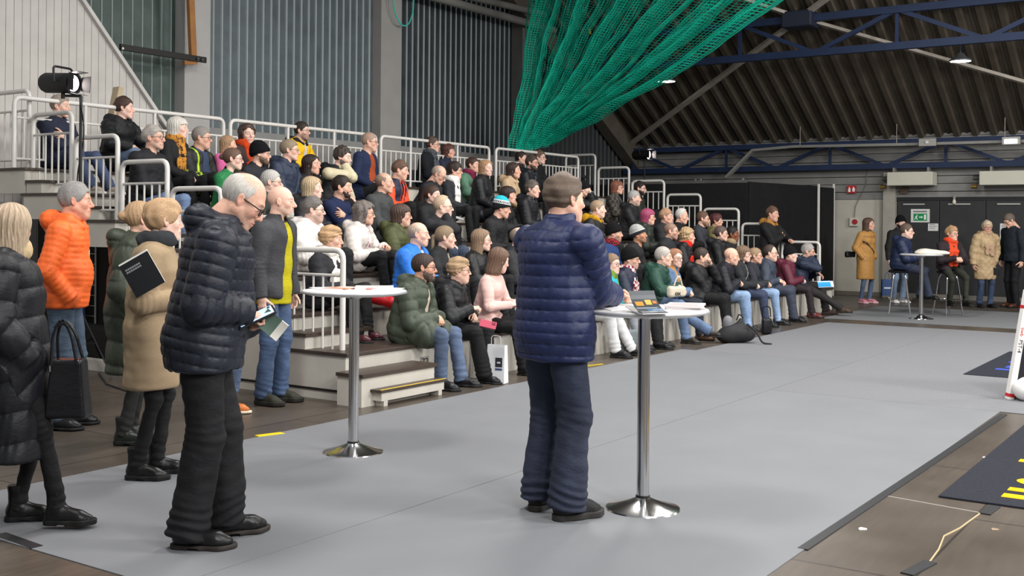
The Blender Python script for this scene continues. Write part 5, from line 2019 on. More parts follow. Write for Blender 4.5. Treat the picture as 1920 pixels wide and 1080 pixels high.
# ------------------------------------------------------------------ stage lights on tripods
def stage_light(base, ztop, label, lab2, aim, power, cable=True, back=0.0):
    t = empty('light_stand', base, lab2, 'stand', 'tripod light stands')
    bk = mat('#17171a', 0.5)
    H = ztop - base[2]
    MB().tube([(0, 0, 0.25), (0, 0, 1.3)], 0.022, 10).build('tube', bk, t, smooth=True)
    MB().tube([(0, 0, 1.25), (0, 0, H - 0.14)], 0.016, 10).build('upper_tube', bk, t, smooth=True)
    MB().tube([(0, 0, 1.24), (0, 0, 1.33)], 0.034, 10).build('clamp', bk, t, smooth=True)
    for i in range(3):
        a_ = 0.5 + i * 2.094
        c, s_ = math.cos(a_), math.sin(a_)
        MB().tube([(0.03 * c, 0.03 * s_, 0.62), (0.55 * c, 0.55 * s_, 0.02)], 0.012, 8).build('leg', bk, t, smooth=True)
        MB().tube([(0.02 * c, 0.02 * s_, 0.28), (0.3 * c, 0.3 * s_, 0.31)], 0.008, 6).build('brace', bk, t, smooth=True)
    if cable:
        MB().tube([(0.03 * math.sin(z_ * 6), 0.03 * math.cos(z_ * 6), z_) for z_ in np.linspace(0.3, H - 0.15, 40)], 0.007, 6).build('cable', mat('#0f0f10', 0.5), t, smooth=True)
    # lamp head: lies along aim
    y_ = nrm(aim)
    M = Matrix(frame3(y_, UP3).tolist()).to_4x4()
    l_ = empty('stage_light', (base[0] - y_[0] * back, base[1] - y_[1] * back, ztop), label, 'stage light')
    MB().tube([(0, 0, H - 0.14), tuple(-y_ * back + (0, 0, H - 0.14))], 0.014, 8).build('side_arm', bk, t, smooth=True)
    M = M @ Matrix.Translation((0, -0.03, 0))
    tr_ = lambda mb: [setattr(mb, 'v', [tuple(M @ Vector(q_)) for q_ in mb.v]), mb][1]

    def can(prof):
        mb = MB()
        mb.lathe([(r_, z_) for r_, z_ in prof], seg=28)
        mb.v = [(a_, c_, -b_) for a_, b_, c_ in mb.v]
        return tr_(mb)
    can([(0.0, -0.26), (0.09, -0.255), (0.105, -0.22), (0.105, 0.12), (0.085, 0.125), (0.085, 0.05), (0.0, 0.05)]).build('housing', bk, l_, smooth=True)
    can([(0.0, 0.085), (0.05, 0.083), (0.084, 0.075)]).build('lens', glow('#fff1ea', power), l_, smooth=True)
    can([(0.106, 0.11), (0.116, 0.11), (0.116, 0.14), (0.09, 0.14)]).build('front_ring', bk, l_, smooth=True)
    for a_ in range(4):
        r_ = Matrix.Rotation(a_ * PI / 2, 4, 'Y')
        mb = MB()
        w1, w2 = 0.07, 0.085
        mb.add([r_ @ Vector(q_) for q_ in ((-w1, 0.14, 0.1), (w1, 0.14, 0.1), (w2, 0.24, 0.115), (-w2, 0.24, 0.115), (-w1, 0.143, 0.104), (w1, 0.143, 0.104), (w2, 0.243, 0.119), (-w2, 0.243, 0.119))],
               [(0, 1, 2, 3), (7, 6, 5, 4), (0, 4, 5, 1), (1, 5, 6, 2), (2, 6, 7, 3), (3, 7, 4, 0)])
        tr_(mb).build('barn_door', bk, l_)
    mb = MB().tube(bent([(-0.13, 0, 0), (-0.13, -0.02, 0.16), (0.13, -0.02, 0.16), (0.13, 0, 0)], 0.04), 0.012, 8)
    tr_(mb).build('yoke', bk, l_, smooth=True)
    mb = MB().tube([(0, 0, -0.1), (0, 0, -0.16)], 0.02, 8)
    tr_(mb).build('spigot', bk, l_)
    sl_ = bpy.data.lights.new('stage_light_beam', 'SPOT')
    sl_.energy, sl_.spot_size, sl_.spot_blend, sl_.shadow_soft_size = 90, 1.0, 0.6, 0.08
    so = bpy.data.objects.new('stage_light_beam', sl_)
    COL.objects.link(so)
    so.parent = l_
    so.matrix_basis = M @ Matrix.Translation((0, 0.3, 0)) @ Matrix.Rotation(PI / 2, 4, 'X')
    return l_


UP3 = np.array([0, 0, 1.0])
p = onz(172, 697, 0)
z_ = 1.55 + (411 - 153) / CAM_F * float(p @ FW)
dpt = float(p @ FW)
pl = np.array([0, 0, 0]) + FW * dpt + RT * ((150 - 960) / CAM_F * dpt)
stage_light((pl[0], pl[1], 0), z_, 'lit black stage spotlight on the tall stand at left', 'tall black tripod light stand at the left end of seating', RT * 0.92 - FW * 0.36 + UP3 * -0.05, 60, back=0.2)
p = onx(1209, 290, 21.3)
stage_light((p[0], p[1], 0), p[2], 'small lit stage spotlight beyond the right end of the stand', 'black light stand beyond the right end of the stand', RT * 0.7 - FW * 0.7, 90, False)


# ------------------------------------------------------------------ things carried, worn over the arm or lying about
def basis(origin, x, y, z=None):
    x, y = nrm(x), nrm(y)
    z = nrm(np.cross(x, y))
    y = np.cross(z, x)
    M = Matrix(np.stack([x, y, z], 1).tolist()).to_4x4()
    return Matrix.Translation(Vector(np.asarray(origin, float).tolist())) @ M


def root(name, label, cat, M, group=None):
    o = link(name, None)
    o.matrix_basis = M
    return tag(o, label, cat, group)


def leaflet(mb, w_, h_, th=0.004, curl=0.0, n=8, z0=0.0, x0=0.0, y0=0.0, rot=0.0):
    """sheet w x h in the local xy plane, curling up along y"""
    v, f = [], []
    c, s_ = math.cos(rot), math.sin(rot)
    for i in range(n + 1):
        t = i / n
        a = curl * t
        yy = h_ * (math.sin(a) / curl if curl else t)
        zz = h_ * ((1 - math.cos(a)) / curl if curl else 0)
        for x in (-w_ / 2, w_ / 2):
            for d in (0, th):
                px_, py_ = x, yy - h_ / 2 - d * math.sin(a)
                v.append((x0 + px_ * c - py_ * s_, y0 + px_ * s_ + py_ * c, z0 + zz + d * math.cos(a)))
    for i in range(n):
        a, b = i * 4, i * 4 + 4
        f += [(a + 1, a + 3, b + 3, b + 1), (a + 2, a, b, b + 2), (a, a + 1, b + 1, b), (a + 3, a + 2, b + 2, b + 3)]
    f += [(0, 2, 3, 1), (4 * n + 1, 4 * n + 3, 4 * n + 2, 4 * n)]
    return mb.add(v, f)


PAPER = mat('#e9e7e6', 0.6)
X3, Y3, Z3 = np.eye(3)


def on_table(name, label, px, py, z, rot, w_, h_, m, th=0.003, curl=0.0, group=None, extra=None):
    p = onz(px, py, z)
    c, s_ = math.cos(rot), math.sin(rot)
    o = root(name, label, 'paper' if 'sheet' in name else 'magazine', basis(p, RT * c + FW * s_, FW * c - RT * s_), group)
    leaflet(MB(), w_, h_, th, curl).build('pages', m, o) if not extra else None
    if extra:
        leaflet(MB(), w_, h_, th, curl).build('pages', m, o)
        for nm, mm, args in extra:
            mb = MB()
            leaflet(mb, *args[:2], 0.0008, curl, z0=th, x0=args[2], y0=args[3])
            mb.build(nm, mm, o)
    return o


TZ = 1.0955
on_table('paper_sheet', 'white sheet on the bar table under the hands of the blue jacket', 1160, 578, TZ, 0.3, 0.21, 0.3, PAPER)
on_table('paper_sheet', 'white sheet in the middle of the bar table behind the curled magazine', 1228, 576, TZ, 0.15, 0.2, 0.28, PAPER, 0.002)
on_table('magazine', 'newspaper lying topmost at the right side of the near bar table', 1285, 574, TZ + 0.0095, -0.25, 0.2, 0.28, mat('#c9c3c2', 0.6), 0.01, extra=[('print_block', mat('#a09a9c', 0.7), (0.15, 0.08, 0, 0.06)), ('print_block', mat('#b58f8c', 0.7), (0.15, 0.06, 0, -0.06))])
on_table('magazine', 'newspaper lying beneath another at right of the near bar table', 1283, 577, TZ, -0.1, 0.21, 0.29, mat('#bdb6b6', 0.6), 0.009)
# the magazine with a curled cover
p = onz(1212, 586, TZ)
mg = root('magazine', 'curled magazine with blue and orange picture on the near bar table', 'magazine', basis(p, RT * 0.9 + FW * 0.35, FW * 0.9 - RT * 0.35))
leaflet(MB(), 0.15, 0.2, 0.004, 0.25).build('pages', PAPER, mg)
mb = MB()
leaflet(mb, 0.15, 0.2, 0.0016, 1.15, z0=0.006)
mb.build('cover', mat('#343b42', 0.4), mg)
for nm, cc, y0_, h_, x0_, x1_ in (('picture_patch', '#c9842f', 0.5, 0.16, -0.06, -0.015), ('picture_patch', '#d9a04a', 0.54, 0.18, 0.0, 0.035), ('picture_patch', '#b5702a', 0.58, 0.1, 0.042, 0.065),
                              ('picture_band', '#35587a', 0.2, 0.14, -0.02, 0.07), ('picture_band', '#7d8486', 0.36, 0.06, -0.07, 0.05), ('picture_band', '#8d9294', 0.05, 0.1, -0.07, 0.02)):
    v_, f_ = [], []
    for i in range(6):
        t_ = y0_ + h_ * i / 5
        a_ = 1.15 * t_
        for x_ in (x0_, x1_):
            v_.append((x_, 0.2 * math.sin(a_) / 1.15 - 0.1 + 0.0012 * math.sin(a_), 0.0055 + 0.2 * (1 - math.cos(a_)) / 1.15 - 0.0012))
            v_.append((x_, 0.2 * math.sin(a_) / 1.15 - 0.1 - 0.0032 * math.sin(a_), 0.0055 + 0.2 * (1 - math.cos(a_)) / 1.15 + 0.0032 * math.cos(a_)))
    for i in range(5):
        a_, b_ = i * 4, i * 4 + 4
        f_ += [(a_ + 1, a_ + 3, b_ + 3, b_ + 1), (a_ + 2, a_, b_, b_ + 2)]
    MB().add(v_, f_).build(nm, mat(cc, 0.4), mg)
# left table
T2 = 'papers on the left bar table'
on_table('paper_sheet', 'white sheet at the front left of the left bar table', 618, 541, TZ, 0.5, 0.2, 0.28, PAPER)
on_table('magazine', 'orange toned magazine in the middle of the left bar table', 645, 540, TZ + 0.002, -0.4, 0.19, 0.26, mat('#c98a6d', 0.5), 0.004, extra=[('print_block', mat('#e6ddd6', 0.6), (0.12, 0.1, 0.01, 0.03))])
on_table('magazine', 'red leaflet near the right of the left bar table', 690, 541, TZ + 0.001, 0.6, 0.1, 0.2, mat('#c9463a', 0.5), 0.003)
on_table('magazine', 'thick pale newspaper at the back of the left bar table', 702, 541, TZ, 0.1, 0.26, 0.2, mat('#d2cecc', 0.6), 0.016, extra=[('print_block', mat('#b3adac', 0.7), (0.2, 0.06, 0, 0.04))])
on_table('paper_sheet', 'white sheet at the right edge of the left bar table', 728, 542, TZ, -0.2, 0.16, 0.24, PAPER)
# pale cloth thrown on the far table
v_, q_, n_ = snet(lambda p_: smin(ell(p_, (-0.08, 0, 0.03), (0.2, 0.16, 0.06)), ell(p_, (0.12, 0, 0.02), (0.2, 0.13, 0.035)), 0.05), (-0.36, -0.24, -0.06), (0.4, 0.24, 0.14), 0.016)
v_ = v_ + n_ * (0.012 * snoise(v_, 20, 3))[:, None]
v_[:, 2] = np.maximum(v_[:, 2], 0.0)
o = link('cloth', mesh_data('cloth', v_, q_, mat('#ded6c8', 0.9, kind='wool')))
o.matrix_basis = basis(np.array([19.27, 4.55, TZ]), RT, FW)
tag(o, 'cream cloth lying in a heap on the far bar table', 'cloth')

# tablet and brochure of the padded black jacket
d0 = 5.36


def at(px, py, d):
    r_ = ray(px, py)
    return np.array([0, 0, CAM_H]) + r_ * d


p = at(480, 593, 5.33)
u_ = nrm(RT * 0.86 + UP * 0.42 + FW * 0.25)
tb_ = root('tablet', 'lit tablet in a dark case held by the person in padded black jacket', 'tablet', basis(p, u_, nrm(FW * 0.85 - RT * 0.3 + UP * 0.25)))
MB().box((-0.095, -0.055, -0.012), (0.095, 0.055, 0.0)).build('case', mat('#15161a', 0.5), tb_, bevel=0.004)
MB().box((-0.085, -0.048, 0.0), (0.085, 0.048, 0.002)).build('screen', glow('#b9d3ee', 0.9), tb_)
MB().tube([(0.07, 0.03, 0.002), (0.07, 0.03, 0.004)], 0.008, 12).build('camera_button', mat('#20242c', 0.3), tb_)
p = at(511, 609, 5.34)
br_ = root('brochure', 'folded green and white brochure held below the tablet', 'brochure', basis(p, nrm(RT * 0.75 - UP * 0.6), nrm(RT * 0.5 + UP * 0.7 + FW * 0.2)))
leaflet(MB(), 0.13, 0.1, 0.006, 0.5).build('pages', mat('#dcd9d0', 0.6), br_)
leaflet(MB(), 0.09, 0.1, 0.001, 0.5, z0=0.0065, x0=-0.02).build('cover', mat('#5c7266', 0.5), br_)
# book under the arm of the beige coat
p = at(262, 512, 6.36)
bk_ = root('book', 'black catalogue with white pages tucked under the beige sleeve', 'book', basis(p, nrm(RT * 0.86 + UP * 0.5), nrm(UP * 0.86 - RT * 0.5)))
MB().box((-0.085, -0.115, -0.012), (0.1, 0.1, 0.0)).build('pages', mat('#e8e6e2', 0.7), bk_)
MB().box((-0.086, -0.117, 0.0), (0.102, 0.09, 0.003)).build('cover', mat('#1c1e22', 0.45), bk_)
for i in range(2):
    mb = MB()
    for j in range(7):
        mb.box((-0.065 + j * 0.014, 0.045 - i * 0.016, 0.003), (-0.054 + j * 0.014, 0.055 - i * 0.016, 0.0036))
    mb.build('title_lettering', mat('#8b8d90', 0.6), bk_)


# ------------------------------------------------------------------ bags
def blob(name, f, lo, hi, h, m, parent, wr=0.006, fr=30, floor=True, sd_=3):
    v_, q_, n_ = snet(f, lo, hi, h)
    v_ = v_ + n_ * (wr * snoise(v_, fr, sd_))[:, None]
    if floor:
        v_[:, 2] = np.maximum(v_[:, 2], 0.002)
    return link(name, mesh_data(name, v_, q_, m), parent)


def rbox(p_, c, hs_, r_):
    q_ = np.abs(p_ - np.asarray(c, f32)) - (np.asarray(hs_, f32) - r_)
    return np.sqrt((np.maximum(q_, 0) ** 2).sum(1)) + np.minimum(q_.max(1), 0) - r_


lea = mat('#17171a', 0.3, kind='cloth', scale=0.5, bump=0.2)
p = at(128, 784, 5.55)
hb = root('handbag', 'black leather handbag hanging from the arm of the long black coat', 'handbag', basis(p, RT, FW))
blob('bag_body', lambda p_: rbox(p_ * (V(1, 1, 1) + np.clip(p_[:, 2:3], 0, 0.32) * V(1.1, 0.6, 0)), (0, 0, 0.15), (0.105, 0.06, 0.15), 0.02), (-0.16, -0.1, -0.02), (0.16, 0.1, 0.36), 0.008, lea, hb, 0.004, 22)
for y_ in (-0.045, 0.045):
    MB().tube(bent([(-0.07, y_, 0.27), (-0.07, y_ * 0.6, 0.44), (-0.03, y_ * 0.3, 0.5), (0.02, y_ * 0.6, 0.44), (0.06, y_, 0.27)], 0.06), 0.008, 8).build('handle', lea, hb, smooth=True)
    MB().tube([(-0.07, y_ * 1.15, 0.27), (-0.07, y_ * 1.15, 0.24)], 0.011, 8).build('ring', STEEL, hb)
# white paper carrier
p = onz(933, 719, 0)
wb = root('paper_bag', 'white paper carrier bag with dark label beside the black trousers', 'bag', basis(p + (0.02, 0.02, 0.002), nrm(RT * 0.9 - FW * 0.43), nrm(FW * 0.9 + RT * 0.43)))
m_ = MB()
m_.add([(-0.1, -0.05, 0), (0.1, -0.05, 0), (0.1, 0.05, 0), (-0.1, 0.05, 0), (-0.095, -0.03, 0.37), (0.095, -0.03, 0.37), (0.095, 0.03, 0.37), (-0.095, 0.03, 0.37)],
       [(0, 3, 2, 1), (0, 1, 5, 4), (1, 2, 6, 5), (2, 3, 7, 6), (3, 0, 4, 7)])
m_.build('bag_body', mat('#dedfe1', 0.35), wb, bevel=0.004)
m_ = MB()
m_.add([(0.0, -0.046, 0.16), (0.075, -0.046, 0.16), (0.075, -0.042, 0.25), (0.0, -0.042, 0.25), (0.0, -0.042, 0.16), (0.075, -0.042, 0.16)], [(0, 1, 2, 3)])
m_.build('label', mat('#2b2c33', 0.5), wb)
MB().box((0.02, -0.0475, 0.195), (0.055, -0.0445, 0.21)).build('mark', mat('#c9cacd', 0.5), wb)
MB().box((0.0, -0.049, 0.13), (0.075, -0.0462, 0.148)).build('label', mat('#3d4a78', 0.5), wb)
MB().tube(bent([(-0.05, -0.03, 0.36), (-0.05, -0.03, 0.46), (0.05, -0.03, 0.46), (0.05, -0.03, 0.36)], 0.03), 0.003, 6).build('handle', mat('#cfd0d2', 0.5), wb)
# grey shoulder bag, black rucksack, black handbag, on the floor
p = onz(1180, 664, 0)
gb = root('shoulder_bag', 'grey bag on the floor between the feet beyond the near bar table', 'bag', basis(p, RT, FW))
blob('bag_body', lambda p_: rbox(p_, (0, 0, 0.15), (0.13, 0.07, 0.15), 0.04), (-0.2, -0.14, -0.03), (0.2, 0.14, 0.36), 0.01, mat('#6f7779', 0.8, kind='cloth'), gb, 0.008, 18)
MB().box((-0.1, -0.085, 0.04), (0.1, -0.06, 0.16)).build('pocket', mat('#656d70', 0.8, kind='cloth'), gb, bevel=0.01)
MB().box((0.0, -0.089, 0.1), (0.04, -0.084, 0.14)).build('patch', mat('#23262a', 0.6), gb)
p = onz(1380, 643, 0)
rk = root('rucksack', 'black rucksack slumped on the floor at the feet of the front row', 'rucksack', basis(p, RT, FW))
bm = mat('#2a2a2c', 0.7, kind='cloth')
blob('bag_body', lambda p_: smin(smin(ell(p_, (0.02, 0, 0.13), (0.23, 0.16, 0.13)), ell(p_, (-0.12, 0, 0.09), (0.16, 0.14, 0.09)), 0.06), rc(p_, (0.02, 0, 0.2), (0.06, 0.02, 0.3), 0.07, 0.035), 0.06), (-0.34, -0.22, -0.04), (0.34, 0.22, 0.38), 0.012, bm, rk, 0.012, 16)
MB().tube(bent([(0.12, -0.1, 0.26), (0.24, -0.16, 0.16), (0.3, -0.2, 0.02), (0.42, -0.22, 0.012)], 0.05), 0.014, 6).build('strap', mat('#17171a', 0.6), rk, smooth=True)
MB().tube(bent([(0.0, -0.02, 0.3), (0.03, -0.03, 0.39), (0.09, -0.01, 0.33)], 0.03), 0.009, 6).build('strap', mat('#17171a', 0.6), rk, smooth=True)
blob('flap', lambda p_: ell(p_, (-0.1, 0.03, 0.24), (0.08, 0.07, 0.12)), (-0.22, -0.08, 0.08), (0.02, 0.14, 0.4), 0.012, mat('#77777a', 0.8, kind='cloth'), rk, 0.01, 25)
p = onz(1437, 627, 0)
hb2 = root('handbag', 'black handbag standing between the feet of the front row', 'handbag', basis(p, RT, FW))
blob('bag_body', lambda p_: rbox(p_, (0, 0, 0.12), (0.075, 0.06, 0.12), 0.04), (-0.17, -0.12, -0.03), (0.17, 0.12, 0.32), 0.011, lea, hb2, 0.006, 24)
MB().tube(bent([(-0.06, 0, 0.25), (-0.05, 0, 0.4), (0.05, 0, 0.4), (0.06, 0, 0.25)], 0.05), 0.008, 6).build('handle', lea, hb2, smooth=True)
# cream tote bag on the lap of the denim jacket
p = ony(1268, 556, 5.98)
tt_ = root('tote_bag', 'cream cloth tote bag on the lap between green jacket and denim jacket', 'bag', basis(p, nrm(RT * 0.9 + FW * 0.4), nrm(FW - RT * 0.4)))
blob('bag_body', lambda p_: rbox(p_, (0, 0, 0.06), (0.12, 0.05, 0.07), 0.04), (-0.2, -0.1, -0.04), (0.2, 0.1, 0.24), 0.011, mat('#cfc4b0', 0.9, kind='wool'), tt_, 0.012, 20, False)
MB().tube(bent([(-0.06, -0.04, 0.14), (-0.02, -0.05, 0.25), (0.02, -0.05, 0.25), (0.06, -0.04, 0.14)], 0.04), 0.009, 6).build('handle', mat('#cfc4b0', 0.9), tt_, smooth=True)
letters('lettering', 'OX', 0.05, mat('#3a332c', 0.8), tt_, Matrix.Translation((-0.05, -0.058, 0.02)) @ Matrix.Rotation(PI / 2, 4, 'X'), 0.003, 0.002)
# pink phone, blue brochure, white programme
p = ony(915, 608, 6.02)
ph_ = root('mobile_phone', 'pink mobile phone held in the lap of the black quilted jacket', 'phone', basis(p, nrm(RT * 0.97 - UP * 0.22), nrm(UP * 0.8 + FW * 0.5)))
MB().box((-0.08, -0.039, -0.005), (0.08, 0.039, 0.005)).build('case', mat('#b0455a', 0.4), ph_, bevel=0.004)
MB().box((0.035, 0.0, 0.005), (0.07, 0.03, 0.008)).build('camera_bump', mat('#7a2f40', 0.3), ph_, bevel=0.002)
p = ony(1548, 535, 5.75)
bb = root('brochure', 'bright blue brochure on the knee of the last person in front row', 'brochure', basis(p, nrm(RT + UP * 0.05 - FW * 0.1), nrm(FW * 0.8 + UP * 0.4)))
leaflet(MB(), 0.24, 0.13, 0.012, 0.6).build('pages', mat('#dfe6ee', 0.5), bb)
leaflet(MB(), 0.2, 0.13, 0.001, 0.6, z0=0.0125, x0=-0.02).build('cover', mat('#2a8fd8', 0.4), bb)
p = ony(866, 411, Y0 + PIT * 4 - 0.1)
pg = root('programme', 'white rolled programme on the lap below the white scarf', 'programme', basis(p, nrm(RT * 0.95 - UP * 0.3), nrm(FW + UP * 0.3)))
MB().tube([(-0.11, 0, 0), (0.11, 0, 0)], 0.022, 14).build('pages', PAPER, pg, smooth=True)
# red bag on the lap behind the left bar table
p = ony(716, 568, Y0 + PIT * 0.9)
rb_ = root('bag', 'shiny red bag on the lap behind the left bar table', 'bag', basis(p, RT, FW))
blob('bag_body', lambda p_: rc(p_, (-0.09, 0, 0.05), (0.08, 0, 0.0), 0.05, 0.06), (-0.2, -0.1, -0.12), (0.2, 0.1, 0.16), 0.012, mat('#c21a24', 0.35, kind='cloth'), rb_, 0.012, 26, False)
# blue carrier bag of the one in black jacket, pouch of the camel coat, wallet
p = onx(1663, 543, 22.85)
cb = root('carrier_bag', 'dark blue carrier bag with white lettering held beside the stool', 'bag', basis(p - UP * 0.12, RT, FW))
MB().box((-0.11, -0.04, 0), (0.11, 0.04, 0.33)).build('bag_body', mat('#24406e', 0.5), cb, bevel=0.01)
m_ = MB()
for j in range(6):
    m_.box((-0.07 + j * 0.024, -0.043, 0.14), (-0.054 + j * 0.024, -0.04, 0.17))
m_.build('lettering', mat('#dfe3ea', 0.6), cb)
MB().tube(bent([(-0.05, 0, 0.32), (-0.03, 0, 0.46), (0.03, 0, 0.46), (0.05, 0, 0.32)], 0.04), 0.005, 6).build('handle', mat('#24406e', 0.5), cb)
p = onx(1594, 477, 22.5)
pc = root('shoulder_bag', 'small black pouch at the hip of the camel coat', 'bag', basis(p, RT, FW))
blob('bag_body', lambda p_: rbox(p_, (0, 0, 0), (0.1, 0.05, 0.06), 0.03), (-0.15, -0.1, -0.1), (0.15, 0.1, 0.1), 0.015, lea, pc, 0.006, 24, False)
p = onx(1868, 508, 22.4)
wl = root('wallet', 'dark wallet in the hand of the beige quilted coat', 'wallet', basis(p, RT, FW))
MB().box((-0.05, -0.015, -0.08), (0.05, 0.015, 0.06)).build('cover', lea, wl, bevel=0.006)
# wire trolley with blue straps behind the light stand, green notice on the stand
p = onz(204, 668, 0)
wt = root('wire_trolley', 'grey wire trolley with blue straps behind the light stand', 'trolley', basis(p + (0, 0.25, 0), Y3, -X3))
gm_ = mat('#a9a8a4', 0.4, 0.5)
for i in range(9):
    MB().tube([(0, 0, 0.2 + i * 0.12), (0.55, 0, 0.2 + i * 0.12)], 0.006, 6).build('wire', gm_, wt)
for i in range(2):
    MB().tube([(0.55 * i, 0, 0.08), (0.55 * i, 0, 1.25)], 0.014, 8).build('upright', gm_, wt)
    MB().lathe([(0, -0.02), (0.045, -0.02), (0.05, 0), (0.045, 0.02), (0, 0.02)], (0.06 + 0.43 * i, 0, 0.05), seg=16).build('castor', mat('#2a2a2c', 0.6), wt)
for i, x_ in enumerate((0.16, 0.25, 0.34)):
    MB().tube(bent([(x_ - 0.04, 0.06, 0.22), (x_, 0.07, 0.7), (x_ + 0.06, 0.05, 1.1)], 0.1), 0.028, 6).build('strap', mat('#3d5f96', 0.8, kind='cloth'), wt, smooth=True)
MB().box((-0.02, -0.1, 0.1), (0.57, 0.3, 0.14)).build('platform', mat('#55534f', 0.7), wt)
p = ony(158, 486, 9.0)
nt2 = root('notice', 'small green and white notice hanging behind the orange jacket', 'notice', basis(p, RT, UP))
MB().box((-0.05, -0.09, 0), (0.05, 0.09, 0.006)).build('board', mat('#dfeadf', 0.6), nt2)
MB().box((-0.05, -0.09, 0.006), (0.05, -0.03, 0.009)).build('green_band', mat('#2fb14a', 0.6), nt2)
a = [(185, 700), (200, 720), (262, 742), (330, 741)]
tag(MB().tube([tuple(onz(*q_, 0.008)) for q_ in a], 0.008, 6).build('cable', mat('#1a1a1b', 0.6)), 'thin black cable on the floor below the light stand', 'cable')
# ------------------------------------------------------------------ everybody
AUD = 'audience seated on the stand'
NEEDS = []


def seat(px, py, label, k=None, **kw):
    """somebody on the stand whose crown shows at (px, py)"""
    d = dict(px=px, py=py, label=label, group=AUD, fwd=kw.pop('fwd', (0.25, -0.97, 0)))
    d.update(kw)
    best = None
    rows = range(7) if k is None else [k]
    for r in rows:
        Y = Y0 + PIT * r
        hit = ony(px, py + kw.get('hat', 0), Y + d.get('dy', 0.22) - 0.1)
        e = hit[2] - (Z0 + RISE * r) - 0.92
        if best is None or abs(e) < abs(best[0]):
            best = (e, r)
    r = best[1]
    d.update(sit=True, Y=Y0 + PIT * r, z0=Z0 + RISE * r, drop=RISE if r else Z0)
    d.setdefault('H', 1.68 if d.get('face', 'man') in ('woman', 'round') else 1.76)
    d.setdefault('dy', 0.22)
    if r == 0:
        d.setdefault('feet', ((0.46, 0.12), (0.5, 0.12)))
    person(d)
    NEEDS.append((label, px, r, round(best[0], 2), round(d['_res'], 2)))
    return d


def stand(px, py, label, foot, **kw):
    d = dict(px=px, py=py, label=label, base=onz(*foot, kw.pop('fz', 0.005)), sit=False)
    d.update(kw)
    person(d)
    NEEDS.append((label, px, 'stand', round(d.get('_H', 0), 2), 0))
    return d


GL, GLB = '#4a3c30', '#141414'
BLK, NVY, CHAR = '#17181b', '#20263a', '#35373b'
J1, J2, J3 = '#40587c', '#2f3f58', '#6482a8'
F = dict(face='woman')
CX = ('crossa', 'crossb')
KN = ('knee', 'knee')
L2 = ('lap2', 'lap2')

# top rows, left to right
seat(114, 179, 'person in navy jacket with crossed arms behind the railings at top left', tc='#23283a', hair='crop', hc='#9a8a78', hphi=25, arms=CX, denim=1, lc='#33456a', shoe=('sneaker', '#a89d8d', '#d8d4cc'), feet=((0.66, 0.1), (0.6, 0.12)), lean=0, k=6)
seat(234, 183, 'person in black hooded jacket before the leaning timber post', top='shell', tc=BLK, hair='short', hc='#4a2e22', hphi=10, denim=1, lc=J3, arms=KN, k=6, b=1.1)
seat(287, 236, 'person in black jacket and glasses one tier under the leaning timber post', tc='#1d1e22', hair='short', hc='#a39a90', face='thin', glasses=GLB, hphi=25, denim=1, lc='#5574a0', pitch=-3, stub=0.3)
seat(335, 220, 'person with mustard patterned scarf and black jacket by the top railing', tc=BLK, hair='bob', hc='#cfc8bb', hphi=10, scarf=(mat('#c9882f', 0.9, kind='spots', c2='#6d4a2a'), 0.15), **F)
hv = [(lambda x: (x['f'] > 0.0) & (abs(abs(x['l']) - 0.13) < 0.012) & ~x['arm'], '#b9e021'), (lambda x: x['arm'] & (abs(x['t'] - 0.16 - 0.3 * x['nf']) < 0.012), '#b9e021'), (lambda x: x['arm'] & (abs(x['t'] - 0.4) < 0.01), '#b9e021')]
seat(379, 239, 'person in black jacket with bright yellow trim lines and dark blue shirt', tc='#1b1d1f', paint=hv, open=(0.05, 0.09), inner='#39445c', hair='crop', hc='#8d857c', face='wide', glasses=GLB, hphi=14, belly=0.6, b=1.12)
seat(429, 249, 'small child with pink collar beside the person in red scarf', tc='#d0679a', top='sweater', hair='long', hc='#b08355', face='round', hphi=5, H=1.32, hs=1.02, k=5)
seat(463, 233, 'person in rust red scarf smiling towards the hall', tc='#3a2a2a', hair='waves', hc='#4a3226', hphi=62, scarf=('#c0431f', 0.1), tilt=-4, **F)
seat(438, 278, 'person in glasses and glittering green sweater with black roll neck', top='sweater', tc='#1f6b3c', pat=('spots', 3.5, '#2f8a52'), inner=BLK, icol='roll', hair='bun', hc='#6b4a35', glasses=GLB, hphi=8, **F)
seat(453, 322, 'person in glasses and navy jacket behind the one reading a tablet', tc='#26314d', hair='slick', hc='#3f2a22', glasses=GL, hphi=8, scarf=('#c58a86', 0.1), **F)
seat(489, 264, 'person in plain black beanie and dark jacket near the top left', tc='#23242a', beanie='#131316', hair=None, beard=0.0, hc='#6b5138', glasses=GL, hphi=6, hat=4)
seat(510, 320, 'person in dark green jacket hidden behind the bald one in yellow shirt', tc='#2f352f', hair='crop', hc='#b5b0aa', glasses=GL, hphi=10, face='thin')
seat(544, 262, 'person in glasses and navy jacket below the yellow jacket', top='shell', tc='#2a3346', hair='slick', hc='#8f7a5c', glasses=GL, hphi=8, face='thin')
seat(567, 229, 'person in bright yellow jacket in the top row', top='shell', tc='#e8b90c', open=(0.04, 0.07), inner='#c9c4c4', hair='crop', hc='#3a2a20', buzz='#4a3828', stub=0.6, glasses=GL, hphi=22, hood=('#23242a',), arms=L2)
seat(585, 290, 'person with sunglasses pushed up on the head and dark jacket', tc='#24262b', hair='long', hc='#33221c', hphi=22, **F)
seat(587, 332, 'person in black hooded jacket behind the one in white jacket', top='shell', tc='#26272b', hair='longbob', hc='#bfa172', hphi=6, k=3, **F)
va = [(lambda x: x['arm'], '#c8bf9f')]
seat(645, 276, 'person in black varsity jacket with cream sleeves and chin on hand', tc='#1d1e20', paint=va, hair='spiky', hc='#3f332b', beard=0.0, beardc='#5a4c40', hphi=18, pitch=8, arms=('lap2', 'chin'), lean=16)
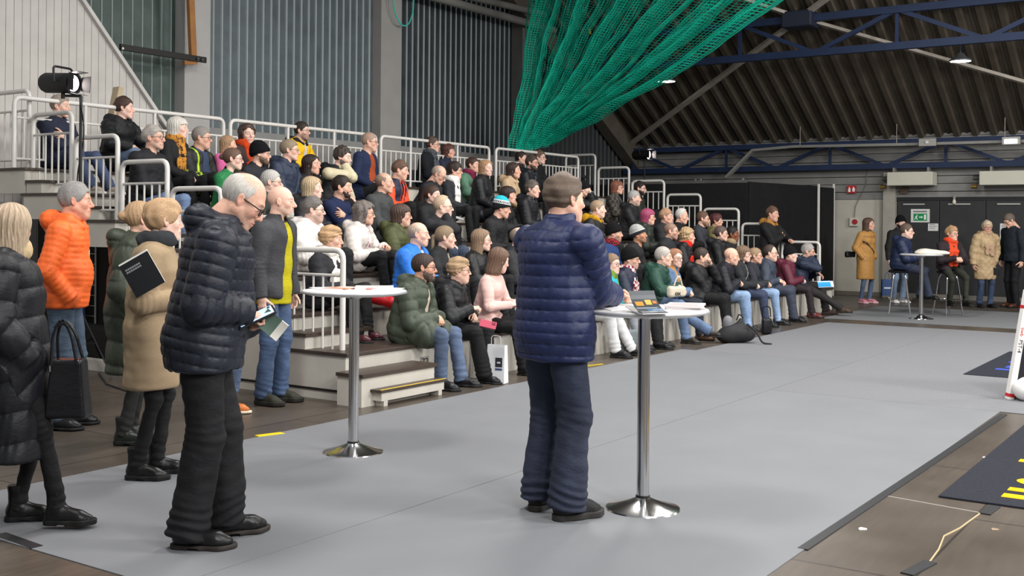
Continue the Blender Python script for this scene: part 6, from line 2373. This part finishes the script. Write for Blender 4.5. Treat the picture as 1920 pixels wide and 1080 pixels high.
seat(642, 331, 'person in plain navy sweater with full dark beard', top='sweater', tc='#242c48', hair='short', hc='#2c2019', beard=0.008, hphi=14, arms=CX, face='wide', b=1.1, inner='#c9a98a')
seat(694, 250, 'person in navy blazer over rust sweater by the top railing', top='blazer', tc='#27304a', open=(0.05, 0.13), inner='#99472a', hair='crop', hc='#b08a70', face='wide', glasses=GL, hphi=10, belly=0.8, b=1.15, arms=('thigh', 'thigh'), lc='#232426')
seat(722, 324, 'bald person in dark grey coat in front of the orange vest', tc='#3f4142', hair='ring', hc='#8a6d58', hphi=8, collar_h=0.06)
ov = [(lambda x: ~x['arm'] & (abs(x['l']) > 0.055) & (x['u'] < 0.82) & (abs(x['l']) < 0.3), '#20263c'), (lambda x: x['arm'] | (x['u'] >= 0.82), '#ee4a1c')]
seat(753, 302, 'person in bright orange jacket with navy quilted front', tc='#ee4a1c', paint=ov, t=0.026, open=(0.035, 0.04), inner='#22242c', hair='short', hc='#6b4a35', face='wide', hphi=10, pitch=8, lean=14, b=1.1)
seat(812, 257, 'person in long black coat and grey scarf in the top row', top='coat', tc='#202226', hem=0.15, hair='short', hc='#5b473a', glasses=GL, hphi=12, scarf=('#4e5258', 0.25), k=6)
seat(841, 272, 'person in dark navy jacket and brown roll neck in the top row', tc='#23283a', hair='bob', hc='#5b2f20', hphi=14, inner='#a0785c', icol='roll', k=6, **F)
seat(831, 313, 'person in glasses looking down at the lap beside the white scarf', tc='#25262a', hair='ring', hc='#a38d7c', glasses=GLB, hphi=18, pitch=30, lean=26, k=4)
seat(853, 304, 'person wearing a wide white scarf over a dark coat', tc='#26282d', hair='pixie', hc='#33211c', glasses=GL, hphi=8, scarf=('#e6e3dc', 0.42), face='round', belly=0.6, lc=BLK)
seat(887, 295, 'person in sage green jacket with magenta scarf and hands on knees', tc='#587d68', hair='slick', hc='#4a2c20', hphi=22, scarf=('#7c2a48', 0.25), arms=L2, lc='#5a6340', lean=20, k=5, **F)
seat(912, 300, 'person with long fair hair in black quilted jacket by the sage green jacket', top='puffer', tc='#1d1e22', hair='long', hc='#b5834f', hphi=38, puff=0.06, collar='stand', **F)
seat(812, 348, 'person in black jacket with hair tied back behind the glasses wearer', tc='#1c1d20', hair='pony', hc='#4a3226', hphi=26, k=3, **F)
seat(832, 368, 'person in black jacket and glasses with hand at the mouth', tc='#212226', hair='recede', hc='#c8a882', face='wide', glasses=GL, hphi=10, arms=('lap2', 'chin'), lean=18, denim=1, lc=J2, b=1.12)
seat(754, 383, 'person in olive green hooded jacket and glasses', top='shell', tc='#4a4e2f', hair='bob', hc='#4f372c', glasses=GL, hphi=2, k=2, **dict(face='round'))
seat(684, 379, 'person in white quilted jacket with flowered blouse holding a phone', top='puffer', tc='#d3cbc4', hair='curly', hc='#6f635c', glasses=GL, hphi=4, open=(0.03, 0.09), inner=mat('#e6dcdc', 0.8, kind='spots', c2='#a04a5c'), puff=0.06, arms=('hold', 'lap'), collar='hood', k=2, **F)
seat(589, 371, 'person in white hooded jacket and glasses behind the end railing', top='shell', tc='#dcd7d2', hair='short', hc='#6d6560', face='wide', glasses=GLB, hphi=8, stub=0.35, b=1.1)
seat(623, 424, 'person in black quilted jacket with long white scarf behind the left bar table', tc='#24252a', hair='pixie', hc='#c9995c', hphi=12, pitch=4, scarf=('#e4dfd6', 0.4), lc='#17171a', fit='wide', face='round', shoe=('low', '#4a2028', '#1a1a1a'))
# middle of the stand
seat(978, 284, 'person in dark maroon jacket in the top row below the green net', tc='#2b1f26', hair='slick', hc='#33231e', hphi=15, k=6, **F)
seat(998, 292, 'person in black quilted jacket over grey hooded top near the net', top='puffer', tc='#1e2026', hair='short', hc='#4a3a30', beard=0.0, glasses=GLB, hphi=22, open=(0.03, 0.05), inner='#8f9196', puff=0.06)
seat(1013, 283, 'person in black jacket and glasses at the right end of the top row', tc='#191a1d', hair='short', hc='#6b4f3d', glasses=GLB, hphi=22, k=6)
seat(964, 304, 'person in beige hooded jacket below the green net', top='shell', tc='#b59c7c', hair='longbob', hc='#3f2a22', hphi=14, **F)
seat(954, 350, 'person in black jacket with dark fringe behind the striped beanie', tc='#1f1e20', hair='fringe', hc='#332420', hphi=14, **F)
seat(999, 339, 'person in black quilted jacket left of the standing blue puffer', top='puffer', tc='#1b1c20', hair='short', hc='#5f5349', hphi=22, puff=0.055)
tb = [(lambda v: v[:, 2] > 0.098, '#1fa9b8'), (lambda v: (v[:, 2] > 0.088) & (v[:, 2] <= 0.098), '#e6e9e8'), (lambda v: (v[:, 2] > 0.055) & (v[:, 2] <= 0.063), '#e6e9e8'),
      (lambda v: (v[:, 2] > 0.068) & (v[:, 2] < 0.082) & (np.sin(np.arctan2(v[:, 0], v[:, 1]) * 26) > 0.1), '#d8dcdc')]
seat(944, 368, 'person in black jacket wearing a teal and black striped beanie', tc='#1b1b1e', beanie='#131316', bpaint=tb, hair=None, hphi=2, pitch=10, hat=4, lean=16, b=1.08)
seat(1096, 334, 'person in black pompom beanie and pale mittens by the end railing', top='puffer', tc='#17181b', beanie='#141416', pom='#1b1b1d', hair=None, hphi=14, hat=6, arms=('chin', 'chin'), glove='#c9c4ba', puff=0.06, **F)
seat(1122, 376, 'person in black jacket with mustard hood and round white badge', tc='#18181b', hair='slick', hc='#a58560', face='wide', hphi=4, hood=('#b98a1f', 'fur'), b=1.15, arms=CX, paint=[(lambda x: x['arm'] & (abs(x['t'] - 0.1) < 0.035) & (x['nf'] > -0.15) & (x['nf'] < 0.45), '#c9c9c9'), (lambda x: ~x['arm'] & (abs(x['u'] - 0.62) < 0.03) & (x['l'] > 0.0) & (x['l'] < 0.09) & (x['f'] > 0), '#c84a86')])
seat(1158, 339, 'person in grey plaid jacket and glasses by the right railings', tc='#2e2c2a', pat=('plaid', 16, '#55504a'), hair='bob', hc='#8a4a2a', glasses=GL, hphi=14, k=4, **F)
seat(1190, 358, 'person in black hooded jacket with grey stubble at right', top='shell', tc='#1f2023', hair='crop', hc='#a5a29e', face='wide', stub=0.5, bc='#8a8580', hphi=8, b=1.12, arms=L2)
seat(1201, 341, 'person in dark green jacket and glasses in front of the black partition', tc='#31352d', hair='short', hc='#2c221c', beard=0.0, glasses=GLB, hphi=18)
seat(1216, 392, 'person with magenta hair in dark green quilted jacket', top='puffer', tc='#2b302b', hair='bob', hc='#a8185c', glasses=GL, hphi=2, puff=0.08, face='round')
seat(1250, 392, 'person in dark jacket sitting right of the magenta hair', tc='#25272b', hair='short', hc='#b5835a', hphi=14)
seat(1281, 392, 'person in black coat with high collar sitting under the third right railing', tc='#17171a', hair='recede', hc='#c9c4bd', face='thin', hphi=8, pitch=10)
seat(1319, 397, 'person in dark grey suit jacket with long ginger beard', top='blazer', tc='#3b3e44', hair='crop', hc='#6b4630', beard=0.02, beardc='#9a6a45', glasses=GLB, hphi=6, open=(0.03, 0.05), inner='#22262c')
seat(1344, 401, 'person in khaki jacket with dark red hair at the right end', tc='#6b6440', hair='pixie', hc='#5b2020', hphi=10, k=2, **F)
seat(1353, 424, 'person in black hooded jacket and glasses right of the grey suit', top='shell', tc='#1f2023', hair='bun', hc='#5b4640', glasses=GL, hphi=4, **F)
seat(1374, 425, 'person in black jacket with beige collar at the right end of its row', tc='#1e1e20', hair='crop', hc='#15110f', buzz='#15110f', skin='#7a4a30', hphi=10, scarf=('#9a8468',))
seat(1152, 416, 'person in black beanie and blue fleece with red checked collar', tc='#2a3d68', top='sweater', beanie='#131315', hair=None, stub=0.55, hc='#3a2c24', hphi=6, hat=4, scarf=(mat('#a8202a', 0.9, kind='plaid', scale=40, c2='#2a1c1c'),), b=1.1)
nb = [(lambda v: v[:, 2] > 0.045 + 0.25 * v[:, 1], '#b8b8b4'), (lambda v: (v[:, 2] > 0.06 + 0.25 * v[:, 1]) & (np.sin(np.arctan2(v[:, 0], v[:, 1]) * 30) * np.sin(v[:, 2] * 260) > 0.25), '#3c4048')]
seat(1195, 420, 'person in pale patterned knit beanie and black jacket looking up', tc='#202124', beanie='#23262e', bpaint=nb, hair=None, hphi=12, pitch=-8, stub=0.5, hc='#4a3a30', hat=4, skin='#c08d70')
seat(1259, 418, 'person in black jacket and glasses with shaved head below magenta hair', tc='#202326', hair=None, buzz='#5b4a40', stub=0.45, hc='#5b4a40', glasses=GL, hphi=6)
seat(1290, 428, 'person with fair curls and red scarf in black quilted jacket', top='puffer', tc='#1b1c1f', hair='curly', hc='#b38f58', hphi=6, scarf=('#c92a1f', 0.12), puff=0.06, **F)
# front rows
seat(786, 417, 'bald person in bright blue jacket with white collar', top='shell', tc='#2a76d8', hair='ring', hc='#a88f7c', hphi=10, b=1.1, open=(0.045, 0.045), inner='#d8d4d0', collar='stand')
seat(836, 424, 'person in black jacket with fair ponytail beside the bright blue jacket', tc='#1f2022', hair='pony', hc='#8a6f4c', hphi=0, inner='#8d8880', open=(0.035, 0.03), **F)
seat(904, 430, 'person with long hair and glasses in black leather jacket', top='leather', tc='#1f2021', hair='long', hc='#8a6a4a', glasses=GL, hphi=2, **F)
seat(796, 476, 'person in long dark green coat and blue jeans with folded hands', top='puffer', tc='#434b3f', t=0.04, hem=0.34, hair='slick', hc='#3a261c', beard=0.0, beardc='#5a4638', glasses=GLB, skin='#cf9f86', hphi=4, denim=1, lc='#465d80', arms=('lap', 'lap'), shoe=('chelsea', '#17171a', '#0e0e0e'), open=(0.03, 0.05), inner='#c9b8a8', puff=0.1, b=1.05, lean=14, feet=((0.5, 0.14), (0.42, 0.14)))
seat(862, 483, 'person in glasses and black quilted jacket holding a pink phone', top='puffer', tc='#1c1d1f', hair='pixie', hc='#b08a58', glasses=GL, hphi=6, puff=0.07, arms=('lap', 'hold'), lc='#131315', fit='wide', lean=14, face='round')
seat(941, 466, 'person in pale pink sweater behind the standing blue puffer jacket', top='sweater', tc='#dcb6ae', hair='longbob', hc='#6b4a32', hphi=-30, pitch=14, lc='#131315', arms=('hold', 'hold'), lean=12, b=1.0, k=0, **F)
seat(975, 427, 'bald person mostly hidden behind the standing blue puffer jacket', tc='#2a2b2e', hair='ring', hc='#7a6a5c', hphi=-5, glasses=GL)
seat(1105, 462, 'person in white jersey and white tracksuit trousers behind the bar table', top='sweater', tc='#dcdde0', pat=('spots', 0.35, '#3b62b8'), hair='recede', hc='#b89f88', glasses=GL, hphi=10, lc='#c9cacb', fit='track', shoe=('chelsea', '#141416', '#0c0c0c'), feet=((0.62, 0.1), (0.5, 0.16)), arms=('lap', 'lap'), k=0, b=1.1)
seat(1148, 476, 'person in turquoise quilted jacket with green scarf and glasses', top='puffer', tc='#22aebf', hair='pony', hc='#8a6a48', glasses=GLB, hphi=28, scarf=('#6d8a3a', 0.4), puff=0.06, lc='#8d9096', fit='track', k=0, collar='stand', **F)
seat(1183, 463, 'person in black beanie and plaid scarf over navy quilted jacket', top='puffer', diag=1, tc='#252a3c', beanie='#141416', hair=None, stub=0.6, hc='#a8a098', bc='#8a8078', glasses=GL, hphi=12, hat=4, scarf=(mat('#8a2434', 0.9, kind='plaid', scale=26, c2='#d8d4d0'), 0.45), lc='#18181b', k=0, puff=0.06, face='thin')
seat(1245, 464, 'person in dark green rain jacket and blue jeans at the bar table', top='shell', tc='#23453a', hair='crop', hc='#b0a99f', hphi=4, denim=1, lc='#4a6a94', k=0, feet=((0.92, 0.06), (0.5, 0.12)), shoe=('low', '#2a2724', '#17150f'), arms=KN, lean=14)
seat(1267, 467, 'person in denim jacket and glasses facing the camera with tote bag', tc='#4f6a8c', hair='long', hc='#a8683c', glasses=GL, hphi=42, arms=('lap', 'lap'), k=0, lc='#202838', denim=1, shoe=('boot', '#6b4a38', '#2a1c14'), paint=[(lambda x: ~x['arm'] & (abs(x['l'] + 0.09) < 0.025), '#b07a3a')], **F)
seat(1317, 466, 'person in black hooded jacket and black trousers with grey beard in front row', top='shell', tc='#1c1d1f', hair='crop', hc='#3a2a22', face='wide', beard=0.008, beardc='#8a7d70', hphi=0, arms=('chin', 'crossa'), lc='#141416', k=0, shoe=('boot', '#141416', '#0c0c0c'), b=1.1)
seat(1374, 465, 'bald person in black quilted jacket and light jeans leaning forward', top='puffer', tc='#1d1e25', hair='bald', hphi=2, pitch=8, lean=22, denim=1, lc='#6f96c4', arms=L2, k=0, puff=0.06, collar='stand', b=1.1, shoe=('low', '#26221f', '#111111'))
seat(1395, 461, 'person in open dark jacket over striped top', tc='#25272b', hair='bob', hc='#7a5c40', glasses=GL, hphi=8, open=(0.05, 0.08), inner=mat('#d8d8d8', 0.9, kind='stripe', scale=18, c2='#1c1c20'), denim=1, lc='#2a3a5c', k=0, **F)
seat(1417, 465, 'person in dark jacket and light blue jeans right of the striped top', tc='#2a2d34', hair='bun', hc='#9a7a52', glasses=GL, hphi=6, denim=1, lc='#7aa0d0', k=0, shoe=('boot', '#1b1b1e', '#0c0c0c'), **F)
seat(1446, 460, 'person in slate grey jacket and grey trousers in front row', top='shell', tc='#3a4250', hair='recede', hc='#4a3a30', face='wide', glasses=GLB, hphi=10, lc='#3b404e', k=0, arms=('thigh', 'thigh'), b=1.1)
seat(1483, 463, 'person in maroon quilted jacket and black beanie', top='puffer', tc='#5b2434', beanie='#17161a', hair=None, hc='#6b5040', hphi=12, hat=3, puff=0.06, lc='#2b2528', k=0, face='round', shoe=('boot', '#5b2a2a', '#1c1412'))
seat(1517, 458, 'last person of the front row in navy jacket holding a blue brochure', top='shell', tc='#262f42', hair='short', hc='#a09a94', face='thin', glasses=GLB, stub=0.4, hphi=8, pitch=6, arms=('knee', 'chin'), lc='#2a2828', feet=((0.5, 0.14), (0.86, 0.02)), k=0, shoe=('hike', '#4a3830', '#241a14'), lean=18)
stand(1440, 388, 'person in black jacket with tan fur hood leaning on the right railing', (1440, 578), phi=30, hphi=32, pitch=4, tc='#1b1b1d', hair='short', hc='#6b4a34', hood=('#a8763a', 'fur'), face='wide', arms=('table', 'crossa'), lc='#18181a')

# standing in the foreground
stand(103, 344, 'person in bright orange quilted jacket standing by the light stand', (118, 800), phi=18, hphi=6, top='puffer', tc='#ee6a2e', puff=0.042, t=0.026, hair='short', hc='#8f8b87', face='wide', denim=1, lc='#3c536c', arms=('pocket', 'pocket'), belly=0.5, hem=0.07, shoe=('low', '#1b1a1c', '#0d0d0d'), skin='#d6a088')
stand(233, 378, 'person in long dark green padded coat behind the beige coat', (240, 828), phi=5, hphi=-12, top='puffer', tc='#3a4035', puff=0.17, pa=0.12, hem=0.42, t=0.045, hair='bun', hc='#b58a55', glasses='#b8965a', arms=('pocket', 'pocket'), lc='#202020', fit='slim', shoe=('boot', '#1c211c', '#0d0d0d'), **F)
stand(280, 375, 'person in beige wool coat with grey scarf and book under the arm', (279, 893), phi=8, hphi=-14, top='coat', tc='#98846a', t=0.034, hem=0.36, flare=0.03, hair='pixie', hc='#bd9058', scarf=('#34373a',), arms=('belly', ((0.2, 0.12, 0.2), (0.8, 0.5, 0.1), (0, -0.3, 1), 'hold', (-0.8, 0.5, -0.2))), lc='#151517', fit='slim', shoe=('boot', '#141415', '#0b0b0b'), feet=((0.04, 0.08), (-0.06, 0.08)), **F)
stand(415, 384, 'person in dark jacket and tan shoes hidden behind the padded black jacket', (412, 775), phi=40, hphi=20, tc='#1d1f26', hair='short', hc='#3a3028', scarf=('#5b6068', 0.4), denim=1, lc=J1, arms=('down', 'down'), shoe=('low', '#b5652b', '#d8cbb5'))
stand(405, 334, 'person in padded black jacket looking down at a tablet', (378, 1012), phi=4, hphi=4, pitch=34, lean=9, neck=0.5, top='puffer', tc='#1d212b', puff=0.053, pa=0.15, t=0.042, h=0.005, collar_h=0.1, hood_up=0.035, gr=0.0032, b=1.12, belly=0.5, hem=0.12, hair='ring', hc='#b9b3aa', bc='#7a6a5c', face='wide', glasses=GLB, lc='#131316', fit='wide', stub=0.25,
      arms=(((0.21, 0.02, 0.07), (0.85, 0.45, 0.1), (0.0, -0.5, -0.9), 'hold', (-0.6, 0.6, -0.5)), ((0.2, 0.1, 0.14), (0.9, 0.35, -0.25), (0.2, -0.2, 0.95), 'point', (-0.7, 0.55, -0.4))), shoe=('low', '#151516', '#2a2420'), feet=((0.1, 0.06, 18), (-0.05, 0.12, 10)), fs=1.08)
stand(519, 349, 'bald person in grey jacket open over a yellow shirt by the steps', (508, 755), phi=28, hphi=8, tc='#3b3c3f', t=0.03, open=(0.05, 0.085, -0.02), inner=mat('#b0a512', 0.85, kind='cloth', bump=0.4), ihem=0.04, hem=0.08, hair='bald', beard=0.014, goat=True, stub=0.3, beardc='#bdb7ae', bc='#a89a8a', face='thin', denim=1, lc='#33527c', arms=('down', 'down'), shoe=('hike', '#2a2c22', '#1c1a14'), collar='stand', collar_h=0.06, b=1.08)
T1 = onz(1207, 577, 1.09)
w1 = onz(1146, 553, 1.16)
stand(1043, 329, 'person in blue quilted jacket standing with arms on the bar table', (1036, 962), phi=-42, hphi=-34, pitch=0, lean=2, top='puffer', tc='#1e274a', puff=0.059, pa=0.14, h=0.005, t=0.042, b=1.12, hem=0.13, collar='stand', collar_h=0.11, hair='short', hc='#5f4a38', face='wide', denim=1, lc='#1d2740', fit='wide',
      arms=((tuple(w1 + RT * 0.01 + FW * 0.14), (0.7, 0.6, 0), (0.1, -0.3, 0.95), 'clasp', (-0.3, 0.6, -0.8), 'world'), (tuple(w1), (0.75, 0.55, 0.1), (0.2, -0.9, 0.4), 'clasp', (-0.3, 0.3, -1), 'world')), shoe=('sneaker', '#1a191b', '#2a2725'), feet=((0.0, 0.11, 30), (-0.02, 0.13, 8)), fs=1.1)
stand(2, 383, 'person in long black padded coat with cream scarf at the left edge', (28, 985), phi=12, hphi=-62, top='puffer', tc='#1d1e23', puff=0.15, pa=0.12, hem=0.55, t=0.05, flare=0.02, hair='long', hc='#b59a78', scarf=('#cbb28c',), feet=((0.0, 0.1), (0.24, 0.1)), arms=('pocket', 'pocket'), lc='#151517', fit='slim', shoe=('boot', '#131314', '#0b0b0b'), lean=-7, h=0.0062, **F)
stand(-120, 360, 'person in black wool coat and black gloves cut off by the left edge', (-128, 1005), phi=15, hphi=0, top='coat', tc='#121317', hem=0.05, inner=mat('#b8b0a2', 0.9, kind='wool'), ihem=0.12, hair='short', hc='#3a2c24', arms=('down', 'down'), glove='#141416', lc='#131315', fit='wide', H=1.75)

# at the far end
stand(1625, 409, 'person in long camel coat with dark shoulder strap by the pale wall', (1622, 568), phi=40, hphi=18, top='coat', tc='#b58546', hem=0.44, flare=0.02, collar='stand', hair='longbob', hc='#5f4030', arms=('pocket', 'pocket'), denim=1, lc='#46648c', fit='slim', shoe=('sneaker', '#cf8290', '#e0b8bc'), paint=[(lambda x: ~x['arm'] & (abs(x['u'] - 0.62 - x['l'] * 1.6) < 0.035) & (x['u'] > 0.2), '#1b1a1c'), (lambda x: (abs(x['u'] - 0.16) < 0.04) & ~x['arm'], '#9a7038')], **F)
stand(1681, 406, 'person in black jacket and beanie standing by the dark doors', (1683, 567), phi=50, hphi=58, tc='#1d1e20', beanie='#141315', hair=None, beard=0.008, hc='#2a1e18', denim=1, lc='#5a7594', arms=('down', 'down'), shoe=('sneaker', '#cfcdc8', '#e0dedb'))
s1, s2 = onz(1686, 588, 0), onz(1777, 590, 0)
stool(s1[0], s1[1], 0.3, 'chrome bar stool under the person in navy jacket')
stool(s2[0], s2[1], 0.9, 'chrome bar stool under the person in the orange scarf')
d = dict(px=1699, py=420, label='person in navy jacket and glasses sitting on a bar stool', base=s1 + (0, 0, 0.775), sit=True, drop=0.5, phi=8, hphi=6, top='puffer', tc='#222c48', puff=0.08, hair='crop', hc='#5f4a3c', glasses=GLB, face='wide', arms=('lap', 'lap'), denim=1, lc='#27324c', feet=((0.34, 0.1), (0.5, 0.08)), b=1.1, shoe=('low', '#131315', '#0b0b0b'))
person(d)
d = dict(px=1783, py=427, label='person with orange scarf over dark jacket sitting on a bar stool', base=s2 + (0, 0, 0.775), sit=True, drop=0.6, phi=58, hphi=42, tc='#2a2024', open=(0.05, 0.09), inner='#3b3f30', hair='pixie', hc='#b58650', glasses=GL, scarf=('#d84a2c', 0.3), face='woman', lc='#2b2e25', fit='slim', arms=('lap', 'lap'), feet=((0.42, 0.08), (0.22, 0.1)), hem=0.14, shoe=('boot', '#151412', '#0b0b0b'))
person(d)
stand(1844, 414, 'person in beige diamond quilted coat at the far right', (1846, 576), phi=62, hphi=72, top='puffer', diag=1, tc='#b39a76', puff=0.13, hem=0.36, t=0.045, hair='pixie', hc='#cdb68f', glasses=GLB, scarf=('#b5977c', 0.2), arms=('pocket', 'down'), denim=1, lc='#2c4468', **F)
stand(1903, 403, 'person in dark jacket looking down beside the notice at right edge', (1900, 576), phi=140, hphi=150, pitch=30, neck=0.4, tc='#1c242c', hair='crop', hc='#6b5a4c', glasses=GLB, arms=('down', 'down'), lc='#15161a', shoe=('low', '#4a2a1e', '#15100c'))
